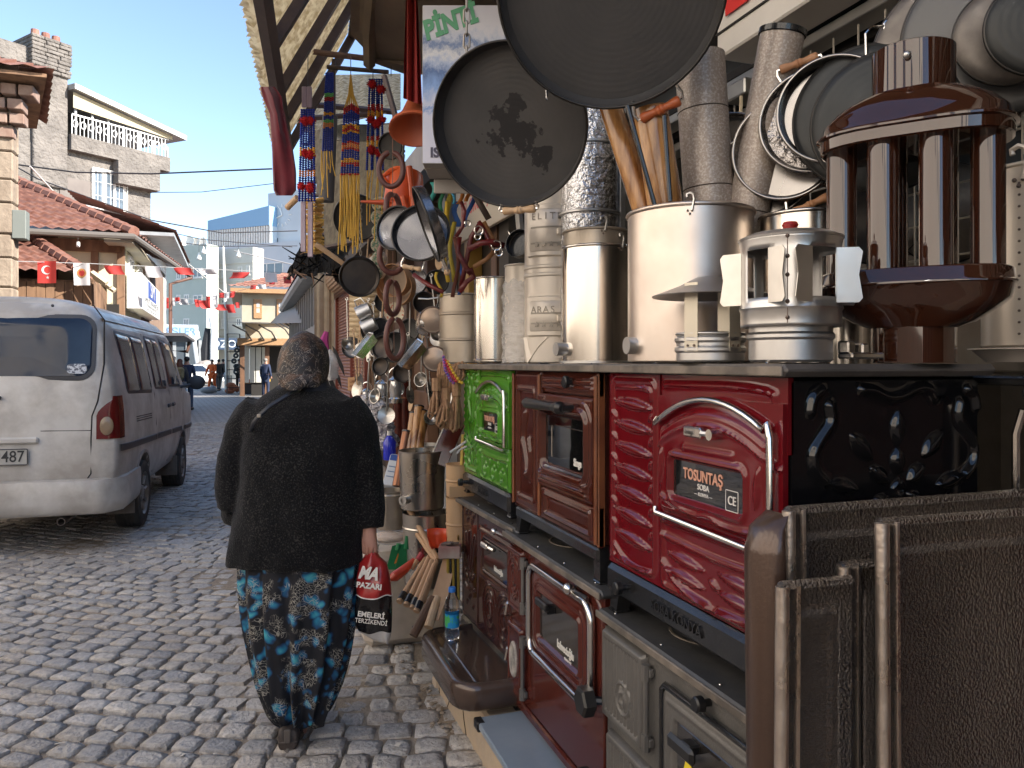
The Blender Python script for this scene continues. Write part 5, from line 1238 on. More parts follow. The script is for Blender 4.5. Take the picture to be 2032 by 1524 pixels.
g=MB();g.lathe([(.128,.148),(.129,.150),(.07,.172),(.03,.192),(0,.196),(0,.190),(.07,.166),(.128,.148)],40);g.build('cone',metal('cap_tin',(.50,.49,.48),.33),cc_,ang=50)
rc=vessel('rotary_cowl','galvanised rotating chimney cowl with bent out wing blades','chimney cowl',1568,1.52,ZT,.079,.09,GALV,(.052,),.002)
g=MB();a_win=[]
tw=toward(rc);base=math.atan2(tw.y,tw.x);rr_,zb2_,zt2_=.095,.070,.245
n=72;zs=[zb2_,zb2_+.006,zb2_+.030,zb2_+.036,zb2_+.045]+list(np.linspace(.125,.218,8))+[.228,.238,zt2_]
rad=[rr_,rr_,rr_,rr_+.003,rr_]+[rr_]*8+[rr_,rr_+.002,rr_+.003]
WN=[(-.95,-.33),(.42,1.0),(1.75,2.4),(3.05,3.7),(-2.3,-1.65)]
def in_win(a,z):
 a=(a-base+math.pi)%(2*math.pi)-math.pi
 return any(w0<a<w1 or w0<a-2*math.pi<w1 or w0<a+2*math.pi<w1 for w0,w1 in WN)and.122<z<.215
vs=[];
for j in range(n):
 a=2*math.pi*j/n
 for z_,r_ in zip(zs,rad):vs.append((r_*math.cos(a),r_*math.sin(a),z_))
fs=[];m_=len(zs)
for j in range(n):
 for i in range(m_-1):
  if in_win(2*math.pi*(j+.5)/n,(zs[i]+zs[i+1])/2):continue
  fs.append((j*m_+i,((j+1)%n)*m_+i,((j+1)%n)*m_+i+1,j*m_+i+1))
g.add(vs,fs);dm=g.build('drum',GALV,rc,ang=40)
sm=dm.modifiers.new('thickness','SOLIDIFY');sm.thickness=.0015
g=MB();g.lathe([(rr_+.004,zt2_-.004),(rr_+.005,zt2_),(rr_*.8,zt2_+.010),(.02,zt2_+.016),(0,zt2_+.016)],48);g.build('lid',GALV,rc,ang=50)
g=MB();g.lathe([(0,zt2_+.034),(.013,zt2_+.034),(.016,zt2_+.028),(.012,zt2_+.020),(.015,zt2_+.014),(0,zt2_+.014)],16);g.build('lid_knob',mat('knob_red',(.28,.015,.01),.3),rc)
g=MB();g.lathe([(.079,.088),(rr_,zb2_+.02)],40);g.build('collar',GALV,rc)
blade=[(0,-.052),(.040,-.052),(.047,-.044),(.040,0),(.047,.044),(.040,.052),(0,.052)]
for k,(aa,out)in enumerate(((-1.28,-1.35),(-.42,.25),(.42,-.2),(1.05,1.30),(1.75,1.6),(3.0,.8),(-2.3,-.9))):
 bA=base+aa;n_=Vector((math.cos(bA),math.sin(bA),0));tdir=Vector((-n_.y,n_.x,0))
 xd=(n_*.75+tdir*(.65 if aa>0 else-.65)).normalized()if abs(out)>1 else(n_*.45+tdir*(.9 if out>0 else-.9)).normalized()
 M=frame(n_*(rr_+.002)+Vector((0,0,.165)),xd.cross(Vector((0,0,1))),xd)
 Mx=Matrix((xd,Vector((0,0,1)),xd.cross(Vector((0,0,1))))).transposed().to_4x4();Mx.translation=n_*(rr_+.0)+Vector((0,0,.166))
 g=MB();g.prism(blade,-.0008,.0008,Mx);g.build('blade',metal('blade_tin',(.74,.71,.66),.34,.5,.12,30),rc,ang=0)
M,n_=on_cyl(rc,rr_,-.05,0)
g=MB();[g.ell(n_*(rr_+.0015)+Vector((0,0,z_)),.0045,n=6,m=4)for z_ in(.085,.115,.165,.20,.238)];g.build('rivet',RIVET,rc)
g=MB();g.tube([n_*(rr_+.0008)+Vector((0,0,z_))for z_ in(.075,.24)],.0012,4);g.build('seam',RIVET,rc)
rd=thing('brown_radiator','shiny brown enamel flue radiator with upright tubes between two rounded caps','radiator',(*pt(1812,HOR,1.56).to_tuple()[:2],ZT))
E_RAD=mat('enamel_radiator',(.038,.012,.006),.05,spec=.7,coat=.6,bump=.03,bs=9,bdist=.004)
vx=RT*.80-FW*.52;vx.normalize();vy=Vector((-vx.y,vx.x,0));MR=Matrix((vx,vy,Vector((0,0,1)))).transposed().to_4x4()
def stadium(hw,hd,z,n=14):
 P=[]
 for k in range(2*n):
  a=2*math.pi*(k+.5)/(2*n);c,s=math.cos(a),math.sin(a);e=.62
  P.append(MR@Vector((hw*math.copysign(abs(c)**e,c),hd*math.copysign(abs(s)**.8,s),z)))
 return P
def shell(secs,name):
 g=MB();P=[stadium(*s)for s in secs];g.grid(P,closev=True);k=len(P[0])
 g.f.append(tuple(range(k))[::-1]);g.mi.append(0);g.f.append(tuple((len(P)-1)*k+i for i in range(k)));g.mi.append(0)
 return g.build(name,E_RAD,rd,ang=50)
g=MB();g.lathe([(.078,0),(.0785,.10),(.0785,.12)],40);g.build('base_pipe',E_RAD,rd,ang=60)
shell([(.08,.078,.070),(.11,.085,.082),(.145,.10,.105),(.170,.112,.125),(.176,.116,.150),(.182,.12,.153),(.182,.12,.157),(.176,.116,.161),(.175,.115,.180),(.170,.111,.184)],'lower_cap')
shell([(.170,.111,.435),(.175,.115,.438),(.176,.116,.458),(.183,.121,.461),(.183,.121,.465),(.176,.116,.469),(.170,.112,.488),(.145,.10,.513),(.11,.085,.532),(.08,.078,.540)],'upper_cap')
g=MB();g.lathe([(.077,.53),(.077,.632),(.074,.634),(.072,.63),(.072,.53)],40);g.build('top_pipe',E_RAD,rd,ang=50)
g=MB();g.ell(toward(rd)*.077-RT*.012+Vector((0,0,.60)),.008,n=12);g.build('rivet',GALV,rd)
for(x_,y_)in((-.132,-.02),(-.047,-.066),(.045,-.066),(.130,-.02),(-.045,.062),(.048,.062)):
 q=MR@Vector((x_,y_,0));g=MB();g.tube([q+Vector((0,0,.18)),q+Vector((0,0,.44))],.030,24,caps=False);g.build('tube',E_RAD,rd,ang=60)
dr_=vessel('riveted_drum','pale enamel drum with a row of rivets at the right edge','drum',2068,1.72,1.535,.118,.40,WHITEE,(),.005)
tw=toward(dr_)
M,n_=on_cyl(dr_,.118,-.35,0)
g=MB();[g.ell(n_*.119+Vector((0,0,.03+.025*k)),.003,n=6,m=4)for k in range(14)];g.build('rivet',RIVET,dr_)
hook(dr_,n_.x*.119,n_.y*.119,.395,n_,WHITEE,1.1)
p=pt(2060,HOR,1.72);wt=thing('white_tray','white enamelled tray with flared rim under the riveted drum','tray',(p.x,p.y,ZT))
g=MB();g.lathe([(0,.002),(.10,.002),(.128,.028),(.138,.030),(.138,.033),(.126,.032),(.10,.008),(0,.008)],40);g.build('pan',mat('white_enamel',(.70,.62,.54),.25),wt)
shf=thing('rear_shelf','dark shelf board behind the red stove carrying pans','shelf',(1.75,1.2,1.45));g=MB();g.box(1.46,1.8,-.2,2.6,1.455,1.475,.004);g.build('board',BLKI,shf,world=True)
g=MB();[g.box(1.47,1.5,y_,y_+.03,0.2,1.454)for y_ in(-.1,2.5)];g.build('upright',BLKI,shf,world=True,ang=0)
dk=thing('dark_stove','dark stove standing behind the hammered panels at the right edge','stove',(1.45,.9,.2));g=MB();g.box(1.46,2.0,.35,1.08,.2,1.43,.01);g.build('body',E_DBR,dk,world=True);g=MB();g.box(1.44,2.02,.33,1.10,1.43,1.452,.006);g.build('top_plate',BLKI,dk,world=True);g=MB();g.tube([(1.45,1.1,1.05),(1.45,1.115,1.10),(1.45,1.115,1.36),(1.45,1.1,1.41)],.008,8);g.build('handle',CHROME,dk,world=True)
ld=vessel('polished_pot','polished steel pot behind the rotating cowl, only its upper band showing','pot',1600,1.95,1.475,.115,.40,STEEL,(),.005)
ld2=vessel('polished_pot','polished steel pot standing low between the cowl and the brown radiator','pot',1678,1.86,1.475,.055,.14,STEEL,(),.004)
cl_=thing('tin_clamp','bright bent tin clamp lying between the cowl and the brown radiator','clamp',pt(1700,712,1.5).to_tuple())
g=MB();g.box(-.03,.05,-.02,.02,0,.012,.003);g.box(-.035,-.015,-.015,.015,.01,.035,.003);g.box(.0,.018,-.015,.015,.01,.03,.003);g.build('clip',CHROME,cl_)
# ================================================================ HANGING PANS, GRID, AWNING, BEADS
SACM=mat('blackened_iron',(.050,.050,.051),.45,.3,col2=(.078,.074,.072),ns=3,nd=6,r2=.55,rs=4,bump=.10,bs=30,bdist=.003)
SACR=mat('blackened_rim',(.028,.026,.025),.33,.6,col2=(.05,.046,.042),ns=6)
def spun(m,f=520,st=.10):
 t=m.node_tree;N=t.nodes;L=t.links;b=N['Principled BSDF'];tc=N.new('ShaderNodeTexCoord');v=N.new('ShaderNodeVectorMath');v.operation='LENGTH';L.new(tc.outputs['Object'],v.inputs[0])
 a=N.new('ShaderNodeMath');a.operation='MULTIPLY';a.inputs[1].default_value=f;L.new(v.outputs['Value'],a.inputs[0]);s_=N.new('ShaderNodeMath');s_.operation='SINE';L.new(a.outputs[0],s_.inputs[0])
 bp=N.new('ShaderNodeBump');bp.inputs['Strength'].default_value=st;bp.inputs['Distance'].default_value=.0015;L.new(s_.outputs[0],bp.inputs['Height'])
 if b.inputs['Normal'].links:L.new(b.inputs['Normal'].links[0].from_socket,bp.inputs['Normal'])
 L.new(bp.outputs[0],b.inputs['Normal']);return m
spun(SACM,430,.06)
def disc_pan(name,label,px,py,d,r,nrm,hgt,m=SACM,rimm=SACR,cat='pan',base=None,group=None,back=False,n=64):
 """round shallow pan: nrm = direction its open mouth (or its bottom when back) faces"""
 p=pt(px,py,d);o=thing(name,label,cat,p.to_tuple(),group=group);M=frame((0,0,0),nrm,(0,0,1))
 if not back:prof=[(0,.004),(r-.012,.004),(r-.003,hgt*.5),(r,hgt),(r+.003,hgt),(r+.003,hgt-.003),(r-.003,0),(r-.010,-.004),(0,-.004)]
 else:prof=[(0,.0),(r-.02,.0),(r-.008,-.004),(r,-hgt*.6),(r+.003,-hgt),(r,-hgt),(r-.010,-.008),(0,-.005)]
 g=MB();g.lathe(prof,n,M);g.build('pan',m,o,ang=35)
 g=MB();zz=hgt if not back else-hgt
 g.tube([M@Vector(((r+.001)*math.cos(t),(r+.001)*math.sin(t),zz))for t in np.linspace(0,2*math.pi,n,endpoint=False)],.0045,6,closed=True);g.build('rim',rimm,o,ang=80)
 return o,M
def grip(o,M,ang,r,wm,l=.13,out=.05,z=0,hm=CHROME,tilt=0,rad=.014):
 """bail handle with a turned wooden grip at angle ang on the rim"""
 c,s=math.cos(ang),math.sin(ang);e1=Vector((c,s,0));e2=Vector((-s,c,0));h=l/2
 ctr=e1*(r+out)+Vector((0,0,z+tilt));b0=e1*r+Vector((0,0,z))
 g=MB();g.tube([M@v for v in(b0-e2*(h*.95)+e1*-.01,b0-e2*(h*1.1)+e1*out*.55,ctr-e2*h*1.05,ctr-e2*h*.7)],.0045,6);g.build('wire_handle',hm,o);g=MB()
 g.tube([M@v for v in(b0+e2*(h*.95)+e1*-.01,b0+e2*(h*1.1)+e1*out*.55,ctr+e2*h*1.05,ctr+e2*h*.7)],.0045,6);hh_=g.build('wire_handle',hm,o)
 g=MB();k=[(-1,.7),(-.92,1),(-.7,.95),(-.35,.72),(-.18,.78),(-.14,.95),(-.04,.95),(0,.8),(.04,.95),(.14,.95),(.18,.78),(.35,.72),(.7,.95),(.92,1),(1,.7)]
 g.tube([M@(ctr+e2*(h*.92*t))for t,_ in k],[rad*q for _,q in k],12);g.build('grip',wm,hh_,ang=50)
def chain(name,label,a,b_,m,link=.022,w=.006,r=.0022,cat='chain',group=None):
 a,b_=Vector(a),Vector(b_);o=thing(name,label,cat,a.to_tuple(),group=group);L_=(b_-a).length;n=max(2,int(L_/(link*.78)))
 dr=(b_-a).normalized();s1=frame((0,0,0),dr,RT)
 g=MB()
 for k in range(n):
  c=dr*(L_*(k+.5)/n);M=s1@Matrix.Rotation(R(90*(k%2)),4,'Z');M=Matrix.Translation(c)@M
  P=[(w*math.cos(t),0,(link/2-w)*(1 if math.sin(t)>0 else-1)+w*math.sin(t))for t in np.linspace(0,2*math.pi,12,endpoint=False)]
  g.tube([M@Vector(q)for q in P],r,5,closed=True)
 q=g.build('links',m,o);q['kind']='stuff';return o
toC=lambda p:(Vector((0,0,EYE))-p).normalized()
p1=pt(1212,-22,1.85);nA=(toC(p1)+Vector((0,0,-.10))-RT*.05).normalized()
bigp,MB_=disc_pan('large_iron_pan','huge round blackened iron pan hanging at the top with a red wooden handle',1212,-22,1.85,.268,nA,.045)
grip(bigp,MB_,math.atan2((MB_.inverted()@(RT*.38+Vector((0,0,-1)))).y,(MB_.inverted()@(RT*.38+Vector((0,0,-1)))).x),.268,WOODR,.115,.04,.03,CHROME)
p2=pt(1018,248,2.25);nB=(toC(p2)-RT*.30+Vector((0,0,-.12))).normalized()
midp,MM_=disc_pan('iron_pan','round black iron pan with a sooty patch and a pale wooden grip below it',1018,248,2.25,.228,nB,.050)
dwn=MM_.inverted()@(Vector((0,0,-1))+RT*.02);grip(midp,MM_,math.atan2(dwn.y,dwn.x),.228,WOODL,.11,.012,.05,CHROME,rad=.013)
sm_=SACM.copy();sm_.name='sooted_iron';t=sm_.node_tree;N=t.nodes;L=t.links;b=N['Principled BSDF'];old=b.inputs['Base Color'].links[0].from_socket
tc=N.new('ShaderNodeTexCoord');n=N.new('ShaderNodeTexNoise');n.inputs['Scale'].default_value=19;n.inputs['Detail'].default_value=7;n.inputs['Roughness'].default_value=.62;L.new(tc.outputs['Object'],n.inputs[0])
def blob(c,r0):
 v=N.new('ShaderNodeVectorMath');v.operation='DISTANCE';v.inputs[1].default_value=c;L.new(tc.outputs['Object'],v.inputs[0])
 a=N.new('ShaderNodeMath');a.operation='DIVIDE';a.inputs[1].default_value=r0;L.new(v.outputs['Value'],a.inputs[0]);return a
mn=None
for c,r0 in((Vector((0,0,-.02)),.085),(RT*-.075+Vector((0,0,-.05)),.05),(RT*.075+Vector((0,0,-.10)),.04),(RT*.02+Vector((0,0,.05)),.05)):
 a=blob(c,r0)
 if mn is None:mn=a
 else:q=N.new('ShaderNodeMath');q.operation='MINIMUM';L.new(mn.outputs[0],q.inputs[0]);L.new(a.outputs[0],q.inputs[1]);mn=q
ad=N.new('ShaderNodeMath');ad.operation='MULTIPLY_ADD';ad.inputs[1].default_value=3.6;L.new(n.outputs['Fac'],ad.inputs[0]);L.new(mn.outputs[0],ad.inputs[2])
r=N.new('ShaderNodeValToRGB');r.color_ramp.elements[0].position=.0;r.color_ramp.elements[1].position=1;mr=N.new('ShaderNodeMapRange');mr.inputs['From Min'].default_value=2.55;mr.inputs['From Max'].default_value=2.65;mr.inputs['To Min'].default_value=1;mr.inputs['To Max'].default_value=0;L.new(ad.outputs[0],mr.inputs['Value'])
mx=N.new('ShaderNodeMix');mx.data_type='RGBA';L.new(mr.outputs[0],mx.inputs['Factor']);L.new(old,mx.inputs['A']);mx.inputs['B'].default_value=(.018,.017,.019,1);L.new(mx.outputs['Result'],b.inputs['Base Color'])
for c in midp.children:
 if c.name.startswith('pan'):c.data.materials[0]=sm_
ZN=metal('zinc',(.42,.38,.33),.4)
chain('steel_chain','steel chain the sooty pan hangs from, in front of the mountain poster',pt(926,-30,2.22),pt(926,118,2.24),ZN,.042,.009,.0032)
chain('hook_chain','short hook and chain links hanging at the right of the sooty pan',pt(1083,135,2.12),pt(1086,200,2.12),CHROME,.042,.012,.0028)
px_=thing('mountain_carton','hanging cardboard carton printed with snowy blue mountains and green lettering','carton',pt(915,340,2.75).to_tuple())
ca,cb=pt(838,325,2.9),pt(1040,322,2.9);dx=cb-ca;dx.z=0;wC=dx.length;dx.normalize();nC=Vector((dx.y,-dx.x,0));hC=pt(822,10,2.9).z-ca.z
MC=Matrix((dx,-nC,Vector((0,0,1)))).transposed().to_4x4();MC.translation=ca;MCl=mworld(px_).inverted()@MC
def poster_mat():
 m=bpy.data.materials.new('mountain_print');m.use_nodes=True;t=m.node_tree;N=t.nodes;L=t.links;b=N['Principled BSDF']
 tc=N.new('ShaderNodeTexCoord');sx=N.new('ShaderNodeSeparateXYZ');L.new(tc.outputs['UV'],sx.inputs[0])
 n=N.new('ShaderNodeTexNoise');n.inputs['Scale'].default_value=7;n.inputs['Detail'].default_value=10;n.inputs['Roughness'].default_value=.72;L.new(tc.outputs['UV'],n.inputs[0])
 ad=N.new('ShaderNodeMath');ad.operation='MULTIPLY_ADD';ad.inputs[1].default_value=.34;L.new(n.outputs['Fac'],ad.inputs[0]);sb_=N.new('ShaderNodeMath');sb_.operation='SUBTRACT';sb_.inputs[1].default_value=.17;L.new(sx.outputs['Y'],sb_.inputs[0]);L.new(sb_.outputs[0],ad.inputs[2])
 r=N.new('ShaderNodeValToRGB');e=r.color_ramp.elements;e[0].position=.0;e[0].color=(.62,.60,.66,1);e[1].position=1;e[1].color=(.60,.58,.62,1)
 for ps,c in((.30,(.55,.55,.64)),(.34,(.13,.24,.50)),(.37,(.55,.56,.64)),(.48,(.20,.33,.60)),(.58,(.06,.12,.28)),(.64,(.36,.42,.56)),(.69,(.66,.64,.62)),(.76,(.12,.18,.33)),(.81,(.5,.52,.58)),(.86,(.62,.60,.62))):
  q=e.new(ps);q.color=(*c,1)
 L.new(ad.outputs[0],r.inputs[0]);L.new(r.outputs[0],b.inputs['Base Color']);b.inputs['Roughness'].default_value=.35
 return m
g=MB();g.box(0,wC,0,.24,0,hC,.003,MC);g.build('carton',mat('carton_grey',(.40,.37,.34),.7,col2=(.36,.33,.30),ns=4),px_,world=True,ang=0)
g=MB();g.quad(*[MC@Vector(v)for v in((.002,-.002,.002),(wC-.002,-.002,.002),(wC-.002,-.002,hC-.002),(.002,-.002,hC-.002))]);pr=g.build('print',poster_mat(),px_,world=True,ang=0)
uv=pr.data.uv_layers.new(name='uv');[setattr(uv.data[i],'uv',q)for i,q in enumerate(((0,0),(1,0),(1,1),(0,1)))]
RX=Matrix.Rotation(R(90),4,'X')
GREENP=mat('print_green',(.10,.34,.17),.5);PURP=mat('print_dark',(.07,.06,.09),.5)
text('PİNTİ',.098,GREENP,px_,MCl@Matrix.Translation((.105,-.0045,hC*.885))@RX@Matrix.Rotation(R(20),4,'Z'),sx=.78,bold=.005,shear=.15)
text('ISITMA',.05,PURP,px_,MCl@Matrix.Translation((.03,-.0045,.04))@RX,align='LEFT',bold=.002)
g=MB();rb_=mat('print_brown',(.26,.13,.10),.4)
g.box(.165,.235,-.004,-.002,hC*.62,hC*.70,0,MC);g.prism([(.10,hC*.545),(.33,hC*.545),(.31,hC*.60),(.24,hC*.625),(.16,hC*.625),(.12,hC*.60)],0,.002,MC@Matrix.Translation((0,-.002,0))@RX);g.box(.02,.03,-.004,-.002,.02,.03,0,MC)if False else None
g.build('printed_stove',rb_,px_,world=True,ang=0)
g=MB();g.box(.02,wC*.8,.23,.24,-.06,-.002,.003,MC);g.build('carton_flap',MATS['carton_grey'],px_,world=True,ang=0)
g=MB();g.tube([MC@Vector((x_,.07,-.001))for x_ in(.0,wC)],.002,4);g.build('tape_seam',mat('tape',(.5,.46,.4),.3),px_,world=True)
ban=thing('red_banner','red cloth banner hanging behind the mountain carton','banner',pt(820,60,3.1).to_tuple())
g=MB();P=[]
for i in range(9):
 t=i/8;a0=pt(806+24*t-3*math.sin(i),-40,3.1+.03*math.sin(i*2));a1=pt(800+38*t,195+14*t,3.1+.03*math.sin(i*2));P.append([a0.lerp(a1,k/10)for k in range(11)])
g.grid(P);g.build('cloth',mat('banner_red',(.30,.02,.015),.7,col2=(.24,.015,.012),ns=8),ban,world=True)
ORG=mat('orange_plastic',(.72,.11,.02),.35,col2=(.62,.09,.02),ns=3);ORD=mat('terracotta_plastic',(.52,.12,.05),.42)
fn=thing('terracotta_basin','terracotta coloured plastic basin hanging upside down beside the carton','basin',pt(822,250,3.2).to_tuple())
M=frame((0,0,0),(toC(pt(822,250,3.2))*.55+Vector((0,0,-1))).normalized(),RT)
g=MB();g.lathe([(0,-.12),(.035,-.12),(.055,-.06),(.092,.0),(.104,.008),(.106,.022),(.098,.022),(.088,.006),(.05,-.05),(0,-.10)],36,M);g.build('bowl',ORD,fn)
wc=thing('orange_watering_can','bright orange plastic watering can hanging among the pans','watering can',pt(800,380,3.5).to_tuple())
M=frame((0,0,0),(.2,.1,1),RT)
g=MB();g.lathe([(0,-.10),(.075,-.10),(.085,.05),(.075,.09),(.06,.085),(.06,.07),(0,.06)],24,M);g.build('can',ORG,wc)
L0=Vector(wc.location);g=MB();g.tube([pt(790,400,3.45)-L0,pt(760,402,3.42)-L0,pt(716,400,3.40)-L0],[.032,.022,.008],10,flat=.6);g.build('spout',ORG,wc)
g=MB();g.tube([pt(770,365,3.45)-L0,pt(760,350,3.45)-L0,pt(776,338,3.45)-L0,pt(800,335,3.45)-L0,pt(815,350,3.45)-L0],.012,8);g.build('handle',ORG,wc)
for k,(pa,pb_)in enumerate((((800,390),(806,420)),((820,385),(822,425)),((812,330),(820,410)))):
 o=thing('orange_tool','orange plastic tool grip hanging below the watering can, %s'%('left one','right one','upper one')[k],'handle',pt(*pa,3.4).to_tuple());g=MB();a_=pt(*pa,3.4);g.tube([Vector((0,0,0)),(pt(*pb_,3.4)-a_)*.5,pt(*pb_,3.4)-a_],[.014,.011,.016],8);g.build('grip',ORG,o)
fp,M_=disc_pan('frying_pan','round frying pan reflecting blue sky, hanging face out in the middle',838,467,2.95,.111,(toC(pt(838,467,2.95))-RT*.25+Vector((0,0,.38))).normalized(),.028,mat('pan_bluish',(.16,.16,.17),.16,.85,col2=(.11,.11,.12),ns=5,r2=.3),SACR)
dwn=M_.inverted()@(Vector((0,0,-1))-RT*.2);grip(fp,M_,math.atan2(dwn.y,dwn.x),.111,WOODL,.08,.03,.02,CHROME,rad=.010)
fp2,M_=disc_pan('frying_pan','frying pan hanging edge on in front of the bluish round one',862,440,2.8,.138,(-RT*.93-FW*.15+Vector((0,0,-.35))).normalized(),.032,mat('pan_steel_dark',(.22,.22,.23),.2,.9,r2=.35),SACR)
dwn=M_.inverted()@Vector((0,0,-1));grip(fp2,M_,math.atan2(dwn.y,dwn.x),.138,WOODL,.06,.05,.02,CHROME,rad=.010)
rp,M_=disc_pan('frying_pan','dark round pan hanging in front of the brown shutters',713,549,3.9,.098,(toC(pt(713,549,3.9))+RT*.05).normalized(),.022,mat('pan_worn',(.10,.08,.065),.3,.8,col2=(.05,.045,.045),ns=7,r2=.5),SACR)
g=MB();g.tube([pt(688,528,3.9)-Vector(rp.location),pt(626,484,3.85)-Vector(rp.location)],[.012,.014],10);g.build('handle',WOODL,rp)
bkp,M_=disc_pan('frying_pan','big black pan half hidden behind the yellow bead tassels',708,432,4.3,.125,(toC(pt(708,432,4.3))).normalized(),.02,mat('pan_matt',(.04,.038,.035),.55,.2),SACR)
bkp2,M_=disc_pan('frying_pan','small black pan hanging behind the top brown rubber ring',777,290,3.7,.06,(toC(pt(777,290,3.7))-RT*.5).normalized(),.015,MATS['pan_matt'],SACR)
bkp3,M_=disc_pan('frying_pan','grey pan peeping out left of the bluish round pan',790,455,3.15,.09,(toC(pt(790,455,3.15))-RT*.6+Vector((0,0,.3))).normalized(),.02,MATS['pan_bluish'],SACR)
LST=[(757,655,3.9,.055,'pan_bluish','left of the ring string'),(763,690,3.85,.058,'pan_worn','below the upper bluish one'),(758,728,3.8,.042,'pan_worn','lowest on the ring string'),(785,690,3.95,.075,'pan_matt','behind the lowest brown ring')]
for(x_,y_,d_,r_,m_,w_)in LST:
 disc_pan('small_pan','small round pan hanging '+w_,0+x_,y_,d_,r_,(toC(pt(x_,y_,d_))-RT*.55+Vector((0,0,.15))).normalized(),.018,MATS[m_],SACR,group='small pans on the ring string')
for(x_,y_,d_,r_,w_)in((858,635,3.75,.062,'upper'),(862,712,3.7,.058,'lower')):
 disc_pan('dull_lid','flat dull copper grey lid left of the grey bucket, %s of the two'%w_,x_,y_,d_,r_,(toC(pt(x_,y_,d_))-RT*.1).normalized(),.006,mat('lid_copper',(.40,.30,.23),.33,.8,col2=(.32,.26,.22),ns=4),RIVET,cat='lid',back=True)
disc_pan('steel_bowl','shiny steel bowl seen from the side beside the dull lids',828,640,3.8,.06,(-RT*.95+Vector((0,0,.1))-FW*.3).normalized(),.05,STEEL,STEEL,cat='bowl',back=True)
for k,(x_,y_,rot,w_,wds)in enumerate(((822,708,28,.075,'right of the brown rings'),(728,690,35,.065,'left of the brown rings, in clear plastic'))):
 p=pt(x_,y_,3.7);o=thing('steel_baking_tin','square shiny baking tin hanging askew '+wds,'baking tin',p.to_tuple());M=frame((0,0,0),(-RT*.75+Vector((0,0,.65))-FW*.4).normalized(),RT)@Matrix.Rotation(R(rot),4,'Z')
 g=MB();L_=lambda s,z:[(s,s*.7,z),(-s,s*.7,z),(-s,-s*.7,z),(s,-s*.7,z)]
 g.grid([L_(w_*1.08,.03),L_(w_,.03),L_(w_*.86,-.012),L_(w_*.3,-.012)],closev=True,M=M);k0=len(g.v);g.f.append((k0-4,k0-3,k0-2,k0-1));g.mi.append(0);g.build('tin',CHROME,o,ang=20)
for k,(x_,y_)in enumerate(((735,612),(745,640))):
 p=pt(x_,y_,3.85);o=thing('tin_mug','small tin measuring mug hanging left of the brown rings, %s one'%('upper','lower')[k],'mug',p.to_tuple());M=frame((0,0,0),(-RT*.7+Vector((0,0,-.35))).normalized(),(0,0,1))
 g=MB();g.lathe([(0,0),(.035,0),(.04,.07),(.037,.07),(.033,.004),(0,.004)],20,M);g.build('cup',GALV,o);g=MB();g.tube([M@Vector(v)for v in((.037,0,.06),(.07,0,.055),(.07,0,.02),(.036,0,.012))],.004,6);g.build('handle',GALV,o)
p=pt(782,620,3.8);o=thing('painted_plate','small painted plate with yellow and red flowers among the rings','plate',p.to_tuple());M=frame((0,0,0),toC(p),(0,0,1))
g=MB();g.lathe([(0,.002),(.03,.002),(.05,.008),(.05,.010),(.03,.004),(0,.004)],28,M);g.build('plate',mat('painted',(.62,.55,.40),.3,col2=(.5,.12,.06),ns=60,ramp=(.55,.6)),o)
p=pt(790,568,4.0);sv=thing('wooden_sieve','round wooden sieve with a bent wood frame hanging behind the rings','sieve',p.to_tuple());M=frame((0,0,0),(toC(p)-RT*.5).normalized(),(0,0,1))
for k,(rr_,hh)in enumerate(((.105,.05),(.085,.065))):
 g=MB();g.lathe([(rr_-.003,0),(rr_,0),(rr_,hh),(rr_-.003,hh),(rr_-.003,0)],40,M@T((.0,.03)[k],(0,-.01)[k],(0,.02)[k]));g.build('hoop',mat('bent_wood',(.50,.27,.13),.6,col2=(.56,.33,.18),ns=9),sv)
g=MB();g.lathe([(0,.01),(.104,.01)],40,M);g.build('mesh',mat('sieve_mesh',(.35,.27,.2),.6),sv)
RUB=mat('rubber_ring',(.13,.042,.032),.42,col2=(.10,.034,.027),ns=6)
cord=thing('ring_cord','thin cord the brown rings hang on','cord',pt(779,250,3.3).to_tuple());g=MB();g.tube([pt(779,215,3.3),pt(779,450,3.3),pt(782,700,3.3)],.0018,5);g.build('cord',mat('cord_brown',(.25,.14,.10),.8),cord,world=True)
for k,(x_,y_,w_,h_,yaw)in enumerate(((776,336,24,34,0),(780,415,10,30,70),(778,508,24,34,15),(779,591,10,33,68),(784,672,15,40,40))):
 p=pt(x_,y_,3.3);a_,b_=w_/F*3.3,h_/F*3.3
 o=thing('rubber_ring','brown sausage shaped rubber ring on the cord, %s from the top'%('first','second','third','fourth','fifth')[k],'rubber ring',p.to_tuple(),group='brown rings on the hanging cord')
 ex=RT;ey=FW*math.sin(R(yaw))*.6;P=[]
 for t in np.linspace(.15,2*math.pi-.15,28):P.append(ex*(-a_*math.sin(t))+FW*(-.05*math.sin(R(yaw))*math.sin(t))+Vector((0,0,b_*math.cos(t))))
 g=MB();g.tube(P,[.009]+[.0125]*26+[.009],10);g.build('ring',RUB,o,ang=70)
for k in range(6):
 p=pt(752-2*(k%2),405+27*k,3.95);o=thing('embroidered_disc','small green embroidered disc in a hanging column, %s from the top'%('first','second','third','fourth','fifth','sixth')[k],'disc',p.to_tuple(),group='embroidered discs in a column')
 M=frame((0,0,0),(toC(p)-RT*.5).normalized(),(0,0,1));g=MB();g.lathe([(0,.02),(.028,.02),(.036,.012),(.036,-.012),(0,-.012)],24,M);g.build('disc',mat('embroidery',(.10,.20,.13),.8,col2=(.45,.38,.28),ns=70,ramp=(.48,.52)),o)
 g=MB();g.lathe([(.037,-.018),(.037,.008),(.033,.014)],24,M);g.build('hoop',WHITEE,o)
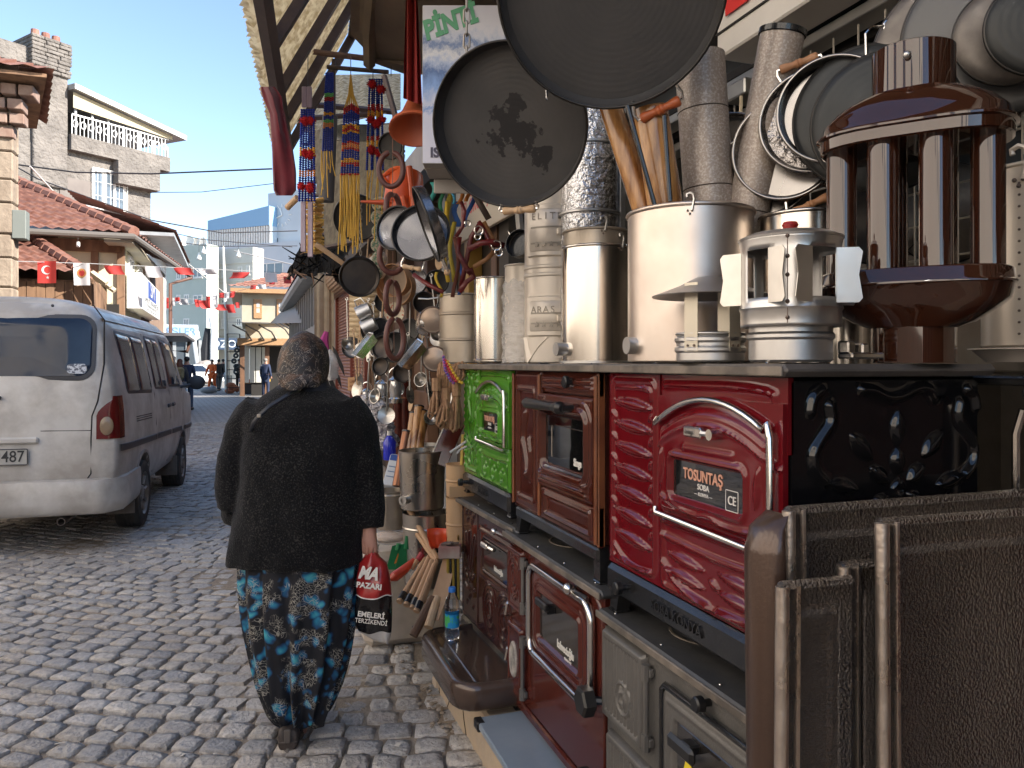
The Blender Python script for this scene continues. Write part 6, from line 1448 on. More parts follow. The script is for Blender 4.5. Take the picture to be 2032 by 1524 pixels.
BL,RDb,YL,GRb,ORb=(mat('bead_blue',(.008,.03,.27),.45,spec=.3),mat('bead_red',(.40,.010,.012),.45,spec=.3),mat('bead_yellow',(.70,.33,.02),.45,spec=.3),mat('bead_green',(.10,.42,.08),.3),mat('bead_orange',(.65,.20,.03),.3))
BM=[BL,RDb,YL,GRb,ORb];YARN=mat('yellow_yarn',(.62,.38,.07),.85);POM=mat('red_wool',(.42,.008,.012),.95)
def bead_hanging(name,label,d,strands,pattern,tassel,top=None,poms=(),glass=()):
 """strands: list of (px_top, py_top, px_bot, py_bot); pattern: list of (fraction_end, colour)"""
 p0=pt(strands[0][0],strands[0][1],d);o=thing(name,label,'bead hanging',p0.to_tuple(),group='strings of beads under the awning')
 g=MB()
 for si,(xa,ya,xb,yb)in enumerate(strands):
  a_,b_=pt(xa,ya,d+.012*((si*37)%5-2)),pt(xb,yb,d+.012*((si*37)%5-2));n=int((b_-a_).length/.0105)
  for k in range(n):
   f_=(k+.5)/n;g.cur=next(c for e,c in pattern if f_<=e)
   r_=.0074;M=Matrix.Translation(a_.lerp(b_,f_));g.lathe([(0,-.005),(.0045,-.0045),(r_,0),(.0045,.0045),(0,.005)],6,M)
 q=g.build('beads',BM,o,world=True,ang=60);q['kind']='stuff'
 if tassel:
  g=MB()
  for k in range(tassel[0]):
   xa,ya,xb,yb=strands[k%len(strands)];x0=xb+random.uniform(-3,3);x1=x0+random.uniform(-8,8);y1=tassel[1]+random.uniform(-tassel[2],0)
   g.tube([pt(x0,yb-2,d),pt((x0+x1)/2+random.uniform(-3,3),(yb+y1)/2,d+random.uniform(-.01,.01)),pt(x1,y1,d)],.0026,4)
  q=g.build('tassel',YARN,o,world=True);q['kind']='stuff'
 if top:
  g=MB()
  for s in strands:g.tube([pt(*top,d),pt((top[0]*2+s[0])/3,top[1]*.4+s[1]*.6,d),pt(s[0],s[1],d)],.0032,4)
  g.build('yarn_top',YARN,o,world=True)
 for(x_,y_,r_)in poms:
  c=pt(x_,y_,d-.02);g=MB()
  vs=[];rr_=r_/F*d
  g.ell(c,rr_*.78,n=12,m=8)
  for k in range(90):
   v=Vector((random.gauss(0,1),random.gauss(0,1),random.gauss(0,1))).normalized();g.tube([c+v*rr_*.5,c+v*rr_*random.uniform(.95,1.15)],[.0035,.0012],3,caps=False)
  g.build('pompom',POM,o,world=True,ang=60)
 return o
d0=3.75
bead_hanging('bead_tassel','long central bead hanging, blue with red and yellow bands and a yellow tassel',d0,[(676+5.0*k*.9+8,205-abs(k-3)*-3,678+5.4*k,348)for k in range(7)],
 [(.10,1),(.26,0),(.31,2),(.36,1),(.40,2),(.52,0),(.56,1),(.60,4),(.64,1),(.76,0),(.82,2),(.86,1),(.96,0),(1,1)],(30,505,40),(696,148))
bead_hanging('bead_tassel','bead hanging with red pompoms on the right side below the brown canopy',d0+.1,[(734+4.6*k,156,730+5.6*k+(2 if k%2 else-2),338)for k in range(6)],
 [(.28,0),(.36,1),(.44,2),(.62,0),(.68,1),(.74,2),(1,0)],(8,480,120),None,((738,168,10),(756,178,10),(735,238,9),(748,245,11),(758,238,9),(737,298,10),(752,303,10)))
bead_hanging('bead_tassel','bead hanging with red pompoms and yellow bands beside the dark red cloth',d0-.1,[(599+4.6*k,216,594+6*k,400)for k in range(6)],
 [(.20,0),(.42,0),(.50,2),(.62,0),(.66,0),(.74,4),(1,0)],None,None,((604,240,10),(618,240,9),(606,305,9),(616,308,11),(598,370,9),(616,373,12)))
bead_hanging('bead_tassel','thin twisted blue and green bead hanging behind the others',d0+.25,[(648+3*k,144,641+4.6*k,300)for k in range(5)],
 [(.25,0),(.31,3),(.36,1),(.5,0),(.55,2),(.60,0),(.64,3),(.70,4),(1,0)],(7,395,60),None)
for k,(x0,y0,y1,w_)in enumerate(((604,172,213,'above the left bead string, left one'),(614,172,213,'above the left bead string, right one'),(602,400,500,'below the left bead string, left one'),(616,400,510,'below the left bead string, right one'))):
 p=pt(x0,y0,d0-.1);o=thing('packed_skewers','lilac plastic packed skewers hanging '+w_,'skewers',p.to_tuple());b_=pt(x0-2,y1,d0-.1)
 g=MB();g.box(-.012,.012,-.006,.006,(b_-p).z,0,.003,T(rz=-A));g.build('packet',mat('lilac_plastic',(.45,.36,.42),.3,col2=(.30,.22,.28),ns=30,stretch=(1,1,.1)),o)
rc_=thing('dark_red_cloth','dark red cloth sack hanging from the awning frame at the left','cloth',pt(555,180,3.2).to_tuple())
ROWS=[(172,517,545),(190,520,560),(215,530,562),(225,535,565),(300,540,582),(340,541,588),(384,543,588),(388,548,580)]
g=MB();P=[]
for j in range(21):
 y_=172+216*j/20;xa=np.interp(y_,[r[0]for r in ROWS],[r[1]for r in ROWS]);xb=np.interp(y_,[r[0]for r in ROWS],[r[2]for r in ROWS]);row=[]
 for i in range(24):
  t=2*math.pi*i/24;xc_,hw_=(xa+xb)/2,(xb-xa)/2;row.append(pt(xc_+hw_*math.cos(t),y_,3.2+.045*math.sin(t)*(1+.3*math.sin(3*t+j*.2))+.010*math.sin(5*t)))
 P.append(row)
g.grid(P,closev=True);k0=len(g.v);g.f.append(tuple(range(k0-24,k0)));g.mi.append(0);g.f.append(tuple(range(24))[::-1]);g.mi.append(0);g.build('cloth',mat('dark_red_cloth',(.13,.006,.013),.9,col2=(.10,.004,.010),ns=20,bump=.3,bs=160,bdist=.003,sheen=.3),rc_,world=True,ang=70)
p=pt(622,440,3.9);sb2=thing('fibre_bag','clear bag of orange brown fibre hanging under the awning','bag',p.to_tuple());g=MB()
for k in range(70):
 y_=395+105*random.random();g.tube([pt(606+random.uniform(-4,4),y_,3.9),pt(625,y_+random.uniform(-5,5),3.9-.05*random.random()),pt(640+random.uniform(-4,3),y_+random.uniform(-4,4),3.9)],.006,4)
q=g.build('fibre',mat('fibre',(.42,.22,.08),.8,col2=(.60,.40,.10),ns=30),sb2,world=True);q['kind']='stuff'
p=pt(578,402,3.9);o=thing('wood_stub','short pale wooden handle sticking out below the dark red cloth','wood',p.to_tuple());g=MB();g.tube([pt(590,392,3.9),pt(570,412,3.95)],.016,10);g.build('stub',WOODL,o,world=True)
# ---- awning frame
aw=thing('corrugated_awning','steep awning of yellowed corrugated sheet on dark steel rafters at the top','awning',pt(620,150,4.0).to_tuple())
E0,E1,U1,U0=pt(512,-60,2.5),pt(570,300,4.5),pt(700,70,4.75),pt(760,-420,2.9)
AWS=bpy.data.materials.new('translucent_sheet');AWS.use_nodes=True;t=AWS.node_tree;b=t.nodes['Principled BSDF'];b.inputs['Roughness'].default_value=.7
tr_=t.nodes.new('ShaderNodeBsdfTranslucent');mx=t.nodes.new('ShaderNodeMixShader');mx.inputs[0].default_value=.7
n=t.nodes.new('ShaderNodeTexNoise');n.inputs['Scale'].default_value=26;n.inputs['Detail'].default_value=6;tc=t.nodes.new('ShaderNodeTexCoord');t.links.new(tc.outputs['Object'],n.inputs[0])
r=t.nodes.new('ShaderNodeValToRGB');r.color_ramp.elements[0].position=.38;r.color_ramp.elements[0].color=(.55,.46,.28,1);r.color_ramp.elements[1].position=.62;r.color_ramp.elements[1].color=(.93,.87,.68,1)
t.links.new(n.outputs['Fac'],r.inputs[0]);t.links.new(r.outputs[0],b.inputs['Base Color']);t.links.new(r.outputs[0],tr_.inputs[0]);t.links.new(b.outputs[0],mx.inputs[1]);t.links.new(tr_.outputs[0],mx.inputs[2]);t.links.new(mx.outputs[0],t.nodes['Material Output'].inputs[0])
nrm_=(E1-E0).cross(U1-E1).normalized();nrm_=nrm_ if nrm_.z>0 else-nrm_
g=MB();P=[];nc=40
for i in range(nc*6+1):
 u=i/(nc*6);wv=.022*math.cos(2*math.pi*u*nc);row=[]
 for v in np.linspace(-.03-.02*random.random(),1,8):row.append((E0.lerp(E1,u)).lerp(U0.lerp(U1,u),v)+nrm_*(.05+wv)+Vector((0,0,0)))
 P.append(row)
g.grid(P);g.build('corrugated_sheet',AWS,aw,world=True,ang=80)
DKST=mat('dark_steel',(.040,.026,.028),.5,.3,col2=(.065,.042,.036),ns=12)
for k,u in enumerate((.30,.55,.76,1.0)):
 a_,b_=E0.lerp(E1,u),U0.lerp(U1,u);g=MB();M=frame(a_,(b_-a_),nrm_);g.box(-.022,.022,-.022,.022,0,(b_-a_).length,0,M);g.build('rafter',DKST,aw,world=True,ang=0)
for a_,b_ in((E0,E1),(U0,U1)):
 g=MB();M=frame(a_,(b_-a_),nrm_);g.box(-.022,.02,-.03,.03,0,(b_-a_).length,0,M);g.build('edge_beam',DKST,aw,world=True,ang=0)
rod=thing('hanging_rod','horizontal steel rod under the awning from which the bead strings hang','rod',pt(690,115,4.0).to_tuple())
g=MB();g.tube([pt(548,92,4.1),pt(660,108,4.05),pt(830,128,4.0)],.016,8);g.build('rod',mat('rusty_rod',(.13,.075,.06),.6,.3),rod,world=True)
rod2=thing('hanging_rod','second lower thin rod behind the bead strings','rod',pt(690,140,4.5).to_tuple());g=MB();g.tube([pt(650,133,4.5),pt(770,143,4.4)],.013,8);g.tube([pt(662,118,4.5),pt(662,230,4.5)],.012,8);g.build('rod',DKST,rod2,world=True)
for k,(x_,y0,y1)in enumerate(((611,104,175),(696,110,150),(740,120,158),(776,122,150))):
 o=thing('wire_hook','thin wire hook on the steel rod above %s'%('the left beads','the central beads','the right beads','the basin')[k],'hook',pt(x_,y0,4.0).to_tuple());g=MB();g.tube([pt(x_-2,y0-4,4.03),pt(x_,y0-2,4.0),pt(x_,y1,3.85)],.0022,5);g.build('wire',WIREM,o,world=True)
bc=thing('brown_canopy','ragged dark brown sheet canopy above the mountain carton','canopy',pt(760,60,3.6).to_tuple())
q=[pt(694,-260,2.4),pt(696,68,3.75),pt(724,98,3.85),pt(727,120,3.9),pt(755,130,3.95),pt(800,146,4.0),pt(1040,160,3.5),pt(1500,-300,2.2)]
g=MB();up_=Vector((0,0,.02));g.add(q+[v+up_ for v in q],[tuple(range(8)),tuple(range(15,7,-1))]+[(i,i+8,(i+1)%8+8,(i+1)%8)for i in range(8)]);g.build('sheet',MATS['canopy_under'],bc,world=True,ang=0)
g=MB();g.tube([pt(748,-120,2.85),pt(732,60,3.6),pt(733,130,3.9)],.03,4);g.build('rib',MATS['canopy_under'],bc,world=True,ang=0)
g=MB();g.tube([pt(724,118,3.9),pt(830,128,3.8)],.012,5);g.build('edge_fold',MATS['canopy_under'],bc,world=True)
fc=thing('yellow_canopy','sunlit yellowish translucent sheet canopy behind the bead strings','canopy',pt(690,190,6.5).to_tuple())
g=MB();P=[]
for i in range(41):
 u=i/40;P.append([pt(np.interp(u,[0,1],[588,795]),np.interp(u,[0,1],[150+118*v,146+72*v]),6.8-1.2*v+.03*math.cos(i*math.pi/2))for v in np.linspace(0,1,6)])
g.grid(P);g.build('sheet',AWS,fc,world=True,ang=80)
g=MB();a_,b_=pt(560,222+16,5.6),pt(760,225,5.6);g.tube([a_,b_],.02,4);g.tube([pt(592,205,5.6),pt(780,222,5.6)],.022,4);g.tube([pt(762,150,5.4),pt(790,250,5.4)],.022,4);g.build('frame',DKST,fc,world=True,ang=0)
lr=thing('slatted_lean_to','weathered grey lean-to roof of old sheets on dark battens behind the beads','roof',pt(690,360,7).to_tuple())
OLDSH=mat('old_sheet',(.085,.07,.05),.9,col2=(.17,.145,.10),ns=16,bump=.5,bs=30)
for k in range(9):
 a_,b_=pt(612+4*k,268+25*k,8.2-.3*k),pt(800,255+22*k,6.6-.22*k);g=MB();M=frame(a_,(b_-a_),(0,0,1));L_=(b_-a_).length
 g.box(-.075,.058,-.012,.0,0,L_,0,M);g.build('sheet_strip',OLDSH,lr,world=True,ang=0)
 g=MB();g.box(-.10,-.082,-.03,.03,-.1,L_,0,M);g.build('batten',DKST,lr,world=True,ang=0)
g=MB();g.box(-.06,.06,-.02,.02,0,1.7,0,frame(pt(640,262,6),(pt(760,265,5.6)-pt(640,262,6)),(0,0,1)));g.build('fascia',BLKI,lr,world=True,ang=0)
g=MB();g.tube([pt(655,230,5.2),pt(648,400,5.2)],.05,12);g.build('flue',mat('flue_grey',(.06,.052,.048),.6),lr,world=True)
rb2=thing('ragged_eave','black ragged tar paper eave with broken timber above the shutters','eave',pt(640,500,8).to_tuple())
g=MB();P=[]
for i in range(25):
 u=i/24;x_=572+145*u;top=np.interp(u,[0,.12,.25,.4,.7,1],[540,500,470,450,430,400]);bot=np.interp(u,[0,.3,.6,1],[552,545,540,470])
 P.append([pt(x_+random.uniform(-4,4),top+(bot-top)*v+random.uniform(-7,7),9.5-2.6*u-.5*v+random.uniform(-.1,.1))for v in np.linspace(0,1,7)])
g.grid(P);g.build('tar_paper',mat('tar_paper',(.010,.009,.008),.9,bump=1,bs=9,bdist=.10,spec=.1),rb2,world=True,ang=0)
for k in range(60):
 x_,y_=random.uniform(574,690),random.uniform(468,545);y_=max(y_,560-(x_-560)*1.0);a_=pt(x_,y_,7.8);g=MB();g.tube([a_,a_+Vector((random.uniform(-.22,.22),random.uniform(-.2,.2),random.uniform(-.2,.2)))],[.011,.004],4);g.build('splinter',MATS['tar_paper']if k%3 else OLDWOOD,rb2,world=True,ang=0)
bd=thing('shop_board','cream shop board with hand painted red letters behind the halters','sign',pt(985,410,4.6).to_tuple())
a_,b_=ptX(925,470,1.55),ptX(1045,385,1.55);L_=abs(a_.y-b_.y)
g=MB();zlo,zhi=a_.z-.02,a_.z+.42;g.box(1.55,1.58,b_.y,a_.y+.3,zlo,zhi,.004);g.build('board',mat('board_cream',(.60,.50,.36),.6),bd,world=True)
text('TEL ÖRGÜ ÇİVİ VE NALBUR',.16,REDL,bd,mworld(bd).inverted()@frame((1.548,(a_.y+b_.y)/2,(zlo+zhi)/2),(-1,0,0),(0,-1,0)),sx=.8)
SC=[('teal',(.05,.36,.32)),('green',(.015,.15,.07)),('olive',(.38,.30,.03)),('blue',(.03,.12,.42)),('sky',(.08,.36,.58)),('orange',(.62,.21,.03)),('orange',(.62,.20,.02)),('blue',(.02,.07,.33)),('yellow',(.62,.42,.04)),('brown',(.16,.05,.03))]
STR=[(858,362,856,410,10,0),(880,360,878,420,8,1),(893,372,890,470,12,2),(908,400,905,450,11,3),(895,362,897,405,5,4),(913,362,912,405,8,5),(928,358,930,400,8,6),(938,380,925,450,9,7),(882,400,888,560,9,8),(900,440,896,560,9,2),(870,540,872,590,6,8),(915,510,912,585,7,3),(905,470,903,590,8,9)]
ORD_='first second third fourth fifth sixth seventh eighth ninth tenth eleventh twelfth thirteenth fourteenth fifteenth sixteenth seventeenth eighteenth nineteenth twentieth twenty-first'.split()
for k,(x0,y0,x1,y1,w_,ci)in enumerate(STR):
 nm,col=SC[ci];d_=3.35+.03*(k%4);p=pt(x0,y0,d_);wds=('under the carton','beside the leather halter','above the grey bucket')[0 if y1<430 else(1 if y1<500 else 2)]
 o=thing('webbing_strap','%s webbing strap hanging %s, %s from the left in the bunch'%(nm,wds,ORD_[sorted(q_[0]for q_ in STR).index(x0)]),'strap',p.to_tuple(),group='coloured webbing straps');g=MB()
 pts=[p.lerp(pt(x1,y1,d_),t)+RT*.012*math.sin(5*t+k)for t in np.linspace(0,1,8)];hw_=w_/2/F*d_;P=[]
 for i,q in enumerate(pts):s_=math.sin(k+i*.5)*.5;e=RT*math.cos(s_)+FW*math.sin(s_);P.append([q-e*hw_,q+e*hw_])
 g.grid([[r_[0]for r_ in P],[r_[1]for r_ in P]]);q=g.build('strap',mat('strap_'+nm,col,.7),o,world=True);q.modifiers.new('t','SOLIDIFY').thickness=.003
LEA=mat('red_leather',(.16,.012,.012),.38,col2=(.12,.01,.01),ns=9,coat=.2);LEB=mat('tan_leather',(.28,.13,.05),.5);LEG=mat('dark_leather',(.07,.05,.04),.5)
hal=thing('leather_halter','dark red leather halter with rings and buckles hanging above the bright tin drum','halter',pt(955,450,3.2).to_tuple())
def strap(pts,w_,m,d_=3.2,name='strap'):
 g=MB();P=[];V=[pt(x_,y_,d_+dd)for(x_,y_,dd)in pts]
 for i,q in enumerate(V):
  tg=(V[min(i+1,len(V)-1)]-V[max(i-1,0)]).normalized();sd=tg.cross(FW).normalized();P.append([q-sd*w_/2,q+sd*w_/2])
 g.grid([[a for a,b in P],[b for a,b in P]]);o=g.build(name,m,hal,world=True);o.modifiers.new('t','SOLIDIFY').thickness=.004
strap([(936,375,0),(950,400,0),(970,435,0)],.026,LEG);strap([(960,440,0),(975,470,0),(985,490,0)],.018,LEB);strap([(955,440,0),(935,470,.02),(925,520,.02),(915,570,.02)],.020,LEA)
strap([(950,440,0),(962,460,-.02),(975,490,-.02),(990,485,0)],.018,LEA);strap([(930,495,0),(955,482,-.03),(978,480,-.03),(1000,488,0)],.024,LEA);strap([(985,495,0),(965,515,0),(940,530,0)],.018,LEB)
strap([(925,540,0),(935,535,0),(940,550,0),(925,560,0),(912,580,0)],.022,LEA);strap([(820,545,.1),(850,565,.05),(880,580,0)],.018,LEA);strap([(912,470,0),(908,500,0),(922,525,0),(935,545,0)],.02,LEA)
strap([(905,470,0),(918,450,0),(922,420,0),(915,400,0)],.016,LEA)
for(x_,y_,r_)in((950,457,.018),(948,470,.012),(928,443,.012),(985,487,.02),(990,500,.016)):
 g=MB();c=pt(x_,y_,3.17);g.tube([c+RT*r_*math.cos(t)+Vector((0,0,r_*math.sin(t)))for t in np.linspace(0,2*math.pi,16,endpoint=False)],.0032,6,closed=True);g.build('ring',CHROME,hal,world=True)
for k,x_ in enumerate((1008,1020)):
 o=thing('s_hook','steel hook hanging in the shop left of the cream heater, %s one'%('left','right')[k],'hook',pt(x_,470,3.6).to_tuple());g=MB();g.tube([pt(x_,458,3.6),pt(x_+4,466,3.6),pt(x_,480,3.6)]+[pt(x_+6*math.cos(t),488+6*math.sin(t),3.6)for t in np.linspace(-2,3,8)],.003,5);g.build('wire',CHROME,o,world=True)
o=thing('window_frame','small white frame corner left of the cream heater','frame',pt(1036,430,3.5).to_tuple());g=MB();g.tube([pt(1058,405,3.5),pt(1028,412,3.5),pt(1035,485,3.5)],.018,4);g.build('frame',WHITEP,o,world=True,ang=0)
PSTEEL=metal('tray_steel',(.42,.40,.38),.16,.3,.05,12)
# ---- right-hand group: round pans on a wire grid
wg=thing('wire_grid','pale wire display grid behind the round pans at the upper right','wire grid',pt(1700,100,1.9).to_tuple())
GX=1.60;GRW=mat('grid_wire',(.42,.38,.32),.4,.6)
g=MB()
for k in range(22):
 y_=2.45-.095*k;g.tube([(GX,y_,1.75),(GX,y_,2.44)],.003,5)
for k in range(8):
 z_=1.76+.085*k;g.tube([(GX,2.48,z_),(GX,.45,z_)],.003,5)
q=g.build('wires',GRW,wg,world=True);q['kind']='stuff'
for k,(ya,yb)in enumerate(((.5,1.1),(1.15,1.75),(1.8,2.4))):
 o=thing('printed_carton','pale printed carton behind the wire grid, %s'%('nearest','middle one','furthest')[k],'carton',(1.85,ya,1.5));g=MB();g.box(1.78,2.1,ya,yb,1.48,1.82+.03*k,.004);g.build('box',mat('carton_print',(.24,.21,.17),.6,col2=(.19,.14,.10),ns=7),o,world=True)
 text('Safir',.05,INK,o,mworld(o).inverted()@frame((1.778,(ya+yb)/2-.1,1.68),(-1,0,0),(0,-1,0)))
DKP=mat('dark_sheet_pan',(.030,.033,.034),.42,.4,col2=(.045,.046,.045),ns=3,r2=.55,bump=.05)
spun(DKP,400,.1);LGP=mat('light_sheet_pan',(.19,.17,.15),.4,.55,col2=(.13,.115,.105),ns=18,nd=7,r2=.55)
def pan_r(label,px,py,d,r,m,yaw,h=.03,hm=None,rim=SACR,gang=None,back=False,tilt=0):
 p=pt(px,py,d);n=(-FW*math.cos(R(yaw))-RT*math.sin(R(yaw))+Vector((0,0,tilt))).normalized()
 o,M=disc_pan('round_tray',label,px,py,d,r,n,h,m,rim,cat='tray',back=back,group='round trays hanging at the upper right');
 if hm:
  v=M.inverted()@(RT*gang[0]+Vector((0,0,gang[1])));grip(o,M,math.atan2(v.y,v.x),r,hm,.10,.030,h*.5,CHROME,rad=.012)
 return o,M
pan_r('shiny steel tray low on the left of the group, wooden grip at the bottom',1520,345,2.05,.118,PSTEEL,25,.03,WOODH,PSTEEL,(.15,-1));pan_r('second shiny steel tray overlapping the low left one',1560,300,1.98,.128,PSTEEL,25,.03,WOODH,PSTEEL,(.45,-1))
pan_r('plastic wrapped steel tray in the middle of the group',1615,245,1.92,.125,mat('wrapped_steel',(.35,.33,.32),.18,.9,bump=1,bs=38,bdist=.012),25,.03,WOODH,PSTEEL,(-.25,1))
pan_r('polished deep steel tray left of the dark ones',1655,225,1.86,.125,PSTEEL,25,.04,None,PSTEEL)
pan_r('big dark grey sheet tray behind the radiator, left one',1725,225,1.80,.168,DKP,25,.02,None,SACR,back=True)
pan_r('big dark grey sheet tray behind the radiator, right one',1760,235,1.74,.160,DKP,25,.02,None,SACR,back=True)
pan_r('large pale grey sheet tray with a black rim at the upper right',1925,100,1.72,.20,LGP,25,.02,None,SACR,back=True)
pan_r('large smooth grey tray between the two pale ones',1975,60,1.66,.18,mat('smooth_grey_pan',(.10,.10,.10),.42,.5),25,.02,None,SACR,back=True)
pan_r('pale mottled grey tray at the right edge',2010,60,1.60,.105,LGP,20,.02,None,SACR,back=True)
pan_r('dark tray cut off by the right edge of the picture',2075,40,1.52,.10,DKP,20,.02,None,SACR,back=True)
for k,(x_,y_,d_,r_)in enumerate(((1735,430,2.05,.12),(1800,400,2.1,.14),(1880,420,2.0,.13),(1930,330,2.0,.14),(1900,560,2.1,.10))):
 pan_r('dark tray seen between the tubes of the brown radiator, %s'%('leftmost','second from the left','third from the left','upper right one','lowest one')[k],x_,y_,d_,r_,DKP if k%2 else LGP,22,.02,None,SACR,back=True)
pan_r('steel tray half hidden behind the speckled pipes',1450,320,2.25,.13,PSTEEL,25,.03,None,PSTEEL)
for k,(x_,y_)in enumerate(((1735,72),(1772,52),(1812,22))):
 o=thing('steel_bail','bent steel bail above the dark trays, %s of three'%('left','middle','right')[k],'handle',pt(x_,y_,1.8).to_tuple());g=MB()
 g.tube([pt(x_-16,y_+40,1.8),pt(x_-17,y_-5,1.8),pt(x_-6,y_-18,1.8),pt(x_+20,y_-20,1.8),pt(x_+32,y_-10,1.8),pt(x_+34,y_+36,1.8)],.0035,6);g.build('wire',CHROME,o,world=True)
# ---- ladles, skimmers and small ware hanging densely between the shutters and the buckets
UT=metal('utensil_steel',(.55,.52,.48),.22,.35)
rU=random.Random(21)
def utensil(x_,y_,d_,kind,label):
 p=pt(x_,y_,d_);o=thing(kind,label,kind.replace('_',' '),p.to_tuple(),group='kitchen utensils hanging in front of the hardware shop');L_=rU.uniform(.20,.30);tl=rU.uniform(-.12,.12);ax=(Vector((0,0,-1))+RT*tl).normalized();yw=rU.uniform(-1,1)
 g=MB();g.tube([Vector((0,0,.012))+RT*.008*math.sin(t)*1+Vector((0,0,.008*math.cos(t)))for t in np.linspace(0,5,8)]+[Vector((0,0,0)),ax*L_*.5,ax*L_],.0042,6);g.build('shaft',UT if rU.random()<.6 else WOODL,o)
 n_=(-FW*math.cos(yw)-RT*math.sin(yw)+Vector((0,0,.2))).normalized();M=frame(ax*(L_+.025),n_,ax)
 if kind=='ladle':g=MB();g.lathe([(0,-.028),(.022,-.022),(.036,-.006),(.040,.006),(.037,.006),(.020,-.018),(0,-.024)],18,M);g.build('bowl',UT,o)
 elif kind=='skimmer':g=MB();g.lathe([(0,-.004),(.045,.0),(.048,.004),(.045,.003),(0,-.001)],20,M);g.build('disc',UT,o)
 else:g=MB();g.lathe([(0,-.004),(.03,0),(.032,.003),(0,0)],16,M@Matrix.Diagonal((1.5,.8,1,1)));g.build('blade',UT if rU.random()<.5 else WOODL,o)
k=0
for row_,(y0,xs0)in enumerate(((440,(735,748,860,872)),(560,(752,765,800,842,856,868)),(600,(690,715,728,742,812,826)),(668,(700,712,740,800,812,838,850)),(712,(735,775,808,842,880)))):
 for c_,x_ in enumerate(xs0):
  kd=('ladle','skimmer','spatula')[(k*7+row_)%3];k+=1
  utensil(x_+rU.uniform(-3,3),y0+rU.uniform(-10,10),4.15+rU.uniform(-.2,.5),kd,'%s hanging in the %s row of utensils, %s from the left'%(kd,ORD_[row_],ORD_[c_]))
for k,(x_,y_,d_,r_,m_)in enumerate(((742,655,4.4,.07,'pan_worn'),(815,655,4.3,.06,'pan_matt'),(700,690,4.7,.06,'pan_bluish'),(842,600,4.2,.055,'pan_worn'),(866,560,4.1,.06,'pan_matt'),(765,600,4.5,.06,'pan_matt'),(830,560,4.4,.07,'pan_bluish'),(800,740,4.2,.05,'pan_worn'))):
 disc_pan('small_pan','small shallow pan in the dense hanging rows, %s from the left'%ORD_[sorted((742,815,700,842,866,765,830,800)).index(x_)],x_,y_,d_,r_,(toC(pt(x_,y_,d_))-RT*rU.uniform(-.2,.8)+Vector((0,0,rU.uniform(-.1,.3)))).normalized(),.018,MATS[m_],SACR,group='small pans in the hanging rows',n=32)
# ================================================================ VAN
PAINT=mat('dirty_white_paint',(.36,.325,.285),.34,col2=(.56,.53,.485),ns=2.6,nd=7,ramp=(.38,.62),coat=.25,r2=.5,bump=.03,bs=6)
VGL=mat('van_glass',(.010,.018,.036),.06,spec=.4,coat=.0,col2=(.018,.03,.055),ns=2,r2=.14)
RUBB=mat('tyre_rubber',(.025,.023,.021),.8,col2=(.07,.06,.05),ns=9);RIMM=mat('wheel_steel',(.36,.34,.31),.4,.7,col2=(.22,.2,.18),ns=6);TRIMB=mat('trim_grey_black',(.055,.055,.06),.5)
van=thing('parked_van','dirty white panelled passenger van with a dark rear window, parked on the left','van',(-1.80,6.95,0),R(-3.6))
PR=[(.36,.775),(.42,.80),(.52,.825),(.66,.838),(.82,.842),(.98,.838),(1.12,.83),(1.25,.815),(1.40,.79),(1.55,.76),(1.70,.725),(1.80,.695),(1.88,.655),(1.95,.59),(2.005,.49),(2.035,.37),(2.05,.25),(2.058,.12),(2.06,0)]
PZ=np.array([p_[0]for p_ in PR]);PX=np.array([p_[1]for p_ in PR])
def zmax(y):return float(np.interp(y,[0,.05,.15,.35,3.1,3.4,4.05,4.3,4.6,4.68],[2.0,2.035,2.052,2.06,2.05,1.98,1.18,1.08,.92,.80]))
def wsc(y):return float(np.interp(y,[0,.015,.04,.08,.15,.28,3.6,4.1,4.45,4.6,4.68],[.925,.945,.960,.974,.987,1,1,.985,.95,.90,.85]))
def side(y,z):
 zm=zmax(y);zz=z if z<1.12 else 1.12+(z-1.12)*(2.06-1.12)/max(zm-1.12,.05)
 return float(np.interp(zz,PZ,PX))*wsc(y)
def rear_y(z):return float(np.interp(z,[.36,.7,1.2,1.95,2.06],[.02,.0,.02,.13,.24]))
ys=np.array([0,.015,.04,.08,.15]+list(np.arange(.22,4.55,.055))+[4.6,4.68]);zs_=np.concatenate([np.linspace(.36,1.12,17),np.array(PZ[7:])])
WHY=(.95,3.36);WR=.365
V=[];nz=len(zs_)
for y in ys:
 zm=zmax(y)
 for z in zs_:
  zz=z if z<1.12 else 1.12+(z-1.12)*(zm-1.12)/(2.06-1.12)if zm>1.12 else min(z,zm)
  x=float(np.interp(z,PZ,PX))*wsc(y);yy=y+rear_y(z)*max(0,1-y/.5)
  for wy in WHY:
   rr_=math.hypot(yy-wy,z-.31)
   if z<.8 and abs(rr_-WR)<.04 and z>.33:k_=WR/rr_;yy=wy+(yy-wy)*k_;zz=.31+(z-.31)*k_
  V.append((x,yy,zz))
V=np.array(V);ny=len(ys);fs=[]
for i in range(ny-1):
 for j in range(nz-1):
  a=i*nz+j;c=V[[a,a+1,a+nz,a+nz+1]].mean(0)
  if any(math.hypot(c[1]-wy,c[2]-.31)<WR-.012 for wy in WHY)and c[2]<.8:continue
  fs.append((a,a+nz,a+nz+1,a+1))
g=MB();g.add(V.tolist(),fs);L_=V.copy();L_[:,0]*=-1;g.add(L_.tolist(),[f[::-1]for f in fs])
for idx,flip in((0,False),(ny-1,True)):
 P=[]
 for j in range(nz):
  x,y,z=V[idx*nz+j];P.append([(x*t,y-(.03*(1-t*t)if idx==0 else-.03*(1-t*t)),z+(.0))for t in np.linspace(-1,1,13)])
 g.grid(P)
body=g.build('body',PAINT,van,ang=38,weld=True,fix=True)
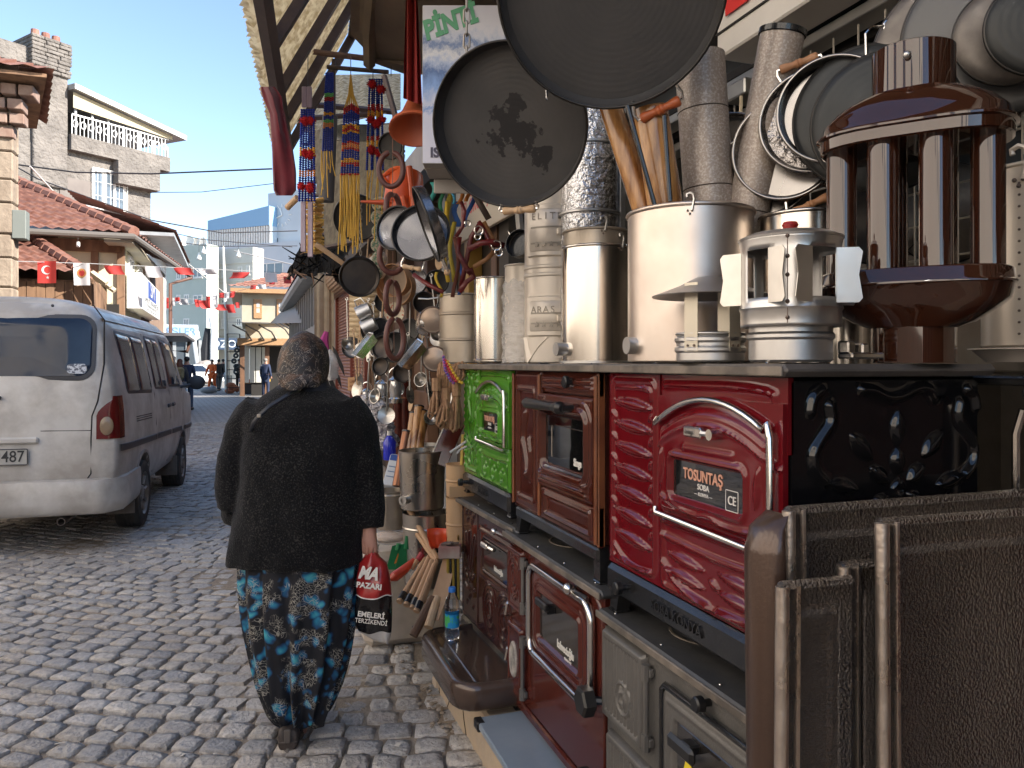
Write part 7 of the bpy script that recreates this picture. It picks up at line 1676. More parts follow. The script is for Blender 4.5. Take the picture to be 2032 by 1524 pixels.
def patch(name,path,fn,m,off,parent,rings=(1,.97,.7,.35)):
 cx_=sum(p_[0]for p_ in path)/len(path);cy_=sum(p_[1]for p_ in path)/len(path);P=[]
 for s_ in rings:P.append([fn(cx_+(a-cx_)*s_,cy_+(b_-cy_)*s_,off-(.004 if s_==1 else 0))for a,b_ in path])
 g=MB();g.grid(P,closev=True);k=len(g.v);n_=len(path);g.v.append(tuple(fn(cx_,cy_,off)));b0=(len(P)-1)*n_
 for i in range(n_):g.f.append((b0+i,b0+(i+1)%n_,k));g.mi.append(0)
 return g.build(name,m,parent,ang=40)
def rrp(x0,x1,z0,z1,r,dz=0):return[(p_[0],p_[2]+dz*(p_[0]-x0))for p_ in rr_path((x0+x1)/2,(z0+z1)/2,(x1-x0)/2,(z1-z0)/2,r,0,5)]
SF=lambda y,z,o:Vector((side(y,z)+o,y,z));
def RF(x,z,o):
 w_=float(np.interp(z,PZ,PX))*.925;t=min(abs(x)/w_,1);return Vector((x,rear_y(z)-.03*(1-t*t)-o,z))
for(y0,y1,nm)in((.34,1.50,'rear_side_window'),(1.62,2.36,'sliding_door_window'),(2.46,3.34,'front_door_window')):
 fr=patch('window_seal',rrp(y0,y1,1.245,1.79,.07,-.028),SF,TRIMB,.004,van)
 mid=(y0+y1)/2
 if nm=='front_door_window':patch('pane',[(y0+.04,1.27),(y1-.02,1.25),(y1-.22,1.66),(y1-.30,1.73),(y0+.04,1.755)],SF,VGL,.008,fr,(1,.98,.5))
 else:
  patch('pane',rrp(y0+.035,mid-.02,1.27,1.76,.05,-.028),SF,VGL,.008,fr);patch('pane',rrp(mid+.02,y1-.035,1.26,1.75,.05,-.028),SF,VGL,.008,fr)
rw=patch('rear_window_seal',rrp(-.64,.64,1.365,1.90,.12),RF,TRIMB,.006,van);patch('rear_window',rrp(-.61,.61,1.40,1.87,.10),RF,VGL,.012,rw,(1,.985,.7,.35))
patch('sticker',rrp(.44,.58,1.42,1.50,.025),RF,mat('sticker_white',(.55,.57,.60),.5,col2=(.08,.09,.12),ns=45,ramp=(.48,.52)),.016,rw)
def path_tube(name,pts,fn,r,m,off=0,parent=van,n=6):
 g=MB();g.tube([fn(a,b_,off)for a,b_ in pts],r,n);return g.build(name,m,parent,ang=60)
SEAM=mat('panel_gap',(.02,.018,.016),.8)
hp=[(.60,1.98),(.69,1.86),(.70,1.5),(.665,1.20),(.625,1.08),(.62,.90),(.62,.62),(.58,.56),(.45,.54),(-.45,.54)]
path_tube('hatch_gap',hp,RF,.006,SEAM,-.002);path_tube('hatch_crease',[(.62,.965),(.3,.97),(-.5,.97)],RF,.005,SEAM,-.003)
P=[]
for k in range(25):
 t=-1+2*k/24;a=t*math.pi/2;xx=.80*math.copysign(min(1,abs(math.sin(a))**.45),t)if k else-.80
 x=math.copysign(.855*min(1,abs(t)*1.25),t);y_=-.085 if abs(t)<.72 else-.085+.75*((abs(t)-.72)/.28)**1.3
 x=math.copysign(min(.86,abs(t)*1.15*.86+.0),t)if abs(t)<.80 else math.copysign(.86,t)
 y_=-.10+.06*(abs(t)**4)if abs(t)<.75 else-.08+.78*((abs(t)-.75)/.25)**1.4
 P.append([(x*.96,y_+.05,.30),(x*.985,y_+.008,.33),(x,y_,.40),(x,y_,.53),(x*.99,y_+.02,.575),(x*.95,y_+.07,.585)])
g=MB();g.grid(P);g.build('bumper',PAINT,van,ang=50,fix=True)
for sg_ in(1,-1):
 g=MB();P=[]
 LPATH=lambda u:u
 rows=[]
 for v in np.linspace(0,1,12):
  z=.895+.345*v;xin=.66 if v<.55 else.66+.16*((v-.55)/.45)**1.6;row=[]
  for u in np.linspace(0,1,9):
   if u<.6:
    q=u/.6;x=xin+(.775-xin)*q;p_=RF(min(x,.775),z,.014)
   else:
    q=(u-.6)/.4;y=rear_y(z)+.005+.13*q;p_=Vector((side(max(y,.02),z)+.010,y,z))
   row.append(Vector((p_.x*sg_,p_.y,p_.z)))
  rows.append(row)
 g.grid(rows);tl_=g.build('tail_lamp',mat('lamp_red',(.11,.006,.006),.2,coat=.4),van,ang=60,fix=True)
 el=[(.735+.05*math.cos(t)*1.0,1.0+.075*math.sin(t))for t in np.linspace(0,2*math.pi,18,endpoint=False)]
 patch('reversing_lens',el,lambda a,b_,o:Vector((RF(a,b_,o+.016).x*sg_,RF(a,b_,o+.016).y,b_)),mat('lamp_clear',(.22,.15,.09),.25,coat=.3),.006,tl_,(1,.9,.4))
g=MB();q=[RF(x,.895,.02)for x in(-.3,-.05,.22)];g.box(-.33,.255,rear_y(.9)-.062,rear_y(.9)-.02,.875,.925,.012);g.build('plate_garnish',PAINT,van)
pl_=MB();pl_.box(-.33,.185,-.052,-.045,.715,.835,.003);plo=pl_.build('number_plate',mat('plate_white',(.42,.40,.36),.5,col2=(.36,.34,.30),ns=12),van)
text('G 487',.125,mat('plate_ink',(.03,.03,.03),.6),plo,Matrix.Translation((.165,-.0545,.775))@Matrix.Rotation(R(90),4,'X'),align='RIGHT',sx=.85,bold=.001)
g=MB();g.tube(rr_path(-.072,.775,.257,.06,.008,-.053),.004,5,closed=True);g.build('plate_frame',TRIMB,plo)
g=MB();p_=RF(-.02,1.235,.02);g.ell(p_,.018,.02,.018);g.build('hatch_lock',TRIMB,van)
g=MB();p_=RF(.31,1.97,.004);g.ell(p_,.012);g.build('washer_jet',TRIMB,van)
def side_strip(name,y0,y1,z0,h,m,off=.012,dz=-.03,r=.006):
 g=MB();P=[]
 for y in np.linspace(y0,y1,14):
  z=z0+dz*(y-y0);P.append([SF(y,z,-.004),SF(y,z+.004,off),SF(y,z+h-.004,off),SF(y,z+h,-.004)])
 g.grid(P);return g.build(name,m,van,ang=40)
side_strip('rub_strip',.06,1.55,.785,.06,TRIMB);side_strip('rub_strip',1.6,2.45,.74,.06,TRIMB);side_strip('rub_strip',2.5,3.25,.712,.06,TRIMB);side_strip('rub_strip',3.5,4.5,.68,.06,TRIMB)
for k in range(3):side_strip('vent_slot',.62,1.35,.985+.020*k,.012,SEAM,.003,-.02)
side_strip('roof_gutter',.2,3.2,1.86,.022,PAINT,.012,-.004)
for yy in(1.575,2.475,3.40):path_tube('door_gap',[(yy,1.80),(yy,1.2),(yy-.0,.9),(yy-.02,.42)],SF,.0055,SEAM,-.002)
for yy in(2.30,2.60):g=MB();g.box(side(yy,1.05)-.005,side(yy,1.05)+.022,yy,yy+.13,1.02,1.06,.008);g.build('door_handle',TRIMB,van)
g=MB();g.tube([(side(3.35,1.25),3.35,1.22),(.93,3.38,1.24)],.02,6);g.ell((1.0,3.40,1.27),.10,.04,.09);g.build('door_mirror',TRIMB,van)
def wheel(y,sg_):
 w_=thing('wheel',None,None);bpy.data.objects.remove(w_)
 M=frame((sg_*.755,y,.305),(sg_,0,0),(0,0,1))
 g=MB();g.lathe([(.19,-.115),(.26,-.125),(.295,-.115),(.305,-.08),(.305,.05),(.295,.085),(.26,.095),(.19,.085)],36,M)
 for k in range(4):g.lathe([(.3045,-.055+.03*k),(.3075,-.05+.03*k),(.3075,-.035+.03*k),(.3045,-.03+.03*k)],36,M)
 t_=g.build('wheel',RUBB,van,ang=40)
 g=MB();g.lathe([(.195,.09),(.185,.075),(.17,.055),(.08,.045),(.06,.075),(.0,.08)],30,M);g.build('rim',RIMM,t_,ang=40)
 g=MB()
 for k in range(8):
  a=R(45*k+10);e_=Vector((math.cos(a),math.sin(a),0));g.tube([M@(e_*.085+Vector((0,0,.060))),M@(e_*.17+Vector((0,0,.072)))],[.018,.014],5)
 g.build('spoke',RIMM,t_)
 g=MB();P=[]
 for a in np.linspace(-.15,math.pi+.15,25):
  c,s=math.cos(a),math.sin(a);z=.31+WR*s;yy=y+WR*c;x_=side(yy,max(z,.4))
  P.append([(sg_*(x_-.30),yy,z),(sg_*(x_-.01),yy,z),(sg_*(x_+.010),y+(WR+.004)*c,.31+(WR+.004)*s),(sg_*(x_+.010),y+(WR+.03)*c,.31+(WR+.03)*s),(sg_*(x_-.012),y+(WR+.045)*c,.31+(WR+.045)*s)])
 g.grid(P);g.build('wheel_arch',PAINT if False else mat('arch_grime',(.34,.30,.26),.6,col2=(.24,.21,.18),ns=5),van,ang=40)
for y in WHY:
 for sg_ in(1,-1):wheel(y,sg_)
g=MB();g.box(-.70,.70,.25,4.4,.26,.42,.05);g.build('underbody',mat('under_black',(.02,.018,.016),.9),van)
for y_ in(.53,2.93):g=MB();g.box(.60,.84,y_,y_+.012,.19,.42,.01);g.build('mud_flap',mat('mud_flap',(.20,.165,.135),.85,col2=(.14,.115,.095),ns=8),van)
g=MB();g.lathe([(.026,0),(.030,0),(.030,.35),(.026,.35),(.026,0)],16,frame((.42,-.06,.255),(0,1,0)));g.build('exhaust_pipe',mat('exhaust',(.16,.13,.11),.6,.6),van)
# ---------------- cars in the square
def car(name,label,px,d,rz,col,s=1):
 p=pt(px,HOR,d);o=thing(name,label,'car',(p.x,p.y,0),rz);m=mat('car_'+name,col,.25,coat=.6)
 prof=[(-2.1,.35),(-2.12,.62),(-2.0,.82),(-1.55,.90),(-1.0,1.36),(-.4,1.46),(.5,1.44),(1.1,1.0),(1.95,.84),(2.12,.62),(2.1,.35)]
 g=MB();P=[[(x*s,-.84,z*s)if z<.95 else(x*s,-.68,z*s)for x,z in prof],[(x*s,.84,z*s)if z<.95 else(x*s,.68,z*s)for x,z in prof]]
 Q=[]
 for t in(0,.08,.5,.92,1):Q.append([(x*s*(.985 if t in(0,1)else 1),(P[0][i][1]*(1-t)+P[1][i][1]*t),z*s-(.02 if t in(0,1)else 0))for i,(x,z)in enumerate(prof)])
 g.grid(Q)
 for r_,rv in((Q[0],1),(Q[-1],0)):k=len(g.v);g.add(r_,[tuple(range(len(r_)))[::(1 if rv else-1)]])
 g.build('body',m,o,ang=30,fix=True)
 for sg_ in(-1,1):
  g=MB();g.add([(-1.28*s,sg_*.775,.96*s),(-.92*s,sg_*.70,1.32*s),(-.35*s,sg_*.69,1.39*s),(.45*s,sg_*.69,1.37*s),(.92*s,sg_*.775,.97*s)],[(0,1,2,3,4)]);g.build('window',VGL,o,ang=0)
  for x_ in(-1.3,1.35):
   M=frame((x_*s,sg_*.72,.31),(0,sg_,0),(1,0,0));g=MB();g.lathe([(0,-.1),(.31,-.1),(.31,.1),(.2,.13),(0,.11)],20,M);w_=g.build('wheel',RUBB,o);g=MB();g.lathe([(.2,.131),(0,.125)],16,M);g.build('rim',RIMM,w_)
 return o
car('white_car','white car standing in the sunny square behind the street sweeper',385,52,R(12),(.70,.70,.68))
car('grey_car','dark car partly hidden behind the white van in the square',340,56,R(8),(.05,.05,.06))
car('silver_car','silver car at the far side of the square in front of the shops',398,64,R(5),(.40,.42,.44))
# ---------------- bunting and cables
FRED=mat('flag_red',(.50,.045,.04),.75,col2=(.44,.035,.03),ns=5);FWHT=mat('flag_white',(.62,.60,.60),.75,col2=(.55,.53,.53),ns=5);FORG=mat('crest_gold',(.50,.24,.08),.7)
def cable(name,label,pts,r,m=WIREM,cat='cable',sag=0,group=None):
 o=thing(name,label,cat,pt(*pts[0]).to_tuple(),group=group);V=[]
 for(a,b_)in zip(pts[:-1],pts[1:]):
  A_,B_=pt(*a),pt(*b_)
  for k in range(10):t=k/10;V.append(A_.lerp(B_,t)-Vector((0,0,sag*4*t*(1-t))))
 V.append(pt(*pts[-1]));g=MB();g.tube(V,r,5);g.build('cable',m,o,world=True);return V
def flag(px,py,d,w,h,white,label,blow=0,crest=False,yaw=0):
 p=pt(px,py,d);o=thing('bunting_flag',label,'flag',p.to_tuple(),rot=(0,0,-A+yaw),group='red and white bunting flags');W,H=w/F*d,h/F*d;g=MB();P=[]
 r_=random.Random(int(px*7+py))
 ph=r_.uniform(0,6)
 def S(u,v):return Vector(((u-.5)*W*(1-.25*abs(blow)*v)+blow*W*.9*v*v,.05*W*math.sin(6*u+ph)+.25*W*v*math.sin(3*u+ph)*abs(blow),-v*H*(1-.4*abs(blow))))
 for i in range(8):P.append([S(i/7,j/7)for j in range(8)])
 g.grid(P);q=g.build('cloth',FWHT if white else FRED,o,ang=70)
 if crest:
  if white:
   for r0,m_ in((.30,FORG),(.20,FRED)):
    g=MB();g.add([S(.5+r0*math.cos(t),.45+r0*W/H*math.sin(t))+Vector((0,-.006-.004*(r0<.25),0))for t in np.linspace(0,2*math.pi,24,endpoint=False)],[tuple(range(24))]);g.build('emblem',m_,o,ang=0)
  else:
   out=[S(.44+.24*math.cos(t),.40+.24*W/H*math.sin(t))for t in np.linspace(.7,2*math.pi-.7,18)];inn=[S(.50+.19*math.cos(t),.40+.19*W/H*math.sin(t))for t in np.linspace(2*math.pi-.75,.75,18)]
   g=MB();V=[v+Vector((0,-.006,0))for v in out+inn];g.add(V,[(i,i+1,34-i,35-i)for i in range(17)]);g.build('crescent',FWHT,o,ang=0)
   st_=[S(.5+(.10 if k%2==0 else.04)*math.sin(math.pi*k/5),.74-(.10 if k%2==0 else.04)*W/H*math.cos(math.pi*k/5))+Vector((0,-.006,0))for k in range(10)];g=MB();g.add(st_,[tuple(range(10))]);g.build('star',FWHT,o,ang=0)
 return o
cable('bunting_line','thin upper line of the bunting strung across the street',[(20,518,13),(180,523,14),(330,530,16),(650,545,20)],.006,mat('line_grey',(.3,.3,.3),.8),'line')
flag(94,518,13.4,37,44,False,'red flag with white crescent and star, largest at the left',0,True);flag(162,522,13.9,31,45,True,'white flag with a round gold emblem beside the crescent flag',.05,True,.1)
flag(224,527,14.5,34,20,False,'red flag folded by the wind in front of the tiled house',.3);flag(303,529,15.4,30,24,True,'white flag blowing in front of the drainpipe',.25);flag(362,531,16.2,34,16,False,'red flag flying flat before the grey green block',.3,False);flag(410,534,16.8,32,12,True,'white flag flying flat between the two blocks',.3);flag(478,540,17.6,34,14,False,'red flag flying flat before the beige block',-.3);flag(537,541,18.5,24,20,True,'white flag before the blue grey building',.1)
cable('bunting_line','lower line of small flags near the cream house',[(325,590,30),(390,594,30.5),(470,578,31),(560,555,24),(640,540,20)],.008,MATS['line_grey'],'line')
SMALL=[(335,591,12,22,0,.1),(341,592,10,16,1,.2),(362,594,20,12,1,.3),(352,590,9,8,0,0),(390,594,8,18,0,.4),(402,596,18,20,0,.5),(413,588,8,24,0,.1),(427,586,10,24,1,.1),(420,604,16,8,1,.3),(434,604,22,14,0,.4),(440,581,10,10,0,0),(450,580,9,12,1,0),(462,578,10,14,0,-.3),(456,604,17,19,0,.3),(471,600,8,12,0,.2),(503,566,12,9,0,-.2),(519,564,16,10,1,.2),(541,556,12,9,0,-.2),(570,549,15,14,0,.1),(588,549,12,22,0,-.3),(609,548,14,20,1,0)]
for k,(x_,y_,w_,h_,wh_,bl)in enumerate(SMALL):
 pos=('left of the flag pole' if x_<425 else 'around the flag pole' if x_<480 else 'over the cream house roof' if x_<560 else 'under the ragged eave')
 flag(x_,y_,float(np.interp(x_,[330,470,560,640],[30,31,24,20])),w_,h_,wh_,'small %s bunting flag %s, %s small one from left'%('white' if wh_ else 'red',pos,ORD_[sorted(q_[0]for q_ in SMALL).index(x_)]),bl)
CB='cables crossing the sky'
cable('street_cable','dark cable sagging across the sky from the plastered building to the red cloth',[(20,325,20),(150,342,20),(300,345,20),(540,335,20)],.022,group=CB)
cable('street_cable','thin cable just below the dark sagging one',[(300,382,24),(400,381,24),(545,364,24)],.012,group=CB)
cable('street_cable','cable from the plastered building down to the clock tower',[(30,330,22),(75,355,22),(300,437,24),(440,462,26),(590,458,28)],.022,group=CB)
cable('street_cable','thinner cable above the satellite dishes',[(300,452,26),(400,475,28),(580,490,30)],.015,group=CB)
cable('street_cable','lowest cable over the roofs with small hanging lamps',[(298,474,26),(420,489,28),(590,488,30)],.015,group=CB)
cable('street_cable','pale diagonal cable running down from the plastered building to the flag pole',[(60,330,18),(120,395,20),(300,440,24),(345,500,28),(450,585,34)],.02,mat('cable_pale',(.5,.48,.46),.7),group=CB)
cable('street_cable','pale cable sloping from the white wall to the ragged eave',[(465,498,28),(580,525,26)],.022,MATS['cable_pale'],group=CB)
cable('street_cable','white hanging cable curling at the dark corner of the tiled house',[(240,490,17),(232,550,17),(222,575,17),(200,588,17)],.02,MATS['cable_pale'],group=CB)
for k,(x_,y0,y1,d_)in enumerate(((45,420,472,15.5),(155,448,480,15.5))):
 o=thing('hanging_lamp','small white lamp holder hanging on a wire in front of the red roof, %s one'%('left','right')[k],'lamp',pt(x_,y0,d_).to_tuple());g=MB();g.tube([pt(x_,y0,d_),pt(x_,y1,d_)],.008,4);g.build('wire',MATS['cable_pale'],o,world=True);g=MB();g.tube([pt(x_,y1,d_),pt(x_,y1+10,d_)],.035,8);g.build('holder',FENCEW,o,world=True)
for k,(x_,y0,y1,d_)in enumerate(((395,500,520,40),(404,488,500,40),(473,495,505,40))):
 o=thing('street_lantern','small white lantern hanging from the cable before the far blocks, %s'%('low one','high one','right one')[k],'lantern',pt(x_,y0,d_).to_tuple());g=MB();g.tube([pt(x_,y0-18,d_),pt(x_,y0,d_)],.012,4);g.build('wire',WIREM,o,world=True);g=MB();g.lathe([(0,0),(.13,-.35),(.1,-.40),(0,-.40)],10,T(*pt(x_,y0,d_).to_tuple()));g.build('shade',FENCEW,o,world=True)
# ================================================================ PEOPLE
def applied(o,name,m,parent,ang=80):
 dg=bpy.context.evaluated_depsgraph_get();me=bpy.data.meshes.new_from_object(o.evaluated_get(dg));src=o.data;bpy.data.objects.remove(o);me.materials.clear();me.materials.append(m);me.name=name
 return finish(me,name,parent,False,ang)
def skin(name,J,E,m,parent,sub=1,root=None):
 """J: {name: (pos, radius)}; E: list of name pairs"""
 ks=list(J);me=bpy.data.meshes.new(name);me.from_pydata([tuple(J[k][0])for k in ks],[(ks.index(a),ks.index(b))for a,b in E],[])
 o=bpy.data.objects.new(name,me);C.objects.link(o);me.skin_vertices or None
 sm=o.modifiers.new('skin','SKIN')
 if not me.skin_vertices:me.attributes.new
 sv=me.skin_vertices[0].data if me.skin_vertices else None
 if sv is None:
  bpy.context.view_layer.objects.active=o;bpy.ops.mesh.customdata_skin_add();sv=me.skin_vertices[0].data
 for i,k in enumerate(ks):
  r=J[k][1];sv[i].radius=(r,r)if not hasattr(r,'__len__')else r;sv[i].use_root=(k==(root or ks[0]))
 sm.use_smooth_shade=True
 if sub:s_=o.modifiers.new('sub','SUBSURF');s_.levels=sub;s_.render_levels=sub
 return applied(o,name,m,parent)
SKIN=mat('skin',(.42,.24,.165),.5,col2=(.36,.19,.13),ns=9)
def person_far(label,px,d,face,top,bot,hair,pose='stand',height=1.74,coat_len=.80,cap=False,name='person',longhair=False,arms='down',extra=None):
 p=pt(px,HOR,d);o=thing(name,label,'person',(p.x,p.y,0),face);s=height/1.74
 st=.12 if pose=='walk' else.02
 J={'hip':((0,0,.92),.12),'waist':((0,0,1.08),.115),'chest':((0,0,1.30),.14),'neck':((0,.01,1.48),.055),'head':((0,.02,1.60),(.075,.09)),'top':((0,.01,1.70),(.06,.07)),'nose':((0,.115,1.595),.014)}
 E=[('hip','waist'),('waist','chest'),('chest','neck'),('neck','head'),('head','top'),('head','nose')]
 for n_,sg_ in(('l',-1),('r',1)):
  f=st*sg_
  J['hp'+n_]=((.09*sg_,0,.88),.085);J['kn'+n_]=((.10*sg_,f*.8+.02,.48),.058);J['an'+n_]=((.10*sg_,f*1.6-.01,.08),.042);J['toe'+n_]=((.115*sg_,f*1.6+.13,.035),.035)
  E+=[('hip','hp'+n_),('hp'+n_,'kn'+n_),('kn'+n_,'an'+n_),('an'+n_,'toe'+n_)]
  J['sh'+n_]=((.17*sg_,0,1.41),.065)
  if arms=='front':el,ha=(.22*sg_,.05,1.15),(.06*sg_,.24,1.10)
  elif arms=='work':el,ha=(.25*sg_,.08,1.16),(.20*sg_,.30,1.0-.1*sg_)
  else:el,ha=(.235*sg_,-.02,1.14),(.245*sg_,.06,.90)
  J['el'+n_]=(el,.045);J['wr'+n_]=(ha,.035);hv=(Vector(ha)-Vector(el)).normalized();J['hd'+n_]=(Vector(ha)+hv*.09,.032)
  E+=[('chest','sh'+n_),('sh'+n_,'el'+n_),('el'+n_,'wr'+n_),('wr'+n_,'hd'+n_)]
 sc_={k:(Vector(v[0])*s,tuple(np.array(v[1])*s)if hasattr(v[1],'__len__')else v[1]*s)for k,v in J.items()}
 skin('body',sc_,E,SKIN,o,1,'hip')
 up=lambda v,k:tuple(np.array(v)*k)if hasattr(v,'__len__')else v*k
 cj={k:(v[0],up(v[1],1.30))for k,v in sc_.items()if k in('hip','waist','chest','shl','shr','ell','elr','wrl','wrr')};cj['low']=(Vector((0,0,coat_len*s)),.165*s);cj['col']=(Vector((0,.0,1.46*s)),.075*s)
 skin('coat',cj,[('hip','waist'),('waist','chest'),('chest','shl'),('chest','shr'),('shl','ell'),('shr','elr'),('ell','wrl'),('elr','wrr'),('hip','low'),('chest','col')],top,o,1,'hip')
 tj={k:(v[0],up(v[1],1.28))for k,v in sc_.items()if k in('hip','hpl','hpr','knl','knr','anl','anr')}
 skin('trousers',tj,[('hip','hpl'),('hip','hpr'),('hpl','knl'),('hpr','knr'),('knl','anl'),('knr','anr')],bot,o,1,'hip')
 g=MB();g.ell((0,-.005*s,1.655*s),.088*s,.105*s,.085*s,14,8)
 if longhair:g.ell((0,-.06*s,1.50*s),.105*s,.07*s,.20*s,14,8)
 g.build('hair',hair,o)
 for n_,sg_ in(('l',-1),('r',1)):
  f=st*sg_*1.6;g=MB();g.ell((.105*sg_*s,f*s+.06*s,.05*s),.052*s,.14*s,.05*s,10,6);g.build('shoe',mat('shoe_dark',(.03,.026,.024),.6),o)
 if cap:g=MB();g.ell((0,.0,1.70*s),.095*s,.11*s,.05*s,14,6);g.ell((0,.11*s,1.68*s),.07*s,.06*s,.012*s,10,4);g.build('cap',hair,o)
 return o
cl=lambda n,c,c2=None:mat('cloth_'+n,c,.85,col2=c2 or tuple(x*.75 for x in c),ns=12)
HB=mat('hair_black',(.015,.012,.011),.5);HR=mat('hair_red_brown',(.085,.028,.016),.5);HG=mat('hair_grey',(.20,.18,.16),.6)
NAVY,DKG,ORC,BLKC,JEAN,LJ=cl('navy',(.02,.032,.075)),cl('dark_grey',(.05,.052,.055)),cl('orange',(.70,.13,.02),(.6,.1,.015)),cl('black',(.015,.016,.02)),cl('jeans',(.06,.09,.15)),cl('light_jeans',(.38,.42,.47))
w1_=person_far('woman with long red brown hair and a khaki backpack walking away beside the van',357,23.6,R(-6),DKG,LJ,HR,'walk',1.66,.78,longhair=True)
g=MB();g.box(-.16,.16,-.30,-.13,1.02,1.40,.06);bpk=thing('backpack','khaki backpack on the back of the long haired woman','backpack',tuple(w1_.location),R(-6));g.build('bag',mat('khaki',(.08,.075,.045),.85,col2=(.25,.22,.12),ns=7),bpk)
g=MB();g.box(-.11,.11,-.335,-.285,1.06,1.20,.03);g.build('front_pocket',MATS['khaki'],bpk)
person_far('person in a navy padded jacket walking away beside the long haired woman',371,24.6,R(-8),NAVY,JEAN,HB,'walk',1.74,.74)
person_far('man with black cap and pale face partly hidden behind the white van',343,25.2,R(200),DKG,JEAN,HB,'stand',1.74,.8,cap=True)
sw=person_far('street sweeper in orange trousers and orange sleeved vest bending to the ground',421,40,R(150),ORC,ORC,HB,'walk',1.74,.86,arms='work')
g=MB();br=thing('sweeper_broom','long handled broom held by the street sweeper','broom',pt(408,775,39.7).to_tuple());g.tube([pt(416,742,39.5),pt(402,772,39.6)],.018,6);g.build('stick',WOODL,br,world=True);g=MB();g.lathe([(.02,0),(.12,-.35),(.16,-.55),(0,-.55)],10,frame(pt(404,764,39.6),(.3,0,1)));g.build('bristles',OLDWOOD,br)
bpy.data.objects[br.children[-1].name].matrix_basis=mworld(br).inverted()@Matrix.Identity(4)
sk_=thing('rubbish_sack','grey rubbish sack on the ground in front of the street sweeper','sack',pt(414,776,39).to_tuple()[:2]+(0,));g=MB();g.ell((0,0,.17),.42,.25,.18,14,7);g.ell((.2,0,.2),.2,.16,.2,10,6);g.build('sack',mat('sack_grey',(.28,.28,.28),.6,bump=.5,bs=9),sk_)
person_far('man in a dark jacket standing behind the street sweeper',434,42,R(20),BLKC,DKG,HB,'walk',1.76,.72)
person_far('man in a black jacket and light jeans near the flag pole',443,43.5,R(-20),BLKC,LJ,HB,'walk',1.78,.80)
person_far('man in dark clothes holding something in his hands right of the flag pole',475,40.5,R(165),BLKC,BLKC,HB,'stand',1.76,.70,cap=True,arms='front')
person_far('grey haired man in a navy coat seen from behind at the goods stall',527,34.5,R(-35),NAVY,NAVY,HG,'stand',1.76,.62)
p=pt(412,712,58);sc1=thing('tool_sculpture','tall sculpture of dark and white tools on a mound in the square','sculpture',(p.x,p.y,0));g=MB();g.ell((0,0,.8),1.3,.9,1.0,12,6);g.build('mound',mat('mound',(.20,.17,.15),.9,col2=(.40,.36,.33),ns=4),sc1)
g=MB();g.tube([(-.7,0,1.2),(-.95,0,3.3)],[.12,.16],8);
for a_ in(-1,1):g.tube([(-.95,0,3.3),(-.95+a_*.32,0,3.5),(-.95+a_*.28,0,3.95)],[.12,.12,.07],6)
g.build('spanner',FENCEW,sc1)
g=MB();g.tube([(-.2,.2,1.2),(-.15,.2,2.6),(0,.2,4.2)],[.25,.35,.2],8);g.build('dark_figure',BLKC,sc1)
g=MB();g.tube([(.35,-.1,1.2),(.42,-.1,2.8),(.45,-.1,4.0),(.35,-.1,5.0)],[.16,.26,.22,.30],8);g.build('white_figure',FENCEW,sc1)
p=pt(507,760,37);stl=thing('goods_stall','low stall heaped with coloured goods in front of the cream house','stall',(p.x,p.y,0));g=MB();g.box(-.75,.75,-.4,.4,.55,.62,.02);[g.box(sx*.7-.03,sx*.7+.03,sy*.35-.03,sy*.35+.03,0,.55)for sx in(-1,1)for sy in(-1,1)];g.build('table',OLDWOOD,stl);g=MB();g.box(-.74,.74,-.41,-.39,.05,.55);g.build('skirt',BLKC,stl,ang=0)
for k in range(26):
 ci_=random.randrange(7);xo_=random.uniform(-.65,.65);q=thing('stall_bundle','small %s bundle of goods %s of the low stall'%(('orange','navy','red','ochre','lilac','black','black')[ci_],'at the left end' if xo_<-.25 else 'in the middle' if xo_<.25 else 'at the right end'),'goods',(p.x+xo_,p.y+random.uniform(-.3,.3),.62),random.uniform(0,3),'bundles on the goods stall');g=MB();s_=random.uniform(.07,.14);g.box(-s_,s_,-s_*.7,s_*.7,0,s_*1.4,.03);g.build('bundle',[ORC,NAVY,cl('red',(.3,.03,.03)),cl('ochre',(.5,.3,.05)),cl('lilac',(.4,.32,.36)),BLKC,BLKC][ci_],q)
rk=thing('goods_rack','tall rack hung with dark rubber goods left of the cream house door','rack',(*pt(461,778,38.5).to_tuple()[:2],0));g=MB();[g.tube([(x_,0,0),(x_,0,3.0)],.03,6)for x_ in(-.25,.35)];[g.tube([(-.25,0,z_),(.35,0,z_)],.02,5)for z_ in np.arange(.3,3.1,.45)];g.build('frame',DKST,rk)
for k in range(6):
 g=MB();g.lathe([(.07,-.04),(.14,0),(.07,.04),(.04,0),(.07,-.04)],14,T(random.uniform(-.2,.3),-.12,1.1+.27*k,rx=R(80),ry=random.uniform(-.4,.4)));g.build('rubber_item',mat('rubber_dark',(.03,.04,.045),.6),rk)
for k,(x_,z_)in enumerate(((513,2.2),(521,1.6),(532,2.0),(540,1.7))):
 o=thing('hanging_goods','dark bundle of goods hanging at the cream house shop front, %s'%('first from the left','second from the left','third from the left','last on the right')[k],'goods',(*pt(x_,740,37.2).to_tuple()[:2],z_));g=MB();[g.ell((random.uniform(-.1,.1),0,random.uniform(-.4,.4)),.14,.12,.2,8,5)for _ in range(6)];g.build('bundle',BLKC if k%2 else OLDWOOD,o)
p=pt(460,770,39);o=thing('orange_sacks','heap of orange sacks at the foot of the flag pole','sacks',(p.x,p.y,0));g=MB();[g.ell((random.uniform(-.3,.3),random.uniform(-.1,.1),.12+.1*k),.25,.2,.14,10,6)for k in range(4)];g.build('sack',mat('sack_orange',(.35,.12,.06),.8),o)
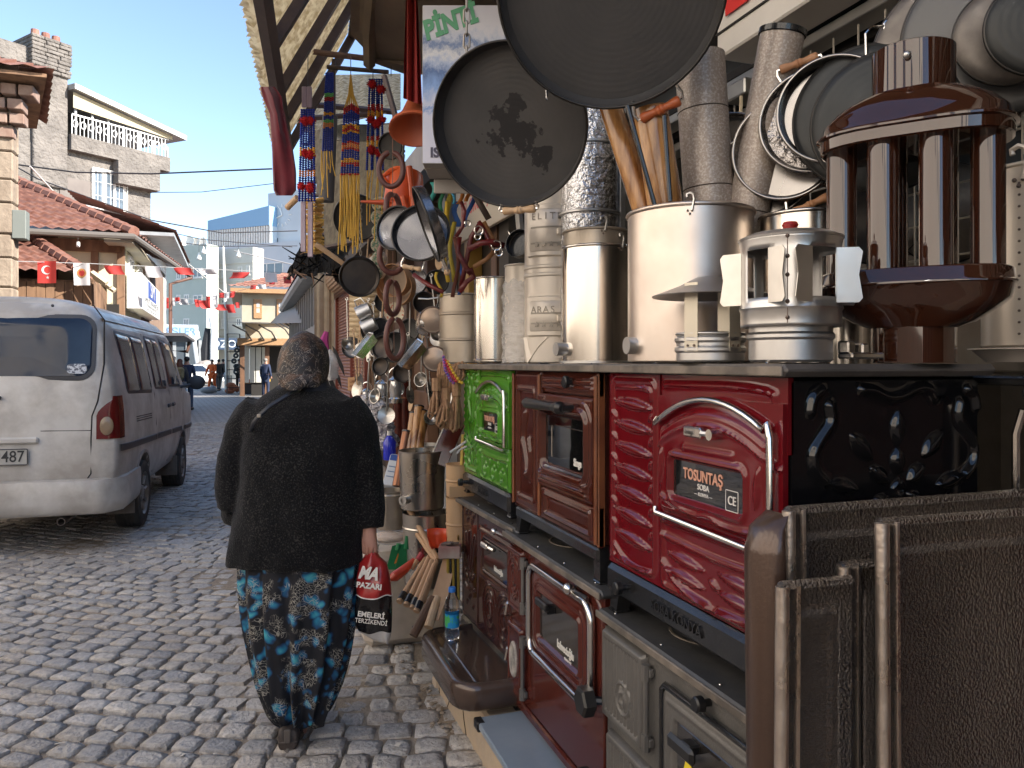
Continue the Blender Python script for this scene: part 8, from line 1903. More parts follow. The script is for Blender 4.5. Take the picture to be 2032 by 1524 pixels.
# ---------------------------------------------------------------- the woman walking away in front
S_=498.0;W0=pt(590,HOR,3.05);W0.z=0
wo=thing('person','woman from behind in a black knitted cardigan, patterned headscarf and blue flowered baggy trousers','person',tuple(W0),-A)
def wl(px,py,dy=0):return Vector(((px-590)/S_*(3.05+dy)/3.05,dy,EYE-(py-HOR)/F*(3.05+dy)))
KNIT=bpy.data.materials.new('black_knit');KNIT.use_nodes=True;t=KNIT.node_tree;b=t.nodes['Principled BSDF'];b.inputs['Roughness'].default_value=.95;b.inputs['Specular IOR Level'].default_value=.2;b.inputs['Sheen Weight'].default_value=.08
tc=t.nodes.new('ShaderNodeTexCoord');n=t.nodes.new('ShaderNodeTexNoise');n.inputs['Scale'].default_value=165;n.inputs['Detail'].default_value=3;t.links.new(tc.outputs['Object'],n.inputs[0])
n2=t.nodes.new('ShaderNodeTexNoise');n2.inputs['Scale'].default_value=6;t.links.new(tc.outputs['Object'],n2.inputs[0])
ad=t.nodes.new('ShaderNodeMath');ad.operation='MULTIPLY_ADD';ad.inputs[1].default_value=.25;t.links.new(n2.outputs['Fac'],ad.inputs[0]);t.links.new(n.outputs['Fac'],ad.inputs[2])
r=t.nodes.new('ShaderNodeValToRGB');r.color_ramp.elements[0].position=.66;r.color_ramp.elements[0].color=(.004,.004,.005,1);r.color_ramp.elements[1].position=.84;r.color_ramp.elements[1].color=(.042,.039,.036,1)
t.links.new(ad.outputs[0],r.inputs[0]);t.links.new(r.outputs[0],b.inputs['Base Color']);bp=t.nodes.new('ShaderNodeBump');bp.inputs['Strength'].default_value=.8;bp.inputs['Distance'].default_value=.006;t.links.new(n.outputs['Fac'],bp.inputs['Height']);t.links.new(bp.outputs[0],b.inputs['Normal'])
def loft(rows,n=40,fold=0,seed=0,kf=9):
 g=MB();P=[]
 for j,(z,xc,yc,hx,hy,ff)in enumerate(rows):
  row=[]
  for i in range(n):
   a=2*math.pi*i/n;c,s=math.cos(a),math.sin(a);e=.82
   q=1+ff*(math.sin(kf*a+seed+.25*j)*.6+math.sin((kf*1.7)*a+2*seed-.2*j)*.4)
   row.append((xc+hx*math.copysign(abs(c)**e,c)*q,yc+hy*math.copysign(abs(s)**e,s)*q,z))
  P.append(row)
 g.grid(P,closev=True);k=len(g.v)
 g.f.append(tuple(range(n))[::-1]);g.mi.append(0);g.f.append(tuple(range(k-n,k)));g.mi.append(0)
 return g
def rows_px(L_,dyc=0):
 out=[]
 for(py,pl,pr,hy,yc,ff)in L_:
  a,b_=wl(pl,py,yc),wl(pr,py,yc);out.append((a.z,(a.x+b_.x)/2,yc,(b_.x-a.x)/2,hy,ff))
 return out
def dens(rows,n):
 rows=np.array(rows);t=np.linspace(0,len(rows)-1,n);return[tuple(np.interp(x,np.arange(len(rows)),rows[:,k])for k in range(rows.shape[1]))for x in t]
def joined_remesh(name,gs,m,parent,vox=.012,smooth=6):
 g=MB()
 for q in gs:g.add(q.v,q.f)
 o=g.build('tmp',m,None,ang=0,fix=True);rm=o.modifiers.new('r','REMESH');rm.mode='VOXEL';rm.voxel_size=vox;s_=o.modifiers.new('s','SMOOTH');s_.iterations=smooth;s_.factor=.5
 return applied(o,name,m,parent)
tor=loft(dens(rows_px([(1114,452,714,.17,.02,.02),(1085,457,712,.175,.02,.015),(1030,470,716,.18,.02,.010),(960,478,722,.175,.02,.008),(890,480,722,.165,.03,0),(830,478,716,.145,.04,0),(800,494,700,.125,.05,0),(780,522,668,.095,.06,0),(766,540,650,.075,.07,0)]),36),40,0,1,7)
def limb(pts,rad,n=16):
 g=MB();V=[Vector(p_)for p_ in pts];t=np.linspace(0,len(V)-1,30);Q,Rr=[],[]
 for x in t:i=min(int(x),len(V)-2);f=x-i;Q.append(V[i].lerp(V[i+1],f));Rr.append(rad[i]*(1-f)+rad[i+1]*f)
 for _ in range(3):Q=[Q[0]]+[(Q[i-1]+Q[i]*2+Q[i+1])/4 for i in range(1,len(Q)-1)]+[Q[-1]]
 g.tube(Q,Rr,n);return g
armR=limb([wl(670,808,.05),wl(702,850,.035),wl(720,930,.02),wl(728,1000,.02),wl(733,1048,.0)],[.085,.088,.078,.068,.056])
armL=limb([wl(514,808,.05),wl(482,850,.045),wl(459,930,.02),wl(463,1005,.03)],[.085,.084,.074,.070])
foreL=limb([wl(466,1005,.06),wl(472,960,.16),wl(505,850,.24),wl(540,775,.22)],[.074,.070,.060,.050])
wl2=limb([wl(470,1010,.05),wl(462,1030,.06)],[.07,.06])
coat=joined_remesh('cardigan',[tor,armR,armL,foreL,wl2],KNIT,wo,.010,3)
tex=bpy.data.textures.new('fold','CLOUDS');tex.noise_scale=.16;dm_=coat.modifiers.new('d','DISPLACE');dm_.texture=tex;dm_.strength=.032;dm_.mid_level=.5
FLOR=bpy.data.materials.new('flowered_cloth');FLOR.use_nodes=True;t=FLOR.node_tree;N=t.nodes;L=t.links;b=N['Principled BSDF'];b.inputs['Roughness'].default_value=.8
tc=N.new('ShaderNodeTexCoord');ns_=N.new('ShaderNodeTexNoise');ns_.inputs['Scale'].default_value=11;L.new(tc.outputs['Object'],ns_.inputs[0])
mxv=N.new('ShaderNodeMix');mxv.data_type='RGBA';mxv.inputs['Factor'].default_value=.12;L.new(tc.outputs['Object'],mxv.inputs['A']);L.new(ns_.outputs['Color'],mxv.inputs['B'])
v1=N.new('ShaderNodeTexVoronoi');v1.inputs['Scale'].default_value=19;L.new(mxv.outputs['Result'],v1.inputs['Vector'])
v2=N.new('ShaderNodeTexVoronoi');v2.feature='DISTANCE_TO_EDGE';v2.inputs['Scale'].default_value=95;L.new(mxv.outputs['Result'],v2.inputs['Vector'])
n3=N.new('ShaderNodeTexNoise');n3.inputs['Scale'].default_value=12;n3.inputs['Detail'].default_value=2;L.new(tc.outputs['Object'],n3.inputs[0])
def rampn(src,stops):
 r=N.new('ShaderNodeValToRGB');e=r.color_ramp.elements;e[0].position,e[0].color=stops[0][0],(*stops[0][1],1);e[1].position,e[1].color=stops[-1][0],(*stops[-1][1],1)
 for p_,c in stops[1:-1]:q=e.new(p_);q.color=(*c,1)
 L.new(src,r.inputs[0]);return r
rb=rampn(v1.outputs['Distance'],[(.0,(.08,.40,.44)),(.27,(.015,.19,.31)),(.40,(.008,.06,.15)),(.50,(.006,.007,.012)),(1,(.005,.005,.008))])
re_=rampn(v2.outputs['Distance'],[(.03,(1,1,1)),(.09,(0,0,0))]);rm_=rampn(n3.outputs['Fac'],[(.50,(0,0,0)),(.56,(1,1,1))])
mm=N.new('ShaderNodeMath');mm.operation='MULTIPLY';L.new(re_.outputs[0],mm.inputs[0]);L.new(rm_.outputs[0],mm.inputs[1]);mk=N.new('ShaderNodeMath');mk.operation='MULTIPLY';mk.inputs[1].default_value=.62;L.new(mm.outputs[0],mk.inputs[0])
mx3=N.new('ShaderNodeMix');mx3.data_type='RGBA';L.new(mk.outputs[0],mx3.inputs['Factor']);L.new(rb.outputs[0],mx3.inputs['A']);mx3.inputs['B'].default_value=(.46,.43,.36,1);L.new(mx3.outputs['Result'],b.inputs['Base Color'])
tr_rows=dens(rows_px([(1436,556,628,.065,.02,.05),(1425,545,642,.085,.02,.12),(1400,535,652,.105,.02,.13),(1360,517,666,.13,.03,.11),(1310,504,682,.14,.03,.085),(1240,490,696,.155,.03,.07),(1170,480,704,.165,.03,.055),(1100,476,708,.16,.03,.035),(1050,490,700,.15,.03,0)]),60)
g=MB();P=[];n_=120
for j,(z,xc,yc,hx,hy,ff)in enumerate(tr_rows):
 row=[];v=j/59
 for i in range(n_):
  a=2*math.pi*i/n_;c,s=math.cos(a),math.sin(a)
  fl=ff*(.9*math.sin(13*a+2.2*math.sin(2.1*v+1))+.5*math.sin(23*a-3*v))+.05*math.exp(-((v-.10)/.07)**2)*math.sin(30*v+4*a)
  cl_=-.35*math.exp(-((a-1.5*math.pi+.25-.5*v)/.10)**2)*ff*4*max(0,1-v)
  q=1+fl*1.25+cl_*.8;row.append((xc+hx*c*q,yc+hy*s*q,z+.010*math.sin(5*a+7*v)))
 P.append(row)
g.grid(P,closev=True);g.build('trousers',FLOR,wo,ang=80)
g=loft(dens(rows_px([(1400,528,560,.03,.18,.04),(1370,512,575,.07,.16,.06),(1330,508,600,.10,.12,.05),(1290,520,620,.10,.10,.02)]),20),40,0,2,8);g.build('lifted_leg_cloth',FLOR,wo,ang=80)
J={'hip':(wl(590,1060,.03),.10),'waist':(wl(592,960,.03),.10),'chest':(wl(594,850,.04),.10),'neck':(wl(592,775,.09),.05),'head':(wl(590,716,.11),(.072,.085)),'crown':(wl(590,682,.11),(.055,.065)),'nose':(wl(582,722,.205),.014),
     'shl':(wl(510,815,.05),.05),'ell':(wl(470,1000,.06),.04),'wrl':(wl(538,775,.21),.030),'shr':(wl(676,815,.05),.05),'elr':(wl(722,945,.03),.040),'wrr':(wl(734,1052,.0),.028),
     'hpl':(wl(560,1100,.04),.07),'hpr':(wl(620,1100,.03),.07),'knl':(wl(555,1270,.13),.05),'knr':(wl(604,1280,.03),.05),'anl':(wl(534,1400,.20),.035),'anr':(wl(590,1432,.01),.036),'tor':(wl(580,1462,.13),.03),'tol':(wl(545,1440,.24),.03)}
E=[('hip','waist'),('waist','chest'),('chest','neck'),('neck','head'),('head','crown'),('head','nose'),('chest','shl'),('shl','ell'),('ell','wrl'),('chest','shr'),('shr','elr'),('elr','wrr'),('hip','hpl'),('hip','hpr'),('hpl','knl'),('hpr','knr'),('knl','anl'),('knr','anr'),('anr','tor'),('anl','tol')]
J['plr']=(wl(735,1072,.0),.031);E.append(('wrr','plr'))
for k,(x0,x1,dy)in enumerate(((722,722,-.03),(730,728,-.034),(738,735,-.034),(746,742,-.028))):
 J['f%da'%k]=(wl(x0+2,1088,dy*.5),.0098);J['f%db'%k]=(wl(x1+2,1099-abs(k-1.5)*1.5,dy+.018),.0088);J['f%dc'%k]=(wl(x1+3,1095-abs(k-1.5),.022),.0078);E+=[('plr','f%da'%k),('f%da'%k,'f%db'%k),('f%db'%k,'f%dc'%k)]
J['tha']=(wl(720,1072,.018),.011);J['thb']=(wl(716,1086,.03),.0095);E+=[('plr','tha'),('tha','thb')]
J['pll']=(wl(543,754,.20),.028);E.append(('wrl','pll'))
for k in range(4):
 J['g%da'%k]=(wl(538+5*k,742,.19+.006*k),.0095);J['g%db'%k]=(wl(539+5.5*k,731,.195+.006*k),.0085);E+=[('pll','g%da'%k),('g%da'%k,'g%db'%k)]
J['gta']=(wl(552,752,.185),.0105);J['gtb']=(wl(556,742,.183),.009);E+=[('pll','gta'),('gta','gtb')]
skin('body',J,E,mat('skin_hand',(.50,.27,.20),.5,col2=(.42,.21,.15),ns=14),wo,2,'hip')
SCF=bpy.data.materials.new('scarf_print');SCF.use_nodes=True;t=SCF.node_tree;N=t.nodes;L=t.links;b=N['Principled BSDF'];b.inputs['Roughness'].default_value=.6
tc=N.new('ShaderNodeTexCoord');n1=N.new('ShaderNodeTexNoise');n1.inputs['Scale'].default_value=7;n1.inputs['Detail'].default_value=5;n1.inputs['Distortion'].default_value=2.2;L.new(tc.outputs['Object'],n1.inputs[0])
n2=N.new('ShaderNodeTexNoise');n2.inputs['Scale'].default_value=13;n2.inputs['Detail'].default_value=4;n2.inputs['Distortion'].default_value=4.5;L.new(tc.outputs['Object'],n2.inputs[0])
ra=rampn(n1.outputs['Fac'],[(.40,(.008,.008,.011)),(.48,(.02,.013,.010)),(.57,(.085,.040,.018)),(.66,(.010,.009,.010))]);rc2=rampn(n2.outputs['Fac'],[(.48,(0,0,0)),(.497,(.8,.8,.8)),(.512,(0,0,0))])
mx=N.new('ShaderNodeMix');mx.data_type='RGBA';L.new(rc2.outputs[0],mx.inputs['Factor']);L.new(ra.outputs[0],mx.inputs['A']);mx.inputs['B'].default_value=(.46,.38,.32,1);L.new(mx.outputs['Result'],b.inputs['Base Color'])
sr=dens(rows_px([(768,556,634,.06,.02,.0),(755,547,640,.085,.05,.02),(738,541,641,.105,.08,.02),(715,540,640,.115,.10,.012),(692,545,634,.112,.11,.010),(674,558,622,.09,.11,.01),(662,574,606,.05,.11,0),(657,586,594,.012,.11,0)]),30)
g=MB();P=[]
for j,(z,xc,yc,hx,hy,ff)in enumerate(sr):
 P.append([(xc+hx*math.cos(a)*(1+ff*math.sin(9*a+j*.2)),yc+hy*math.sin(a)*(1+ff*math.sin(7*a-j*.3)),z)for a in np.linspace(0,2*math.pi,48,endpoint=False)])
g.grid(P,closev=True);k=len(g.v);g.f.append(tuple(range(k-48,k)));g.mi.append(0);sc_=g.build('headscarf',SCF,wo,ang=80)
g=MB();q=[wl(556,742,-.05),wl(634,742,-.045),wl(600,785,-.075),wl(590,785,-.075)];P=[]
for i in range(9):
 u=i/8;P.append([(q[0].lerp(q[1],u)).lerp(q[3].lerp(q[2],u),v)+Vector((0,-.018*math.sin(math.pi*u)*math.sin(math.pi*(v*.8+.1))-.012,0))for v in np.linspace(0,.75,6)])
g.grid(P);o_=g.build('scarf_tail',SCF,wo,ang=80)
g=loft(rows_px([(778,538,652,.09,.06,0),(762,547,642,.085,.07,0),(748,552,636,.08,.08,0)]),32);g.build('collar',cl('collar_navy',(.012,.013,.02)),wo,ang=60)
g=MB();LB=[wl(600,772,-.04),wl(578,786,-.062),wl(550,806,-.095),wl(532,825,-.112),wl(522,838,-.115),wl(514,855,-.10)];P=[]
for i,v in enumerate(LB):
 tg=(LB[min(i+1,5)]-LB[max(i-1,0)]).normalized();sd=tg.cross(Vector((0,-1,0))).normalized();P.append([v-sd*.009+Vector((0,-.004,0)),v+sd*.009+Vector((0,-.004,0))])
g.grid(P);q=g.build('bag_strap',mat('strap_black',(.02,.022,.03),.35),wo,ang=60);q.modifiers.new('t','SOLIDIFY').thickness=.006
g=MB();g.box(-.008,.008,-.003,.003,-.007,.007,.002,Matrix.Translation(LB[3]+Vector((0,-.010,0))));g.build('strap_buckle',ZN,wo)
CLB_=mat('shoe_trim',(.09,.075,.065),.6)
def shoe(c,rz,tiltx):
 M=Matrix.Translation(c)@Euler((tiltx,0,rz)).to_matrix().to_4x4();g=MB();rows=[]
 for(y,hw,z1)in((-.085,.030,.065),(-.08,.037,.08),(-.05,.041,.085),(0,.042,.075),(.05,.045,.060),(.10,.046,.048),(.145,.036,.036),(.165,.015,.024)):
  rows.append([(hw*math.copysign(abs(math.cos(a))**.6,math.cos(a)),y,max(.012,z1*.55+z1*.5*math.copysign(abs(math.sin(a))**.7,math.sin(a))))for a in np.linspace(0,2*math.pi,16,endpoint=False)])
 g.grid(rows,closev=True);k=len(g.v);g.f.append(tuple(range(16)));g.mi.append(0);g.f.append(tuple(range(k-16,k)));g.mi.append(0);s_=g.build('shoe',mat('shoe_brown',(.030,.023,.02),.6,col2=(.06,.046,.04),ns=30,bump=.3,bs=60),wo,ang=60,fix=True);s_.matrix_basis=M
 g=MB();g.prism([(.044*math.sin(a)*(1 if math.cos(a)>-.3 else.9),.125*math.cos(a)*1.02+.04)for a in np.linspace(0,2*math.pi,20,endpoint=False)],0,.016);q=g.build('sole',mat('sole_grey',(.16,.145,.13),.7),s_);g=MB();g.box(-.012,.012,-.096,-.086,.04,.092,.003);g.build('heel_tab',CLB_,s_);g=MB();g.tube([(-.040,-.05,.035),(-.034,-.082,.04),(0,-.092,.042),(.034,-.082,.04),(.040,-.05,.035)],.003,5);g.build('heel_seam',CLB_,s_);return s_
c0=wl(580,1440,-.01);shoe(Vector((c0.x,-.02,.004)),R(8),R(0));c1_=wl(538,1415,.26);shoe(Vector((c1_.x,.22,.06)),R(10),R(22))
bag=thing('carrier_bag','red and black plastic carrier bag with white lettering in the woman\'s right hand','bag',(W0+RT*.29).to_tuple(),-A)
Lb=Vector((.29,0,0));BR=mat('bag_red',(.36,.022,.022),.28,coat=.3,bump=.4,bs=14,bdist=.015);BK=mat('bag_black',(.012,.011,.012),.25,coat=.4,bump=.4,bs=14,bdist=.015);BC=mat('bag_clear',(.62,.60,.58),.25,trans=.25,bump=.5,bs=18,bdist=.015,alpha=.85)
rowsb=[(1093,733,746),(1102,724,752),(1117,712,768),(1140,709,772),(1165,708,776),(1176,707,777),(1180,706,778),(1210,704,778),(1240,704,778),(1252,712,777),(1258,720,776),(1268,740,774),(1274,758,772)]
tt=np.linspace(0,len(rowsb)-1,60);P=[];rb_=np.array(rowsb,float);pyv=[]
for x in tt:
 py,pl_,pr_=(np.interp(x,np.arange(len(rowsb)),rb_[:,k])for k in range(3));a_,b_=wl(pl_,py)-Lb,wl(pr_,py)-Lb;row=[];pyv.append(py);th=.012+.045*math.sin(math.pi*min(1,max(0,(py-1075)/200)))
 for i in range(40):
  a=2*math.pi*i/40;row.append(((a_.x+b_.x)/2+(b_.x-a_.x)/2*math.cos(a),th*math.sin(a)*(1+.12*math.sin(6*a+py*.05))+.006*math.sin(py*.11+3*a),a_.z+.004*math.sin(4*a+py*.1)))
 P.append(row)
pyv=np.array(pyv)
for nm,m_,lo,hi in(('red_part',BR,0,1178),('black_part',BK,1178,1250),('clear_bottom',BC,1250,1300)):
 i0=max(0,np.searchsorted(pyv,lo)-1);i1=min(len(pyv)-1,np.searchsorted(pyv,hi));g=MB();g.grid(P[i0:i1+1],closev=True);g.build(nm,m_,bag,ang=70)
g=MB();k_=int(np.searchsorted(pyv,1178));g.tube([Vector(v)*1.0 for v in P[k_]],.0025,4,closed=True);g.build('white_line',LETW,bag)
RXb=Matrix.Rotation(R(90),4,'X')
def onbag(s,py,px,size,**k):v=wl(px,py)-Lb;text(s,size,LETW,bag,Matrix.Translation((v.x,-.062,v.z))@RXb@Matrix.Rotation(R(-7),4,'Z'),depth=.002,**k)
onbag('MA',1130,736,.065,bold=.003,sx=.8,shear=.3);onbag('PAZARI',1154,738,.03,bold=.001);onbag('EMELERİ',1211,742,.028,bold=.0006);onbag('TERZİKENDİ',1224,742,.024,sx=.9)
g=MB();hv=wl(737,1094)-Lb
for sg_ in(-1,1):g.tube([hv+Vector((sg_*.018,-.01*sg_,-.012)),hv+Vector((sg_*.012,0,.004)),hv+Vector((0,0,.010))],.007,6)
g.build('handle',BR,bag)
# ================================================================ GOODS STANDING AT THE LEFT OF THE STOVES
def bucket(name,label,px,py_top,py_bot,d,wpx,m,ribs=(),taper=.93,spout=False,group=None,cat='bucket',tilt=0):
 top,bot=pt(px,py_top,d),pt(px,py_bot,d);r=wpx/2/F*d;h=top.z-bot.z;o=thing(name,label,cat,bot.to_tuple(),group=group)
 if tilt:o.rotation_euler=(R(tilt),0,0)
 prof=[(0,.003),(r*taper-.003,.003),(r*taper,.008)]
 for f_ in ribs:rr_=r*(taper+(1-taper)*f_);prof+=[(rr_,h*f_-.007),(rr_+.004,h*f_),(rr_,h*f_+.007)]
 prof+=[(r,h-.006),(r+.003,h),(r-.002,h),(r-.003,h-.02),(r*taper-.003,.012),(0,.012)]
 g=MB();g.lathe(prof,36);g.build('body',m,o,ang=22)
 if spout:g=MB();q=(toward(o)*.8-RT*.6).normalized();g.tube([q*(r*.9)+Vector((0,0,.06)),q*(r+.03)+Vector((0,0,.06))],.020,14);g.lathe([(.012,.0),(.024,.0),(.024,.006),(.012,.006)],16,frame(q*(r+.03)+Vector((0,0,.06)),q));g.build('spout',GALV,o)
 return o
BKM=metal('bucket_steel',(.56,.51,.45),.24,.38,.06,12)
blk=thing('stone_block','whitish rough stone block at the foot of the shop beside the hanging chain','block',(*pt(775,HOR,4.2).to_tuple()[:2],0));g=MB();g.box(-.16,.30,-.15,.18,0,.50,.04);g.build('block',mat('pale_stone',(.55,.48,.40),.9,col2=(.42,.36,.3),ns=6,bump=.5,bs=20),blk)
bA=bucket('steel_bucket','lower big steel bucket with two pressed bands, under the bucket with a spout',845,1015,1160,3.92,92,BKM,(.35,.80));bB=bucket('steel_bucket','upper steel bucket with a small spout and a brown board in it',838,893,1008,3.92,92,BKM,(),.93,True)
bC=bucket('steel_bucket','dull steel bucket holding the wood patterned pipes, left of the spouted one',775,972,1048,4.1,62,TINW,(.9,));bD=bucket('steel_bucket','pale steel bucket standing behind the spouted one',838,882,960,4.25,80,GALV,())
pw=thing('wrapped_parcel','flat parcel in crumpled clear plastic under the dull bucket','parcel',pt(775,1065,4.05).to_tuple());g=MB();g.ell((0,0,0),.10,.09,.04,16,8);g.build('plastic',PLAS,pw,ang=80);g=MB();g.ell((0,0,0),.09,.08,.03,12,6);g.build('contents',WOODL,pw)
chain('thin_chain','thin chain hanging at the stone block',pt(752,1062,4.0),pt(748,1110,4.0),ZN,.022,.006,.0018)
def stick(name,label,a,b_,r,m,cat='handle',n=10,group=None,r2=None):
 A_,B_=pt(*a),pt(*b_);o=thing(name,label,cat,A_.to_tuple(),group=group);g=MB();g.tube([Vector((0,0,0)),(B_-A_)*.5,B_-A_],[r,(r+(r2 or r))/2,r2 or r],n);g.build('shaft',m,o);return o
WPB='wood patterned pipes in the dull bucket'
for k,(a,b_,w_)in enumerate((((788,965,4.05),(808,855,4.15),'lowest on the left'),((812,905,4.1),(822,820,4.2),'second from the left'),((822,900,4.1),(832,806,4.2),'third from the left, tallest'),((830,900,4.1),(838,815,4.2),'fourth from the left'),((828,890,4.15),(845,818,4.25),'rightmost'))):
 o=stick('pipe','wood patterned stove pipe leaning in the bucket, '+w_,a,b_,.027,WOODPIPE if k else mat('copper_pipe',(.28,.12,.06),.3,.5),'stove pipe',16,WPB);g=MB();v=pt(*b_)-pt(*a);g.tube([v*.97,v*1.0],.0285,16);g.build('end_band',BLKI,o)
o=thing('brown_board','brown enamel board with a bright edge leaning in the spouted bucket','board',pt(853,915,3.85).to_tuple());M=frame((0,0,0),(pt(882,848,3.9)-pt(853,915,3.85)),RT);g=MB();g.box(0,.09,-.004,.004,0,.24,.002,M);g.build('panel',E_MAR,o);g=MB();g.box(-.006,.0,-.005,.005,0,.24,.001,M);g.build('edge',LETW,o)
dp=thing('brown_stovepipe_stack','two brown enamel stove pipes standing behind the buckets','stove pipe',pt(800,860,5.0).to_tuple());[None]
for k,x_ in enumerate((792,806)):
 g=MB();g.tube([pt(x_,960,5.0),pt(x_-2,770-12*k,5.0)],.034,18);g.build('pipe',E_MAR,dp,world=True);g=MB();g.tube([pt(x_,790,5.0),pt(x_,788,5.0)],.037,18);g.build('band',E_EDGE,dp,world=True)
bt2=thing('blue_detergent_bottle','blue plastic bottle with white cap among the goods behind the woman','bottle',pt(773,912,4.4).to_tuple());g=MB();g.lathe([(0,0),(.035,0),(.038,.01),(.036,.06),(.038,.10),(.02,.13),(.012,.14)],16);g.build('bottle_body',mat('blue_plastic',(.02,.03,.45),.25,coat=.3),bt2);g=MB();g.lathe([(0,.165),(.014,.165),(.015,.14),(0,.14)],12);g.build('cap',WHITEP,bt2)
bx=thing('white_blue_box','white and blue printed box leaning behind the woman\'s arm','box',pt(760,965,4.3).to_tuple());M=frame((0,0,0),(pt(775,900,4.4)-pt(757,965,4.3)),RT);g=MB();g.box(0,.085,-.03,.03,0,.19,.003,M);g.build('box',mat('box_white',(.55,.58,.62),.5),bx);g=MB();g.box(.004,.08,.0305,.032,.15,.185,0,M);g.box(.004,.08,-.032,-.0305,.15,.185,0,M);g.build('blue_print',BLUE,bx,ang=0)
for k in range(3):g=MB();g.box(.01,.075-.012*k,-.0325,-.031,.05+.03*k,.055+.03*k,0,M);g.build('print_line',MATS['sign_blue_ink'],bx,ang=0)
for k,(yt,yb)in enumerate(((920,985),(985,1092))):
 o=bucket('wooden_tub','pale bent wood tub beside the green stove, %s of the stack'%('upper','lower')[k],909,yt,yb,3.62,48,mat('bent_birch',(.62,.40,.22),.6,col2=(.54,.33,.17),ns=4,stretch=(1,1,.3)),(.5,),.97,cat='tub')
 g=MB();q=toward(o)*.058;g.box(q.x-.005,q.x+.005,q.y-.006,q.y,.06,.085,.002);g.build('clasp',mat('brass',(.6,.42,.15),.3,1),o)
 g=MB();g.box(-.06,.06,-.062,-.056,.005,.06,.003);g.build('overlap',MATS['bent_birch'],o)
yr=stick('yellow_ruler','yellow wooden slat standing in the bent wood tub',(916,930,3.6),(919,862,3.6),.009,mat('yellow_wood',(.62,.45,.10),.5),'slat',4)
hg=thing('coat_hangers','bent clear plastic hangers left of the green stove','hanger',pt(905,885,3.55).to_tuple());g=MB();g.tube([pt(893,898,3.55),pt(908,888,3.55),pt(925,876,3.5)],.006,6);g.tube([pt(907,900,3.55),pt(912,893,3.55),pt(925,886,3.5)],.005,6);g.build('hanger',mat('plastic_grey',(.5,.5,.5),.2),hg,world=True)
ROPE=mat('hemp_rope',(.36,.21,.12),.9,col2=(.27,.15,.08),ns=60,bump=.5,bs=120,bdist=.003)
for k,(xc_,y0,y1,spread,n_,w_)in enumerate(((866,765,838,16,9,'left'),(885,785,858,20,12,'middle'),(906,775,862,16,10,'right'))):
 o=thing('rope_hank','hanging hank of brown rope left of the green stove, %s of three'%w_,'rope',pt(xc_,y0,3.5).to_tuple(),group='hanks of rope');g=MB()
 for j in range(n_):
  dx=random.uniform(-1,1)*spread;bot=y1-random.uniform(0,22);d_=3.5+random.uniform(-.05,.05);g.tube([pt(xc_+random.uniform(-3,3),y0,3.5),pt(xc_+dx*.6-3,(y0+bot)/2,d_),pt(xc_+dx-4,bot-5,d_),pt(xc_+dx,bot,d_),pt(xc_+dx+5,bot-6,d_),pt(xc_+dx*.5+4,(y0+bot)/2,d_-.02),pt(xc_+random.uniform(-3,3),y0,3.5)],.0065,6)
 q=g.build('loops',ROPE,o,world=True);g=MB();g.tube([pt(xc_,y0-14,3.5),pt(xc_,y0+12,3.49)],.022,8);g.build('binding',ROPE,o,world=True)
o=thing('rope_bundle','knotted bundle of brown cord above the rope hanks','rope',pt(890,730,3.52).to_tuple());g=MB()
for k in range(16):x_=872+3*k;g.tube([pt(x_,722+random.uniform(-4,4),3.55),pt(x_+random.uniform(-10,10),745,3.5),pt(880+1.5*k,778,3.52)],.0075,6)
g.build('cords',ROPE,o,world=True)
for k,(cc,nm,pts)in enumerate((('purple',(.30,.03,.22),[(880,708),(884,735),(895,755),(905,764)]),('yellow',(.62,.38,.03),[(888,718),(900,740),(912,757),(921,762)]),('red',(.42,.02,.03),[(884,715),(895,742),(908,760)]))):
 o=thing('bead_necklace','%s bead necklace draped on the brown rope bundle'%cc,'necklace',pt(*pts[0],3.42).to_tuple(),group='bead necklaces');g=MB();V=[pt(*q,3.42)for q in pts]
 for(a,b_)in zip(V[:-1],V[1:]):
  n_=max(2,int((b_-a).length/.012))
  for j in range(n_):g.ell(a.lerp(b_,j/n_),.008,n=8,m=5)
 q=g.build('beads',mat('bead_'+cc+'2',nm,.3,col2=(.05,.05,.3)if cc=='purple' else None,ns=90,ramp=(.5,.52),coat=.3),o,world=True);q['kind']='stuff'
BEE=mat('beech',(.58,.36,.20),.55,col2=(.50,.29,.15),ns=8,stretch=(1,1,.3));HG_='wooden tool handles leaning by the ledge'
FAN=[((792,1195,3.55),(845,1108,3.75),'lowest on the left'),((806,1202,3.5),(852,1105,3.7),'second from the left'),((818,1208,3.48),(858,1112,3.65),'third from the left'),((826,1214,3.45),(862,1120,3.62),'fourth from the left'),((838,1195,3.5),(866,1112,3.65),'behind the fan'),((812,1010,3.9),(858,1095,3.7),'upper one leaning left'),((822,1050,3.85),(864,1112,3.66),'upper one with cut end'),((840,1058,3.8),(868,1110,3.66),'short one beside the orange scoop'),((800,1185,3.65),(838,1118,3.8),'half hidden one')]
for k,(a,b_,w_)in enumerate(FAN):
 o=stick('beech_stick','pale wooden tool shaft, '+w_,a,b_,.0155,BEE,'handle',10,HG_,.013)
 if k<4:v=pt(*b_)-pt(*a);g=MB();g.tube([v*.05,v*.20],.0175,10);g.build('black_sleeve',BLKP,o)
o=thing('wide_board','flat pale wooden board with pencil writing leaning among the handles','board',pt(862,1230,3.4).to_tuple());M=frame((0,0,0),pt(882,1095,3.55)-pt(850,1232,3.4),RT);g=MB();g.prism([(-.04,0),(.02,-.0),(.035,.12),(.035,.34),(-.02,.34),(-.03,.15)],-.006,.006,M@Matrix.Rotation(R(90),4,'X'));g.build('board',BEE,o)
